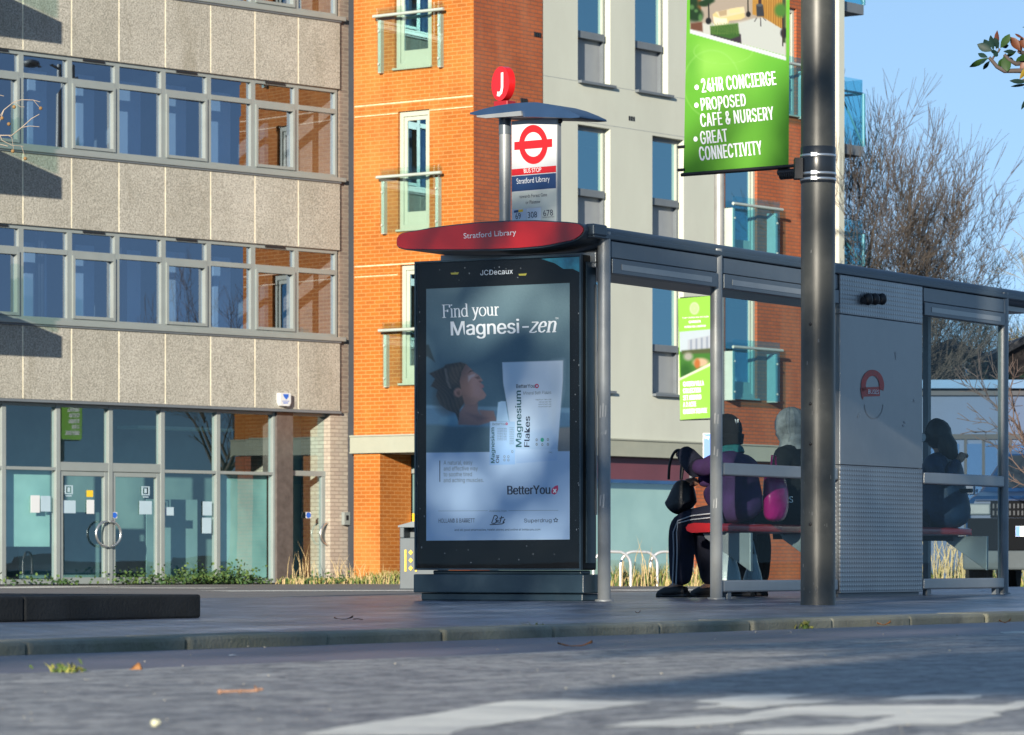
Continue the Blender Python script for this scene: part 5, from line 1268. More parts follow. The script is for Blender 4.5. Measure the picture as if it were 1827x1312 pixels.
mb = MB(); a, b = Bf.P(1216, 313.5, -.004), Bf.P(1408, 299.5, -.004); mb.tube([a + Vector((0, 0, .004)), b + Vector((0, 0, .004))], 0.012, 8, 0)
for y in (262, 303): p_ = Bf.P(1222, y, 0); mb.tube([p_, p_ + Vector((-.045, .03, 0))], 0.010, 6)
mb.build('hem_rod', M['black'], bn)
mb = MB(); g = 0.003
for body, x0, y0, x1, y1, cap in (('24HR CONCIERGE', 1252.5, 165.5, 1385.5, 151.5, 24.5), ('PROPOSED', 1251.5, 197.5, 1331.5, 189, 22), ('CAFÉ & NURSERY', 1250.5, 227, 1381.5, 213.5, 23.5), ('GREAT', 1250.5, 258, 1299, 252.5, 23), ('CONNECTIVITY', 1248.5, 287, 1360.5, 275.5, 24.5)):
    fit_text(mb, Bf, g, body, (x0, y0), (x1, y1), cap, 0, 0.021, font='sans', space=1.08)
for x, y in ((1243, 156), (1242.5, 188), (1241, 248.5)): pxring(mb, Bf, g, (x, y), (3.8, 4.6), (.05, .05), 0, 16)
mb.build('lettering', M['ink_white'], pr)

# lamp and banner by the flats
L2 = Vector((ray(1283) * 69.4, 69.4)); B2 = Frame(L2, (0.793, -0.609))
l2 = empty('street_lamp', (L2.x, L2.y, -0.148), 'slim grey lamp column across the road in front of the white flats', 'lamp column')
mb = MB(); mb.lathe(L2, [(0.10, -0.148), (0.09, 1.5), (0.085, 8)], 20); mb.build('pole', mat('grey_lamp', (0.33, 0.33, 0.31), 0.45, metal=0.3), l2)
mb = MB(); mb.lathe(L2, [(0.084, 8.001), (0.05, 10.7)], 12); mb.tube([(L2.x, L2.y, 10.6), (L2.x - .8, L2.y - .5, 10.8)], 0.03, 8); mb.ball((L2.x - 1.0, L2.y - .6, 10.8), 0.2, 10, 0, 1.5, 1, .4); mb.build('lamp_head', M['frame_grey'], l2)
mb = MB()
for y in (529, 748):
    z = B2.z(1270, y); mb.tube([B2.pt(-0.08, z, 0), B2.pt(-0.85, z, 0)], 0.014, 8)
mb.build('banner_arm', M['black'], l2)
b2 = empty('banner', (B2.pt(-.4, 0).x, B2.pt(-.4, 0).y, B2.z(1240, 748)), 'narrow lime green banner with white crest and field photo, seen through the open shelter bay', 'banner')
def W4(x, y): return (1180 + x / 4.69, 500 + y / 4.69)
def paint_b2(p):
    X, Y = p.X, p.Y; p.fill((164, 226, 92))
    p.ell((1215, 735), (30, 30), (186, 238, 124), 1.6, .6)
    q = lambda *a: [W4(*b) for b in a]
    ph = q((150, 435), (520, 400), (520, 640), (405, 690), (160, 828)); s0 = p.c.copy()
    p.fill((206, 220, 236)); p.poly(q((150, 600), (520, 570), (520, 900), (150, 900)), (74, 132, 60), 3)
    p.poly(q((220, 500), (520, 440), (520, 590), (220, 600)), (196, 204, 220), 2)
    for k in range(6): p.poly(q((240 + k * 45, 500 - k * 8), (256 + k * 45, 496 - k * 8), (256 + k * 45, 590), (240 + k * 45, 590)), (140, 152, 176), 1.5, .7)
    p.poly(q((170, 590), (420, 570), (420, 610), (170, 620)), (90, 100, 70), 3)
    p.ell(W4(225, 640), (8, 7), (178, 176, 170), .8); p.ell(W4(330, 690), (14, 8), (218, 190, 160), .6); p.ell(W4(300, 700), (5, 9), (198, 120, 66), .7); p.ell(W4(200, 760), (10, 12), (44, 96, 44), 1, .7)
    ph_c = p.c.copy(); a = np.clip(0.5 - sdf(X, Y, ph), 0, 1)[..., None]; p.c = s0 * (1 - a) + ph_c * a
    p.poly(q((150, 822), (520, 640), (520, 665), (150, 842)), (236, 248, 220), 1)
    k = np.sqrt(((X - 1239) / 8.5) ** 2 + ((Y - 550.5) / 11) ** 2); p.blend(.9 * np.clip(.5 + (1 - k) * 4, 0, 1), (224, 246, 206)); p.blend(.5 * np.clip(.5 + (.5 - np.abs(k - .55)) * 3, 0, 1) * (k < .8), (186, 226, 140))
q2 = [(1209.5, 533), (1283 - 8, 527.5), (1283 - 8, 745), (1213.5, 749.5)]
pr2 = print_mesh('print', B2, 0.02, q2, 60, 170, paint_b2, vcol('banner_print_lime', 0.65, spec=0.2, translucent=0.3), b2, gain=0.72)
mb = MB(); mb.add([B2.P(*c, 0.016) for c in q2], [(0, 1, 2, 3)]); mb.build('backing', mat('lime_cloth', (0.22, 0.5, 0.07), 0.7), b2)
mb = MB()
for body, x0, x1, y, cap in (('THE VERDEAN ACTON', 1217, 1264, 569, 2.2), ('GARDEN', 1229, 1250, 577, 4.5), ('VERDEAN LONDON', 1221, 1259, 585.5, 3.4), ('GARDEN VILLA', 1219, 1256, 690, 8.5), ('COLLECTION', 1219, 1250.5, 702, 8.5), ('SET AROUND', 1219, 1251.5, 714.5, 8.5), ('A 2 ACRE', 1219, 1242.5, 726.5, 8.5), ('GARDEN SQUARE', 1219, 1262, 739, 8.5)):
    fit_text(mb, B2, 0.026, body, (x0, y), (x1, y - (x1 - x0) * .06), cap, 0, 0.03, font='sans')
mb.build('lettering', M['ink_white'], pr2)

# ================================================================== people
def skin(name, nodes, edges, m, parent, sub=2, extra=None):
    me = bpy.data.meshes.new(name); me.from_pydata([tuple(n[0]) for n in nodes], edges, [])
    o = bpy.data.objects.new(name, me); COL.objects.link(o)
    sk = o.modifiers.new('skin', 'SKIN'); sk.use_smooth_shade = True; sk.branch_smoothing = 0.6
    for i, n in enumerate(nodes):
        r = n[1] if hasattr(n[1], '__len__') else (n[1], n[1]); me.skin_vertices[0].data[i].radius = r
        me.skin_vertices[0].data[i].use_root = (i == 0)
    o.modifiers.new('smooth', 'SUBSURF').levels = sub
    dg = bpy.context.evaluated_depsgraph_get(); ev = o.evaluated_get(dg); m2 = ev.to_mesh()
    vs = [v.co.copy() for v in m2.vertices]; fs = [tuple(p.vertices) for p in m2.polygons]; ev.to_mesh_clear()
    bpy.data.objects.remove(o); bpy.data.meshes.remove(me)
    mb = MB(); mb.add(vs, fs, 0, True)
    if extra: extra(mb)
    return mb.build(name, m if isinstance(m, list) else [m], parent)
def head_verts(mb, c, fw, up, side, r=0.098):
    """a head with brow, nose, chin and ears, facing fw"""
    def P_(x, y, z): return Vector(c) + fw * (x * r) + side * (y * r) + up * (z * r)
    n, rr = 16, 12; vs = []
    for i in range(rr + 1):
        th = math.pi * i / rr
        for k in range(n):
            ph = 2 * math.pi * k / n; x, y, z = math.sin(th) * math.cos(ph), math.sin(th) * math.sin(ph) * 0.80, math.cos(th) * 1.18
            if z < -0.3: x *= 0.86 + 0.1 * max(0, math.cos(ph)); y *= 0.82
            front = max(0, math.cos(ph)) ** 8 * math.sin(th)
            x += front * 0.30 * math.exp(-((z + 0.15) / 0.2) ** 2) + front * .08 * math.exp(-((z + .62) / .1) ** 2) + front * .10 * math.exp(-((z + .95) / .15) ** 2) - front * .06 * math.exp(-((z - .12) / .12) ** 2)
            vs.append(P_(x * 1.05, y, z))
    mb.add(vs, [(i * n + k, (i + 1) * n + k, (i + 1) * n + (k + 1) % n, i * n + (k + 1) % n) for i in range(rr) for k in range(n)], 0, True)
    for sgn in (-1, 1):
        mb.ball(P_(-0.05, sgn * 0.84, -0.1), r * 0.24, 8, 0, .7, .5, 1.1)
        mb.ball(P_(0.84, sgn * 0.30, 0.1), r * 0.10, 8, 1 if False else 0)
FW = -Vector((S.n.x, S.n.y, 0)); SD = -Vector((S.a.x, S.a.y, 0)); UP = Vector((0, 0, 1))       # forward, the person's left, up
M['skin'] = mat('skin', (0.50, 0.27, 0.18), 0.55, var=0.08); M['shoe'] = mat('black_shoe', (0.012, 0.012, 0.013), 0.5)
M['navy_cloth'] = mat('navy_cloth', (0.010, 0.013, 0.032), 0.9, var=0.3, scale=12, bump=1.0, bscale=9)
M['black_cloth'] = mat('black_cloth', (0.010, 0.010, 0.012), 0.9, var=0.3, scale=12, bump=1.0, bscale=9)
M['purple_cloth'] = mat('purple_fleece', (0.045, 0.018, 0.085), 0.95, var=0.35, scale=7, bump=1.0, bscale=8)
M['blue_coat'] = mat('navy_puffer_coat', (0.007, 0.030, 0.080), 0.6, var=0.3, scale=10, bump=0.6, bscale=14)
def hand(mb, c, d, up, grip=0.7):
    """palm with four bent fingers and a thumb"""
    d = d.normalized(); s_ = d.cross(up).normalized(); u_ = s_.cross(d)
    pts = []
    for k in (-1, 0, 1): pts.append(c + s_ * 0.018 * k)
    for k in range(5):
        a = c - d * 0.03 + s_ * (0.0); 
    mb.tube([c - d * .05, c - d * .02, c + d * .035], [.026, .036, .034], 10)
    for i, (o, L_) in enumerate(((-.030, .062), (-.010, .072), (.010, .068), (.029, .054))):
        b0 = c + s_ * o + d * .03; b1 = b0 + d * L_ * .45 - u_ * L_ * .12; b2_ = b1 + d * L_ * .25 * (1 - grip) - u_ * L_ * .38; b3 = b2_ - d * L_ * .30 * grip - u_ * L_ * .12
        mb.tube([b0, b1, b2_, b3], [.0105, .0098, .009, .0065], 7)
    t0 = c - d * .01 - s_ * .034; mb.tube([t0, t0 + d * .022 - s_ * .016 - u_ * .012, t0 + d * .045 - s_ * .008 - u_ * .028], [.013, .011, .008], 7)
def seated(tt, ss, label, coat, legs, lean=0.05, head_h=1.25, arms=None, coat_len=0.55, knee=0.44, headturn=0.0, wide=1.0, lap=0.0, tuck=0.0):
    base = st(tt, ss); pr = empty('person', base, label, 'person')
    W = lambda x, y, z: base + FW * x + SD * y + UP * z
    hd = (lean * 1.6 + 0.03, 0, head_h)
    J = {'pel': (0, 0, .64), 'sp': (lean * .4, 0, .83), 'ch': (lean, 0, 1.0), 'nk': (lean * 1.4, 0, head_h - .13)}
    arms = arms or {1: ((lean + .02, .26, .84), (.24, .16, .70)), -1: ((lean + .02, -.26, .84), (.24, -.16, .70))}
    def nodes(rs, hands=True):
        n = [(W(*J['pel']), rs[0]), (W(*J['sp']), rs[1]), (W(*J['ch']), rs[2]), (W(*J['nk']), rs[3])]; e = [(0, 1), (1, 2), (2, 3)]
        for sg_ in (1, -1):
            i = len(n); el, ha = arms[sg_]
            n += [(W(lean * 1.1, sg_ * .175 * min(1.25, .5 + .5 * wide), head_h - .20), rs[4]), (W(*el), rs[5]), (W(*ha), rs[6])]; e += [(2, i), (i, i + 1), (i + 1, i + 2)]
        return n, e
    # the body itself
    n, e = nodes((.05, .06, .10, .055, .05, .038, .03))
    for sg_ in (1, -1):
        i = len(n); n += [(W(.10, sg_ * .07, .635), .04), (W(knee, sg_ * .10, .57), .055), (W(knee - tuck * (sg_ < 0), sg_ * .11, .10), .042), (W(knee + .10 - tuck * (sg_ < 0), sg_ * .12, .05), .035)]; e += [(0, i), (i, i + 1), (i + 1, i + 2), (i + 2, i + 3)]
    fwd = (FW * math.cos(headturn) + SD * math.sin(headturn)).normalized(); sid = UP.cross(fwd)
    def ex(mb):
        mb.tube([W(*J['nk']), W(hd[0] - .01, 0, hd[2] - .06)], [.052, .05], 10)
        head_verts(mb, W(*hd), fwd, UP, sid)
        for sg_ in (1, -1):
            el, ha = arms[sg_]; d = (W(*ha) - W(*el)).normalized(); hand(mb, W(*ha) + d * .05, d, UP)
    skin('body', n, e, M['skin'], pr, 2, ex)
    w_ = wide
    n, e = nodes((.175 * w_, .155 * w_, .165 * w_, .07, .085, .072, .052))
    n[0] = (W(-.02, 0, coat_len - .03), .19 * w_); n[3] = (W(*J['nk']), .072)
    if lap:
        i = len(n); n += [(W(lap * .55, 0, .80), .17), (W(lap, 0, .72), .13)]; e += [(1, i), (i, i + 1)]
    skin('coat', n, e, coat, pr)
    n = [(W(-.01, 0, .65), .17)]; e = []
    for sg_ in (1, -1):
        i = len(n); n += [(W(.10, sg_ * .10, .62), .105), (W(knee - .01, sg_ * .105, .575), .108), (W(knee - .02 - tuck * (sg_ < 0) * .7, sg_ * .11, .35), .108), (W(knee - .01 - tuck * (sg_ < 0), sg_ * .115, .085), .086)]; e += [(0, i), (i, i + 1), (i + 1, i + 2), (i + 2, i + 3)]
    skin('trousers', n, e, legs, pr)
    for sg_ in (1, -1):
        mb = MB(); x0 = knee - .06 - tuck * (sg_ < 0)
        mb.tube([W(x0, sg_ * .115, .045), W(x0 + .08, sg_ * .118, .052), W(x0 + .17, sg_ * .122, .042), W(x0 + .235, sg_ * .124, .032)], [.040, .048, .042, .022], 10)
        mb.tube([W(x0 - .02, sg_ * .115, .010), W(x0 + .24, sg_ * .124, .010)], [.042, .034], 10)
        zs = [v[2] for v in mb.v]; mb.v = [(a, b, max(c, 0.002)) for a, b, c in mb.v]
        mb.build('shoe', M['shoe'], pr)
    return pr, W, hd, fwd, sid
# person with a beanie lifting a handbag
arms1 = {1: ((.20, .24, .97), (.385, .12, 1.07)), -1: ((.20, -.10, .92), (.35, .03, .885))}
p1, W1, hd, fwd, sid = seated(2.66, .30, 'person in black beanie, teal scarf and purple jacket, seated at the open end of the bench', M['purple_cloth'], M['navy_cloth'], 0.05, 1.245, arms1, .55, .46, 0.0, 1.36, .27, .16)
p1['label'] = 'person in black beanie, teal scarf and purple jacket raising a black handbag'
mb = MB(); c = W1(*hd); mb.ball(c + UP * .03, .118, 14, 0, 1, 1, 1.05); mb.tube([c - UP * .03, c + UP * .0], [.121, .119], 16); mb.tube([c - UP * .09 - fwd * .03, c - UP * .02 - fwd * .02], [.095, .115], 14); mb.build('beanie', M['black_cloth'], p1)
mb = MB(); q = c + UP * .085 + Vector((S.n.x, S.n.y, 0)) * .098 + SD * .035
mb.tube([q + UP * .02 - FW * 0 + SD * .02, q - UP * .02, q + UP * .01 - SD * .004, q - UP * .018 - SD * .012, q + UP * .022 - SD * .028], .006, 5); mb.build('emblem', M['ink_white'], p1)
mb = MB(); mb.tube([W1(hd[0] - .02, 0, hd[2] - .17), W1(hd[0] - .01, 0, hd[2] - .135), W1(hd[0], 0, hd[2] - .10)], [.12, .118, .095], 14); mb.tube([W1(.10, .06, 1.08), W1(.12, .08, .98)], [.05, .03], 8); mb.build('scarf', mat('teal_scarf', (0.02, 0.17, 0.18), 0.9, var=0.3, scale=20, bump=.4), p1)
mb = MB(); mb.tube([W1(.25, .215, .985), W1(.31, .18, 1.02), W1(.39, .12, 1.075), W1(.42, .10, 1.10)], [.085, .082, .075, .062], 12); mb.build('cuff', M['navy_cloth'], p1)
mb = MB()   # double side stripe of the tracksuit
for o_ in (0.0, 0.03):
    mb.tube([W1(.10, .218, .640 - o_), W1(.30, .216, .622 - o_), W1(.42, .212, .585 - o_ * .6), W1(.455 - o_, .220, .50), W1(.45 - o_, .221, .35), W1(.47 - o_, .204, .10)], .0055, 5)
mb.build('side_stripe', mat('grey_stripe', (0.5, 0.52, 0.56), 0.8), p1)
# a handbag hanging from their hands
hb = empty('handbag', W1(.48, .08, .62), 'slouchy black handbag hanging by its straps from raised hands', 'handbag')
n = [(W1(.41, .09, .90), (.06, .07)), (W1(.43, .09, .83), (.11, .12)), (W1(.455, .09, .75), (.15, .155)), (W1(.50, .09, .68), (.13, .135)), (W1(.42, .09, .66), (.12, .12))]
skin('bag_body', n, [(0, 1), (1, 2), (2, 3), (2, 4)], mat('black_leather', (0.012, 0.014, 0.018), 0.45, var=.3, scale=12, bump=.7, bscale=18), hb)
for y, x in ((.115, .5), (.03, .44)):
    mb = MB(); mb.tube(curve_pts([W1(x + .05, y, .90), W1(x + .04, y, 1.02), W1(x - .0, y, 1.105), W1(x - .05, y, 1.12), W1(x - .08, y, 1.06), W1(x - .06, y, .90)]), .011, 6); mb.build('strap', M['black'], hb)
# person in a pale headscarf
p2, W2_, hd2, fwd2, sid2 = seated(3.66, .30, 'person in a pale grey headscarf and black jacket seen from behind', M['black_cloth'], M['black_cloth'], 0.03, 1.33, None, .55, .42, 0.0, 1.42)
mb = MB(); c = W2_(*hd2); mb.ball(c + UP * .01 - fwd2 * .015, .128, 16, 0, 1.02, 1, 1.12); mb.tube([c - UP * .19 - fwd2 * .04, c - UP * .10 - fwd2 * .03, c - UP * .02], [.13, .105, .118], 14); 
for k in range(7):
    a0 = -1.2 + k * .4; mb.tube(curve_pts([c + (SD * math.sin(a0) - fwd2 * math.cos(a0)) * (.125 * math.sin(q)) + UP * (.01 + .142 * math.cos(q)) for q in (.25, .7, 1.1, 1.5, 1.9)] + [c + (SD * math.sin(a0 * .7) - fwd2 * math.cos(a0 * .7)) * .10 - UP * .13], 4), [.006 + .012 * math.sin(3.0 * i / 20) for i in range(21)], 7)
mb.tube(curve_pts([c - UP * .10 + SD * .10 - fwd2 * .04, c - UP * .13 - fwd2 * .12, c - UP * .11 - SD * .10 - fwd2 * .04], 5), .028, 8)
mb.build('headscarf', mat('pale_headscarf', (0.40, 0.37, 0.36), 0.9, var=.45, scale=11, bump=.6, bscale=10), p2)
mb = MB(); bk = S.uz(1411, 898, 0.0); fit_text(mb, Frame(Vector((st(3.66, .10).x, st(3.66, .10).y)), S.a), 0.0, 'S', (1408, 897), (1415, 897), 11, 0, .01); mb.build('lettering', M['ink_white'], p2)
# person in navy coat at the far bay
arms3 = {1: ((-.10, .27, .93), (-.13, .02, 1.12)), -1: ((.06, -.26, .84), (.25, -.15, .72))}
p3, W3_, hd3, fwd3, sid3 = seated(6.50, .32, 'person in navy padded coat with long dark hair and headphones, alone in the far bay', M['blue_coat'], M['navy_cloth'], 0.03, 1.33, arms3, .54, .42, -0.5, 1.55)
mb = MB(); c = W3_(*hd3); mb.ball(c - fwd3 * .02 + UP * .02, .118, 14, 0, 1, 1, 1.1); mb.tube([c - fwd3 * .07 + UP * .02, c - fwd3 * .13 - UP * .08 + SD * -.03, c - fwd3 * .14 - UP * .20 + SD * -.07, c - fwd3 * .10 - UP * .27 + SD * -.08], [.07, .085, .075, .03], 12); mb.build('hair', mat('dark_hair', (0.016, 0.012, 0.012), 0.5, var=.4, scale=20, bump=.5, bscale=50), p3)
mb = MB(); mb.tube([c + sid3 * .118 * math.cos(a) + UP * .145 * math.sin(a) for a in [math.pi * k / 14 for k in range(15)]], .012, 6)
for s_ in (1, -1): mb.tube([c + sid3 * s_ * .09 - UP * .01, c + sid3 * s_ * .135 - UP * .01], .042, 12)
mb.build('headphones', M['black'], p3)
mb = MB(); mb.tube([c + sid3 * .1362 - UP * .01, c + sid3 * .142 - UP * .01], .034, 12); mb.tube([c - sid3 * .1362 - UP * .01, c - sid3 * .142 - UP * .01], .034, 12); mb.build('headphone_cap', M['sign_white'], p3)
mb = MB(); mb.tube([W3_(.02, 0, 1.10), W3_(.03, 0, 1.17)], [.13, .10], 14); mb.build('collar', mat('grey_collar', (0.16, 0.16, 0.18), .9), p3)
# bags by the bench
bg = empty('carrier_bag', st(2.98, .26, .56), 'shiny magenta plastic bag on the bench between two seated people', 'bag')
n = [(st(2.90, .14, 1.0), (.12, .045)), (st(2.90, .13, .92), (.155, .06)), (st(2.91, .12, .78), (.17, .09)), (st(2.92, .13, .64), (.165, .085)), (st(2.92, .14, .575), (.12, .05))]
skin('bag_body', n, [(i, i + 1) for i in range(4)], mat('magenta_plastic', (0.42, 0.012, 0.17), 0.25, var=.2, scale=8, bump=1.0, bscale=9), bg)
mb = MB(); mb.tube([st(2.86, .14, .98), st(2.88, .14, 1.08), st(2.94, .14, 1.08), st(2.95, .14, .98)], .008, 6); mb.build('handle', mat('magenta_handle', (0.35, 0.012, 0.14), .3), bg)
for k, (tt, ss, h, r, lab) in enumerate(((2.32, .24, .42, .13, 'translucent white plastic bag standing under the bench near the open bay'), (2.95, .34, .34, .09, 'small pale plastic bag on the ground between the seated people'))):
    o_ = empty('carrier_bag', st(tt, ss, 0), lab, 'bag', 'pale plastic bags under the bench')
    n = [(st(tt, ss, .035), r * .8), (st(tt, ss, .12), r), (st(tt + .01, ss, h * .6), r * .7), (st(tt + .02, ss, h * .85), r * .3), (st(tt + .02, ss, h), r * .35)]
    skin('bag_body', n, [(i, i + 1) for i in range(4)], mat('pale_plastic', (0.42, 0.48, 0.50), 0.35, var=.12, scale=9, bump=.6, bscale=16), o_)
    mb = MB(); mb.tube([st(tt - .03, ss, h * .95), st(tt, ss, h + .09), st(tt + .05, ss, h * .95)], .008, 6); mb.build('handle', M['paper'], o_)

# ================================================================== street things behind
wl_ = mat('galvanised_steel', (0.66, 0.66, 0.66), 0.3, metal=0.6, var=0.08)
def hoop_mesh():
    mb = MB(); w, h = 0.33, 0.60; r = 0.24
    p = [(-w, 0, -.02), (-w, 0, h - r)] + [(-w + r - r * math.cos(a), 0, h - r + r * math.sin(a)) for a in [math.pi / 2 * k / 6 for k in range(1, 7)]] + [(w - r + r * math.sin(a), 0, h - r + r * math.cos(a)) for a in [math.pi / 2 * k / 6 for k in range(1, 7)]] + [(w, 0, -.02)]
    mb.tube(p, .026, 10); return mb
hl = ['first bicycle hoop, half hidden by the near shelter post', 'second bicycle hoop, second from the near shelter post', 'third bicycle hoop, just left of the seated legs', 'fourth bicycle hoop, partly seen right of the seated legs']
hp = None
for k, px in enumerate((1092, 1140, 1193, 1246)):
    Y = 66.5 + k * 0.75; pos = Vector((ray(px) * Y, Y, -0.148))
    if hp is None: mb = hoop_mesh(); hp = mb.build('bicycle_rack', wl_, None); o_ = hp
    else: o_ = copy_tree(hp)
    o_.location = pos; o_.rotation_euler.z = math.radians(12); tag(o_, hl[k], 'bicycle rack', 'steel bicycle hoops in the grass')
# litter bin
Bq = Frame((ray(713) * 60, 60.0), (0.96, -0.28)); ub = 0.62
bi = empty('litter_bin', (Bq.pt(.3, 0).x, Bq.pt(.3, 0).y, -.148), 'grey litter bin with yellow stripes and diamonds beside the poster case', 'litter bin')
zb_ = lambda y: HC + (YH - y) / F * 60
mb = MB(); mb.fbox(Bq, 0, ub, -0.148, zb_(960), -.55, 0); mb.fbox(Bq, 0, 0.07, zb_(960), zb_(941), -.55, 0); mb.fbox(Bq, ub - .07, ub, zb_(960), zb_(941), -.55, 0); mb.fbox(Bq, .07, ub - .07, zb_(960), zb_(941), -.55, -.3); mb.build('body', mat('bin_grey', (0.075, 0.095, 0.11), .5, var=.12), bi, .012)
mb = MB(); mb.prism([(-.02, zb_(941)), (ub + .02, zb_(941)), (ub + .02, zb_(938)), (ub * .5 + .1, zb_(931)), (ub * .5 - .1, zb_(931)), (-.02, zb_(938))], Bq, -.57, .02); mb.build('lid', mat('bin_lid', (0.13, 0.16, 0.18), .5), bi, .012)
mb = MB()
for u in (.10, .27): mb.fbox(Bq, u - .015, u + .015, zb_(1020), zb_(981), 0.0125, .016)
for z in (zb_(986), zb_(1000), zb_(1014)): mb.prism([(.185 - .035, z), (.185, z - .04), (.185 + .035, z), (.185, z + .04)], Bq, .0125, .016)
mb.build('stripe', M['yellow'], bi)
# blue parking sign
sf = Frame((ray(1283) * 62, 62.0), (1, -.1)); ps = empty('parking_sign', (sf.pt(-.05, 0).x, sf.pt(-.05, 0).y, -.148), 'blue and white sign panel half hidden behind the middle shelter post', 'sign')
u0, z1 = sf.uz(1254, 773); z0 = sf.z(1260, 850); u1 = u0 + .42
mb = MB(); mb.fbox(sf, u0, u1, z0, z1, -.01, 0); mb.build('panel', M['sign_white'], ps, .004)
mb = MB(); mb.fbox(sf, u0 + .015, u1 - .015, z0 + .015, z1 - .015, .001, .004); pn = mb.build('blue_face', mat('sign_blue', (0.005, 0.13, 0.62), .4), ps)
mb = MB(); fit_text(mb, sf, .006, 'Lay', (1257.5, 783), (1266, 782.5), 6, 0, .01); mb.build('lettering', M['ink_white'], pn)
mb = MB(); q = sf.pt(u0 + .21, 0, -.045); mb.lathe((q.x, q.y), [(.03, -.148), (.03, z1 - .05)], 10); mb.build('pole', M['frame_grey'], ps)

# ================================================================== car at the right edge
car = empty('parked_car', (ray(1795.5) * 50, 50.0, -.148), 'dark blue four by four car facing us at the right edge behind the shelter', 'car')
cx0 = ray(1795.5) * 50 - .6; CW = 1.98; cyf = 50.0
def cs(y, w, z0, z1, zs, wt):      # cross-section half widths: sill, shoulder, roof
    h = CW / 2
    return [(cx0 + h - w * h, y, z0), (cx0 + h - w * h * 1.0, y, zs), (cx0 + h - wt * h, y, z1), (cx0 + h + wt * h, y, z1), (cx0 + h + w * h, y, zs), (cx0 + h + w * h, y, z0)]
secs = [cs(cyf + .02, .86, .22, 1.08, .95, .80), cs(cyf + .10, .94, .20, 1.13, 1.02, .84), cs(cyf + .5, .99, .20, 1.17, 1.06, .86), cs(cyf + 1.25, 1.0, .20, 1.21, 1.10, .86), cs(cyf + 1.9, 1.0, .20, 1.72, 1.14, .68), cs(cyf + 2.5, 1.0, .20, 1.78, 1.16, .70), cs(cyf + 4.2, 1.0, .20, 1.74, 1.16, .68), cs(cyf + 4.75, .97, .24, 1.25, 1.12, .8)]
mb = MB(); n = 6
vs = [v for s_ in secs for v in s_]
fs = [(i * n + k, (i + 1) * n + k, (i + 1) * n + (k + 1) % n, i * n + (k + 1) % n) for i in range(len(secs) - 1) for k in range(n)]
mb.add(vs, [f[::-1] for f in fs]); mb.add(vs, [(5, 4, 3, 2, 1, 0)[::-1], tuple((len(secs) - 1) * n + k for k in range(n))[::-1]])
cb = mb.build('body', mat('dark_blue_paint', (0.010, 0.034, 0.095), .3, var=.08, spec=.3), car, .05, segs=3)
X = lambda q: cx0 + q * CW
mb = MB(); mb.wbox(X(.02), X(.98), cyf - .06, cyf + .2, .17, .42); mb.build('bumper', mat('grey_bumper', (0.07, 0.085, 0.095), .7, spec=.15), car, .03)
mb = MB(); mb.wbox(X(.05), X(.95), cyf - .03, cyf + .1, .425, .84); mb.build('lower_grille', mat('grille_black', (.006, .007, .009), .9, spec=.08), car, .01)
mb = MB(); mb.wbox(X(.10), X(.90), cyf - .02, cyf + .1, 1.065, 1.085, 0)
mb.wbox(X(.20), X(.80), cyf - .012, cyf + .1, .85, 1.06, 1)
for k in range(22):
    for j in range(2): x = X(.215 + k * .027); mb.wbox(x, x + .022, cyf - .028, cyf - .013, .875 + j * .09, .935 + j * .09, 2)
mb.build('grille', [mat('bonnet_edge', (0.012, .03, .08), .6, spec=.2), mat('grille_back', (.006, .007, .009), .9, spec=.08), mat('grille_bar', (0.045, .05, .06), .6, spec=.2)], car)
for q in (.03, .80):
    mb = MB(); mb.wbox(X(q), X(q + .17), cyf - .015, cyf + .15, .88, 1.03); mb.build('headlight', mat('headlight', (0.10, .12, .14), .3, spec=.3), car, .02)
mb = MB(); mb.wbox(X(.5) - .26, X(.5) + .26, cyf - .075, cyf - .031, .60, .735); npl = mb.build('number_plate', M['sign_white'], car)
mb = MB(); mb.wbox(X(.5) - .257, X(.5) - .205, cyf - .079, cyf - .076, .603, .732); mb.build('plate_band', mat('plate_blue', (0.01, .15, .6), .4), npl)
mb = MB(); mb.add([(X(.16), cyf + 1.30, 1.26), (X(.84), cyf + 1.30, 1.26), (X(.80), cyf + 1.84, 1.70), (X(.20), cyf + 1.84, 1.70)], [(0, 1, 2, 3)]); mb.build('windscreen', mat('car_glass', (.02, .03, .04), .05), car)
for q in (-.0, 1.0):
    mb = MB(); s_ = -1 if q == 0 else 1; x = X(q)
    mb.wbox(x - .03 if s_ < 0 else x - .0, x + .0 if s_ < 0 else x + .03, cyf + 1.6, cyf + 1.65, 1.2, 1.25); mb.wbox(x + s_ * .14 - .1, x + s_ * .14 + .1, cyf + 1.55, cyf + 1.68, 1.17, 1.35); mb.build('wing_mirror', mat('mirror_blue', (.01, .028, .075), .25), car, .02)
for y in (cyf + .85, cyf + 3.75):
    for q in (0.0, 1.0):
        x = X(q) + (.0 if q == 0 else -.26); w = MB()
        w.tube([(x - .005, y, .215), (x + .02, y, .215), (x + .24, y, .215), (x + .265, y, .215)], [.33, .362, .362, .33], 28); wo = w.build('wheel', mat('tyre', (.012, .012, .012), .85), car)
        w = MB(); xo = x - .012 if q == 0 else x + .256
        w.tube([(xo, y, .215), (xo + .016, y, .215)], .22, 20); w.build('rim', M['steel'], wo)

car.rotation_euler.z = math.radians(-15)

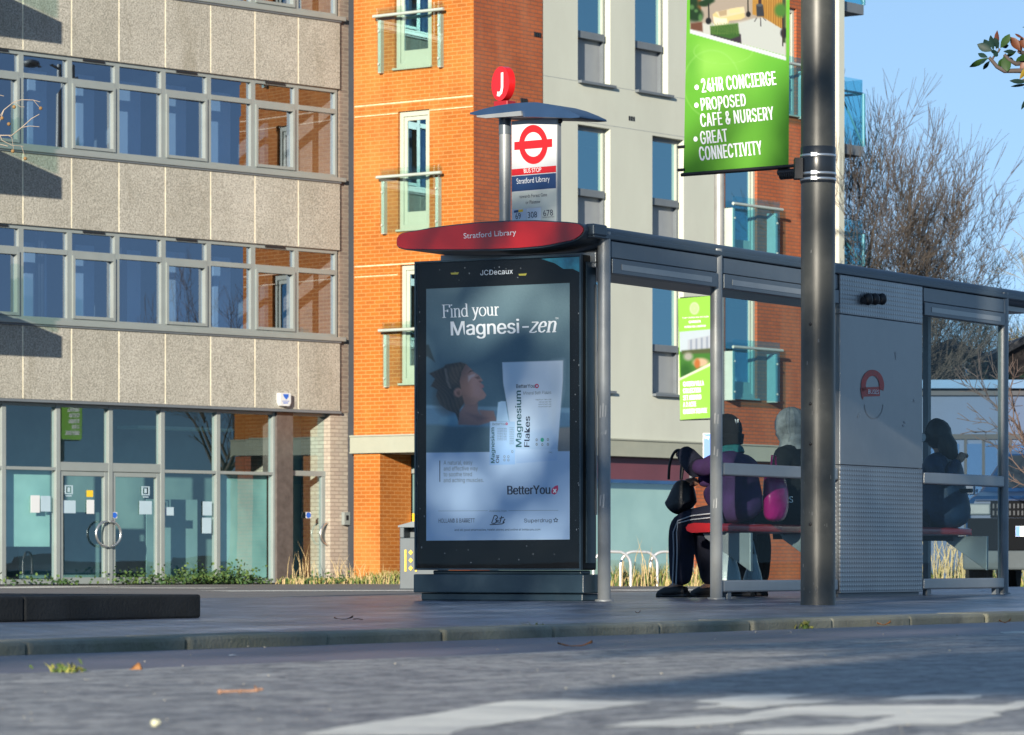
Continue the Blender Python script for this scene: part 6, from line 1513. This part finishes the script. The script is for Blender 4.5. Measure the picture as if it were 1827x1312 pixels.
# ================================================================== trees
def leaf(mb, base, tip, w, m, tw=0.0, curl=.15):
    base, tip = Vector(base), Vector(tip); d = tip - base; L_ = d.length; d.normalize()
    vd = Vector((0, 1, 0)); s_ = d.cross(vd); s_ = (s_.normalized() if s_.length > .1 else Vector((1, 0, 0))); s_ = (s_ * math.cos(tw) + vd * math.sin(tw)).normalized(); nn = s_.cross(d)
    prof_ = [(0, .08), (.15, .45), (.35, .85), (.55, 1.0), (.75, .8), (.9, .38), (1, .02)]; vs = []
    for t_, k in prof_:
        c = base + d * L_ * t_ + nn * curl * L_ * t_ * t_
        vs += [c - s_ * w * k + nn * w * .3 * k, c, c + s_ * w * k + nn * w * .3 * k]
    f = []
    for i in range(len(prof_) - 1):
        a = 3 * i; f += [(a, a + 1, a + 4, a + 3), (a + 1, a + 2, a + 5, a + 4)]
    mb.add(vs, f, m, True)
def bark(name, c): return mat(name, c, 0.9, var=0.3, scale=6)
def grow(mb, p, d, L_, r, lvl, rnd, up=0.12, spread=0.5, mlen=0.75, sides=5, maxl=6, shoots=2, jit=.09):
    seg = 3; pts = [p.copy()]; rad = [r]; q = p.copy(); dd = d.copy()
    for k in range(seg):
        dd = (dd + Vector((rnd.gauss(0, jit), rnd.gauss(0, jit), rnd.gauss(0, jit * .6))) + UP * up * .4).normalized(); q = q + dd * L_ / seg; pts.append(q.copy()); rad.append(r * (1 - .32 * (k + 1) / seg))
    mb.tube(pts, rad, max(3, sides), 0, lvl == 0)
    if lvl >= maxl: return
    nb = 2 if rnd.random() < .75 else 3
    for b in range(nb):
        a = rnd.uniform(0, 2 * math.pi); s_ = rnd.uniform(.5, 1.1) * spread
        o = dd.orthogonal().normalized(); o.rotate(Matrix.Rotation(a, 3, dd)); nd = (dd + o * s_ + UP * up).normalized()
        grow(mb, pts[-1], nd, L_ * mlen * rnd.uniform(.8, 1.15), max(rad[-1] * (.78 if nb == 2 else .68), .006), lvl + 1, rnd, up, spread, mlen, sides - 1, maxl, shoots, jit)
    for k in range(shoots):
        i = rnd.randint(1, seg - 1) if seg > 1 else 1; a = rnd.uniform(0, 2 * math.pi); o = dd.orthogonal().normalized(); o.rotate(Matrix.Rotation(a, 3, dd)); nd = (dd * .7 + o * .8 + UP * up).normalized()
        if lvl + 1 <= maxl: grow(mb, pts[i], nd, L_ * mlen * .7 * rnd.uniform(.7, 1.1), max(rad[i] * .45, .0052), lvl + 2, rnd, up, spread, mlen, 3, maxl, shoots, jit)
def tree(base, seed, th, tr, limbs, L0, r0, barkc, twigc, label, group, maxl=5, spread=.5, up=.12, tilt=(.2, .6), mlen=.76, shoots=2, jit=.09):
    rnd = random.Random(seed); tr_ = empty('bare_tree', base, label, 'tree', group)
    mb = MB(); top = Vector(base) + Vector((.05, .0, th))
    mb.tube([Vector(base), Vector(base) + Vector((.02, .01, th * .5)), top], [tr * 1.25, tr, tr * .85], 12); mb.build('trunk', bark('bark_%d' % seed, barkc), tr_)
    mb = MB()
    for k in range(limbs):
        a = 2 * math.pi * k / limbs + rnd.uniform(-.3, .3); tl = rnd.uniform(*tilt); d = Vector((math.cos(a) * math.sin(tl), math.sin(a) * math.sin(tl), math.cos(tl)))
        grow(mb, top - UP * rnd.uniform(0, .5) * th * .3, d, L0 * rnd.uniform(.8, 1.15), r0 * rnd.uniform(.7, 1), 0, rnd, up, spread, mlen, 5, maxl, shoots, jit)
    mb.build('crown', bark('twig_%d' % seed, twigc), tr_, uv=False)
    return tr_
TG = 'bare winter trees beyond the shelter'
tree((ray(1548) * 88, 88, -.148), 3, 3.0, .30, 13, 1.78, .065, (.085, .075, .06), (.085, .072, .062), 'tall bare tree fanning upward beside the end of the flats', TG, 6, .36, .10, (.08, 1.15), .80, 3, .05)
tree((ray(1835) * 106, 106, -.148), 12, 2.6, .26, 11, 1.95, .07, (.12, .10, .06), (.21, .165, .065), 'bushy bare tree with yellowish twigs at the right edge behind the shelter', TG, 6, .55, .10, (.2, 1.0), .78, 2)
tree((ray(1712) * 108, 108, -.148), 21, 2.8, .22, 9, 1.55, .06, (.10, .09, .06), (.17, .14, .06), 'low bare tree with olive twigs seen through the last glass pane', TG, 6, .6, .08, (.3, 1.1), .77, 2)
tree((ray(1868) * 47, 47, -.148), 33, 1.0, .085, 5, .80, .036, (.04, .034, .03), (.10, .07, .06), 'small thin tree with reddish twigs beside the parked car', TG, 4, .6, .06, (.3, 1.0), .74, 2)
tree((27, 72.5, -.148), 44, 2.6, .2, 7, 1.8, .07, (.12, .1, .08), (.14, .11, .09), 'tall bare tree off to the right, mirrored in the office windows', TG, 5, .5, .15, (.2, .9), .76, 2)
rn = random.Random(77); sbk = mat('ivy_leaf', (.018, .035, .016), .6, var=.5, scale=5)
for px, h_, w_, lab in ((1660, 5.0, 1.5, 'dark evergreen bush in front of the gabled house behind the end glass'), (1845, 4.6, 1.6, 'dark evergreen bush at the right edge above the car')):
    Y = 93.5; o_ = empty('evergreen_bush', (ray(px) * Y, Y, -.148), lab, 'bush', 'dark evergreen bushes behind the low building')
    mb = MB(); mb.tube([(ray(px) * Y, Y, -.148), (ray(px) * Y, Y, h_ * .7)], [.12, .05], 8); mb.build('trunk', bark('bush_bark', (.06, .05, .04)), o_)
    mb = MB()
    for k in range(900):
        z = rn.uniform(.5, 1) ** .7 * h_; q = Vector((ray(px) * Y + rn.gauss(0, w_ * .45), Y + rn.gauss(0, .4), z + rn.gauss(0, .2))); d = Vector((rn.gauss(0, 1), rn.gauss(0, 1), rn.gauss(0, 1))).normalized()
        leaf(mb, q, q + d * .22, .07, 0, rn.uniform(0, 3))
    mb.build('crown', sbk, o_, uv=False)
# magnolia leaves hanging in at the top right
mg = empty('magnolia_tree', (5.6, 30.5, 0), 'magnolia branch with glossy green and bronze leaves at the upper right corner', 'tree')
ML = [mat('magnolia_green', (.020, .052, .012), .5, var=.3, scale=9, spec=.2), mat('magnolia_dark', (.008, .024, .02), .5, var=.3, scale=9, spec=.2), mat('magnolia_bronze', (.09, .028, .012), .45, var=.3, scale=9), mat('magnolia_yellow', (.26, .18, .02), .4, var=.2)]
MY = 30.0
def mp(x, y, dy=0.0): return at(1727 + x / 7.72, 30 + y / 7.72, MY + dy)
mb = MB(); mb.tube([(5.6, 30.5, 0), (5.55, 30.4, 2.0), (5.5, 30.4, 4.0), (5.4, 30.3, 6.0)], [.12, .10, .08, .05], 10); mb.build('trunk', bark('magnolia_bark', (.10, .085, .07)), mg)
mb = MB()
stems = [[(1900, 640, .4), (1200, 790, .2), (700, 745, 0), (500, 748, 0), (400, 690, 0), (330, 605, 0), (290, 560, 0)], [(330, 605, 0), (350, 560, 0), (420, 480, 0), (440, 440, 0)], [(1300, 560, .2), (760, 640, .1), (660, 650, 0), (560, 590, 0), (500, 520, 0)], [(900, 600, .1), (760, 500, .05), (700, 480, 0)], [(1500, 900, .2), (900, 900, .1), (760, 880, 0)]]
for s_ in stems: mb.tube([mp(*q) for q in s_], [.022 * (1 - .5 * i / len(s_)) if s_[0][0] > 800 else .008 for i in range(len(s_))], 6)
mb.tube([mp(1900, 640, .4), Vector((5.5, 30.4, 3.4))], .03, 6); mb.tube([mp(1500, 900, .2), Vector((5.55, 30.4, 2.9))], .025, 6); mb.tube([mp(1300, 560, .2), mp(1900, 640, .4)], .02, 6)
mb.build('branch', bark('magnolia_twig', (.07, .055, .05)), mg)
LV = [((340, 470), (130, 375), 62, 1), ((300, 480), (205, 305), 62, 1), ((350, 460), (320, 235), 40, 1), ((390, 450), (430, 185), 46, 2), ((420, 440), (360, 300), 46, 1), ((450, 430), (560, 240), 60, 0), ((470, 420), (560, 400), 34, 1), ((270, 560), (135, 490), 40, 1), ((280, 570), (20, 715), 46, 0), ((300, 610), (210, 735), 30, 1), ((250, 580), (170, 640), 26, 1), ((500, 530), (545, 735), 70, 0), ((520, 560), (440, 700), 56, 0), ((490, 480), (660, 480), 30, 1), ((510, 560), (690, 480), 34, 0), ((560, 570), (640, 590), 24, 1), ((720, 470), (575, 290), 62, 2), ((740, 470), (700, 330), 56, 2), ((760, 300), (660, 230), 22, 2), ((800, 460), (720, 270), 50, 2), ((790, 540), (650, 650), 44, 0), ((800, 520), (690, 600), 52, 0), ((810, 560), (730, 770), 50, 2), ((860, 640), (740, 860), 44, 3), ((820, 900), (590, 880), 34, 1), ((830, 930), (590, 940), 26, 1), ((850, 1080), (735, 1290), 30, 1), ((830, 990), (745, 980), 10, 1), ((830, 140), (745, 142), 8, 1), ((400, 480), (370, 540), 40, 1), ((420, 500), (330, 480), 30, 1)]
for i, (b_, t_, w, m) in enumerate(LV):
    mb = MB(); dy = 0.05 * math.sin(i * 2.3); leaf(mb, mp(*b_, dy), mp(*t_, dy + .06 * math.sin(i)), w / 7.72 / F * MY * 1.0, m, .6 * math.sin(i * 1.7)); mb.build('leaf', ML, mg, uv=False)
mb = MB()
rn = random.Random(5)
for k in range(150):
    c = Vector((5.5 + rn.gauss(0, .45), 30.4 + rn.gauss(0, .6), 4.6 + rn.gauss(0, .9)))
    if c.x < 4.15 + .28: continue
    d = Vector((rn.gauss(0, 1), rn.gauss(0, 1), rn.gauss(0, .6))).normalized(); leaf(mb, c, c + d * .15, .035, rn.choice((0, 1, 1, 2)), rn.uniform(0, 3))
tag(mb.build('crown', ML, mg, uv=False), kind='stuff')
# plane tree twigs with seed balls at the left edge
pt_ = empty('plane_tree', (-6.0, 34.5, 0), 'pale bare plane twigs with small seed balls at the left edge', 'tree')
def pp(x, y, dy=0.0): return at(x / 2.852, y / 2.852, 34 + dy)
mb = MB(); mb.tube([(-6.0, 34.5, 0), (-5.95, 34.5, 3), (-5.9, 34.4, 7)], [.22, .18, .12], 12); mb.build('trunk', bark('plane_bark', (.22, .2, .15)), pt_)
mb = MB()
for s_, r in ([[(-420, 800), (-200, 745), (-60, 700), (0, 690), (60, 690), (110, 650), (160, 605), (200, 582)], .010], [[(-60, 700), (-10, 640), (20, 560), (70, 520), (110, 508), (170, 510), (205, 520)], .007], [[(0, 690), (10, 715), (60, 740), (120, 745)], .006], [[(110, 650), (150, 642), (200, 646)], .005], [[(-60, 700), (-20, 730), (40, 745)], .008], [[(20, 560), (0, 590)], .005], [[(-80, 500), (-20, 480), (20, 490)], .006], [[(40, 690), (60, 700), (70, 765)], .004], [[(110, 745), (128, 805)], .004], [[(70, 520), (105, 545), (125, 545)], .004], [[(170, 510), (203, 550)], .004], [[(-200, 745), (-80, 500)], .009]):
    mb.tube([pp(*q) for q in s_], [r * .75 * (1 - .6 * i / len(s_)) for i in range(len(s_))], 5)
mb.tube([pp(-420, 800), Vector((-5.93, 34.4, 4.2))], .03, 6)
mb.build('branch', bark('plane_twig', (.30, .25, .20)), pt_)
for x, y in ((10, 602), (45, 632), (207, 552), (65, 770), (128, 808), (72, 545)):
    mb = MB(); mb.ball(pp(x, y), .017, 10); mb.build('seed_ball', bark('seed_ball', (.22, .13, .05)), pt_)

# trees behind the viewer, whose crowns shade the pavement and the shelter
rn = random.Random(11)
lm = mat('evergreen_leaf', (.05, .07, .03), .6, var=.3)
TE = math.tan(SUN_EL) / 0.964
def shade_z(Y, z, yt): return z + TE * (Y - yt)
def shade_x(X, Y, yt): return X + SUN_AZ[0] / 0.964 * (Y - yt)
for i in range(6):
    x0 = -24 + i * 5.2; yt = -12 + rn.uniform(-1, 1)
    tq = empty('evergreen_tree', (x0, yt, -.06), 'evergreen street tree behind the viewer, shading the pavement', 'tree', 'street trees behind the viewer')
    mb = MB(); mb.tube([(x0, yt, -.06), (x0 + .1, yt, 3), (x0, yt + .1, 6.5), (x0, yt, 10)], [.2, .17, .15, .06], 10); mb.build('trunk', bark('street_bark', (.12, .1, .08)), tq)
    mb = MB()
    zlo, zhi = shade_z(13.6, 0, yt), shade_z(26.4, 2.75, yt)
    for k in range(1150):
        u_ = rn.uniform(-3.2, 3.2); z = rn.uniform(zlo - .1, zhi); yy = yt + rn.gauss(0, .7)
        if abs(u_) > 2.6 and rn.random() < .3: continue
        c = Vector((x0 + u_, yy, z)); s_ = rn.uniform(.16, .34)
        a = Vector((rn.gauss(0, 1), rn.gauss(0, 1), rn.gauss(0, 1))).normalized(); b = a.orthogonal().normalized(); cc = a.cross(b)
        mb.add([c - b * s_, c - cc * s_ * .5, c + b * s_, c + cc * s_ * .5], [(0, 1, 2, 3)])
    if i == 3:      # unseen leaf cluster added to cast a wedge of shade on the near road
        wp = [(1010, 1237), (1400, 1190), (1827, 1158), (2050, 1140), (2050, 1241), (1500, 1242)]
        n_ = 0
        while n_ < 1500:
            px, py = rn.uniform(1000, 2050), 1140 + 103 * rn.random()
            if sdf(np.array([px]), np.array([py]), wp)[0] > -1.5: continue
            g_ = ground(px, py, -.04); yy = yt + rn.gauss(0, .3); c = Vector((shade_x(g_.x, g_.y, yy), yy, shade_z(g_.y, -.04, yy))); s_ = rn.uniform(.06, .15); n_ += 1
            a = Vector((rn.gauss(0, 1), rn.gauss(0, 1), rn.gauss(0, 1))).normalized(); b = a.orthogonal().normalized(); cc = a.cross(b)
            mb.add([c - b * s_, c - cc * s_ * .5, c + b * s_, c + cc * s_ * .5], [(0, 1, 2, 3)])
    if i == 2:  # more unseen leaves, added to shade part of the bus stop flag
        for k in range(200):
            yy = yt + rn.gauss(0, .5); c = Vector((rn.uniform(-12.6, -9.9), yy, shade_z(26.9, rn.uniform(2.5, 3.2), yy))); s_ = rn.uniform(.1, .2)
            a = Vector((rn.gauss(0, 1), rn.gauss(0, 1), rn.gauss(0, 1))).normalized(); b = a.orthogonal().normalized(); cc = a.cross(b)
            mb.add([c - b * s_, c - cc * s_ * .5, c + b * s_, c + cc * s_ * .5], [(0, 1, 2, 3)])
    mb.build('crown', lm, tq, uv=False)

# ================================================================== small things on the ground
M['leaf_brown'] = mat('dry_leaf', (.26, .115, .035), .7, var=.35, scale=40); M['leaf_orange'] = mat('orange_leaf', (.40, .15, .03), .7, var=.3, scale=40); M['leaf_dark'] = mat('dark_leaf', (.10, .055, .03), .8, var=.3, scale=40)
def dry_leaf(px, py, z, w, h, m, label, seed, stand=.0, stalk=False):
    rn = random.Random(seed); c = ground(px, py, z); sc = c.y / F; w *= sc; h *= sc
    mb = MB(); n = 9; vs = []
    for i in range(n + 1):
        t_ = i / n * 2 - 1; hw = (1 - t_ * t_) ** .7
        zc = h * (.25 + .75 * abs(t_) ** 2 * (1 if stand < .5 else 0)) if stand < .5 else h * .05
        for k in (-1, 0, 1):
            if stand >= .5: vs.append((t_ * w / 2 + rn.uniform(-.003, .003), k * .006, .004 + (h * (.55 + .45 * t_) * hw * (k + 1) / 2 + 0)))
            else: vs.append((t_ * w / 2, k * hw * w * .22, .004 + h * (.15 + .8 * t_ * t_ * (.6 if t_ < 0 else 1)) * (.6 + .4 * abs(k)) + rn.uniform(0, h * .12)))
    mb.add(vs, [(3 * i + k, 3 * i + 3 + k, 3 * i + 4 + k, 3 * i + 1 + k) for i in range(n) for k in (0, 1)], 0, True)
    if stalk: mb.tube([(w / 2, 0, h * .4), (w * .75, .01, .01), (w * 1.0, .0, .006)], .0022, 5)
    o = mb.build('fallen_leaf', M[m], None, uv=False); o.location = c; tag(o, label, 'leaf', 'fallen leaves'); o.rotation_euler.z = rn.uniform(-.2, .2)
    so = o.modifiers.new('thickness', 'SOLIDIFY'); so.thickness = .0012
    return o
dry_leaf(243, 1197, -.043, 22, 19, 'leaf_brown', 'brown leaf standing up in the gutter, leftmost of the fallen leaves', 1, 1)
dry_leaf(1026, 1157, -.043, 62, 13, 'leaf_orange', 'long curled orange leaf in the gutter below the kerb', 2, 0)
dry_leaf(613, 1108, 0, 34, 8, 'leaf_dark', 'dark curled leaf with a long stalk on the pavement', 3, 0, True)
dry_leaf(1577, 1118, -.043, 24, 10, 'leaf_orange', 'orange brown leaf against the kerb right of the lamp column', 4, 0)
dry_leaf(1793, 1114, -.043, 22, 10, 'leaf_brown', 'pale brown leaf against the kerb near the right edge', 5, 0)
dry_leaf(1138, 1096, 0, 9, 6, 'leaf_dark', 'tiny dark leaf scrap on the pavement before the open bay', 6, 0)
tw = empty('twig', ground(430, 1239, -.04), 'short brown twig lying on the road in the foreground', 'twig')
c = tw.location; k = c.y / F
mb = MB(); mb.tube([c + Vector((-40 * k, 0, .006)), c + Vector((-10 * k, .01, .007)), c + Vector((20 * k, 0, .008)), c + Vector((38 * k, .01, .012))], .0032, 7); mb.ball(c + Vector((-38 * k, 0, .006)), .006, 8); mb.ball(c + Vector((-2 * k, .005, .007)), .005, 8); mb.ball(c + Vector((28 * k, 0, .01)), .0055, 8); mb.build('stem', mat('twig_brown', (.25, .14, .09), .8, var=.4, scale=60), tw, uv=False)
mb = MB(); mb.tube([c + Vector((28 * k, 0, .009)), c + Vector((24 * k, .02, .018))], .0025, 6); mb.build('side_shoot', M['leaf_brown'], tw, uv=False)
mb = MB(); mb.ball((0, 0, .006), .0075, 10); mb.ball((.006, .003, .007), .005, 8); o = mb.build('seed', mat('pale_seed', (.6, .6, .42), .7), None, uv=False); o.location = ground(276, 1296, -.04); tag(o, 'small round pale seed on the road at bottom left', 'seed')
def scrap(px, py, z, w, label, m='paper'):
    c = ground(px, py, z); w *= c.y / F; mb = MB(); rn = random.Random(px); n = 7
    vs = [(w / 2 * math.cos(2 * math.pi * i / n) * rn.uniform(.7, 1.1), w / 2 * math.sin(2 * math.pi * i / n) * rn.uniform(.6, 1), .003 + rn.uniform(0, w * .12)) for i in range(n)] + [(0, 0, w * .16)]
    mb.add(vs, [(i, (i + 1) % n, n) for i in range(n)]); o = mb.build('litter', M[m], None, uv=False); o.location = c; tag(o, label, 'litter', 'scraps of litter')
scrap(1414, 1079, 0, 14, 'white crumpled wrapper on the pavement just left of the lamp column'); scrap(1362, 1081, 0, 10, 'small white paper scrap on the pavement below the bench'); scrap(1114, 1186, -.04, 18, 'pale paper scrap lying on the near road', 'white'); scrap(1753, 1056, 0, 22, 'flat torn paper under the last glass pane', 'white'); scrap(415, 1172, -.043, 20, 'thin white scrap in the gutter at left', 'white')
# scattered grit, weeds and grass
mb = MB(); rn = random.Random(3)
for k in range(110):
    px, py = rn.uniform(0, 1827), 1125 + 187 * rn.random() ** 1.1
    z = -.043 if rn.random() < .5 else -.04; c = ground(px, py, -.038); r = rn.uniform(.0012, .0034) * (c.y / 12)
    mb.ball(c, r, 5, 0, rn.uniform(.8, 1.8), 1, .5)
tag(mb.build('gravel', mat('pale_grit', (.42, .40, .34), .9, var=.4, scale=30), None, uv=False), kind='stuff', label='scattered pale grit')
def blades(mb, c, n, h, spread, rn, lean=.5, w=.006, nm=2):
    for k in range(n):
        b = Vector(c) + Vector((rn.gauss(0, spread), rn.gauss(0, spread), 0)); a = rn.uniform(0, 2 * math.pi); H = h * rn.uniform(.45, 1.15); l = lean * rn.uniform(.2, 1) * H
        t_ = b + Vector((math.cos(a) * l, math.sin(a) * l, H)); m_ = b + Vector((math.cos(a) * l * .35, math.sin(a) * l * .35, H * .6)); s_ = Vector((1, 0.2, 0)).normalized() * w
        mb.add([b - s_, b + s_, m_ + s_ * .8, m_ - s_ * .8, t_], [(0, 1, 2, 3), (3, 2, 4)], rn.randrange(nm))
def leaves(mb, c, n, sp, rn, size=.05, nm=3):
    for k in range(n):
        p = Vector(c) + Vector((rn.gauss(0, sp[0]), rn.gauss(0, sp[1]), abs(rn.gauss(0, sp[2])))); d = Vector((rn.gauss(0, 1), rn.gauss(0, 1), rn.gauss(0.2, .6))).normalized(); leaf(mb, p, p + d * size * rn.uniform(.6, 1.3), size * .35, rn.randrange(nm), rn.uniform(0, 3))
G1 = mat('weed_green', (.07, .12, .025), .7, var=.3, scale=20); G2 = mat('weed_yellow', (.20, .20, .04), .7, var=.3, scale=20); G3 = mat('weed_dark', (.03, .075, .02), .7, var=.3, scale=20); G4 = mat('dry_grass', (.45, .34, .17), .8, var=.3, scale=20)
rn = random.Random(9)
mb = MB()
for x, n, hz, m in ((230, 50, .16, 0), (262, 40, .14, 0), (300, 40, .14, 0), (330, 70, .17, 0), (350, 60, .18, 0), (375, 60, .15, 0), (395, 90, .16, 1), (415, 90, .2, 1), (432, 50, .13, 1), (455, 20, .07, 0), (530, 25, .08, 1), (555, 40, .08, 1), (590, 40, .1, 1), (30, 14, .1, 0), (80, 24, .12, 0), (120, 20, .1, 0)):
    u_ = O.u(x, .25); c = O.pt(u_, -.13, .25 + rn.uniform(0, .12)); leaves(mb, c, int(n * 2.4), (.22, .14, hz * .8), rn, .07)
tag(mb.build('undergrowth', [G3, G1, G3] , None, uv=False), 'low leafy weeds along the foot of the office windows', 'weeds', kind='stuff')
mb = MB()
for x in range(520, 740, 7):
    if x < 628: c = O.pt(O.u(x, .35), -.148, .35)
    else: c = L.pt(L.u(x, .3), -.148, .3)
    blades(mb, c, 34, .26 if x > 660 else .13, .14, rn, .7, .008, 3)
for x, n, h in ((528, 3, .62), (545, 4, .75), (556, 2, .5), (612, 4, .6), (640, 8, .42), (692, 6, .4), (620, 6, .4)):
    c = O.pt(O.u(x, .3), -.148, .3) if x < 628 else L.pt(L.u(x, .3), -.148, .3); blades(mb, c, n * 2, h, .12, rn, .45, .006, 1)
for x in list(range(1090, 1300, 6)) + list(range(1640, 1830, 8)):
    c = at(x, 1003, 67.5 if x < 1400 else 62); c.z = -.148; big = (x % 50) < 26
    blades(mb, c, 36 if big else 14, .36 if big else .17, .13, rn, .65, .008, 3)
for x, h, n in ((1125, .8, 5), (1168, .7, 5), (1230, .5, 5), (1650, 1.0, 16), (1690, 1.15, 26), (1700, .9, 24), (1735, .65, 18), (1762, .6, 20)):
    c = at(x, 1003, 67 if x < 1400 else 62); c.z = -.148; blades(mb, c, n, h, .16, rn, .5, .007, 1)
tag(mb.build('grass', [G4, G2, G1], None, uv=False), 'dry and green grass along the walls across the road', 'grass', kind='stuff')
for k, (x, y, z, n, h, lab) in enumerate(((958, 1134, -.043, 22, .055, 'upright green weed growing at the kerb, left of the other kerb weeds'), (1243, 1124, -.043, 16, .026, 'flat yellowish weed spreading at the kerb before the middle post'), (1434, 1122, -.043, 16, .042, 'green weed at the kerb just left of the lamp column'), (1494, 1118, -.043, 20, .03, 'small weed at the kerb just right of the lamp column'), (122, 1201, -.042, 26, .028, 'short green grass sprig in the gutter at far left'))):
    c = ground(x, y, z); mb = MB(); blades(mb, (0, 0, 0), n, h, .022 if k else .012, rn, 1.1, .0035, 2); leaves(mb, (0, 0, .004), n, (.03, .02, h * .3), rn, .02, 2)
    o = mb.build('kerb_weed', [G1, G2], None, uv=False); o.location = c; tag(o, lab, 'weed', 'weeds along the kerb')
# low granite block at the left
mb = MB(); tt = -15.0
for w in (2.6, 3.0, 1.4):
    mb.fbox(S, tt, min(tt + w, -8.0) - .006, 0, .115, 2.2, .38); tt += w
kb = mb.build('kerb_block', M['block'], None, .012); kb.location = (0, 0, 0); tag(kb, 'long low dark granite block lying on the pavement at left', 'granite block')
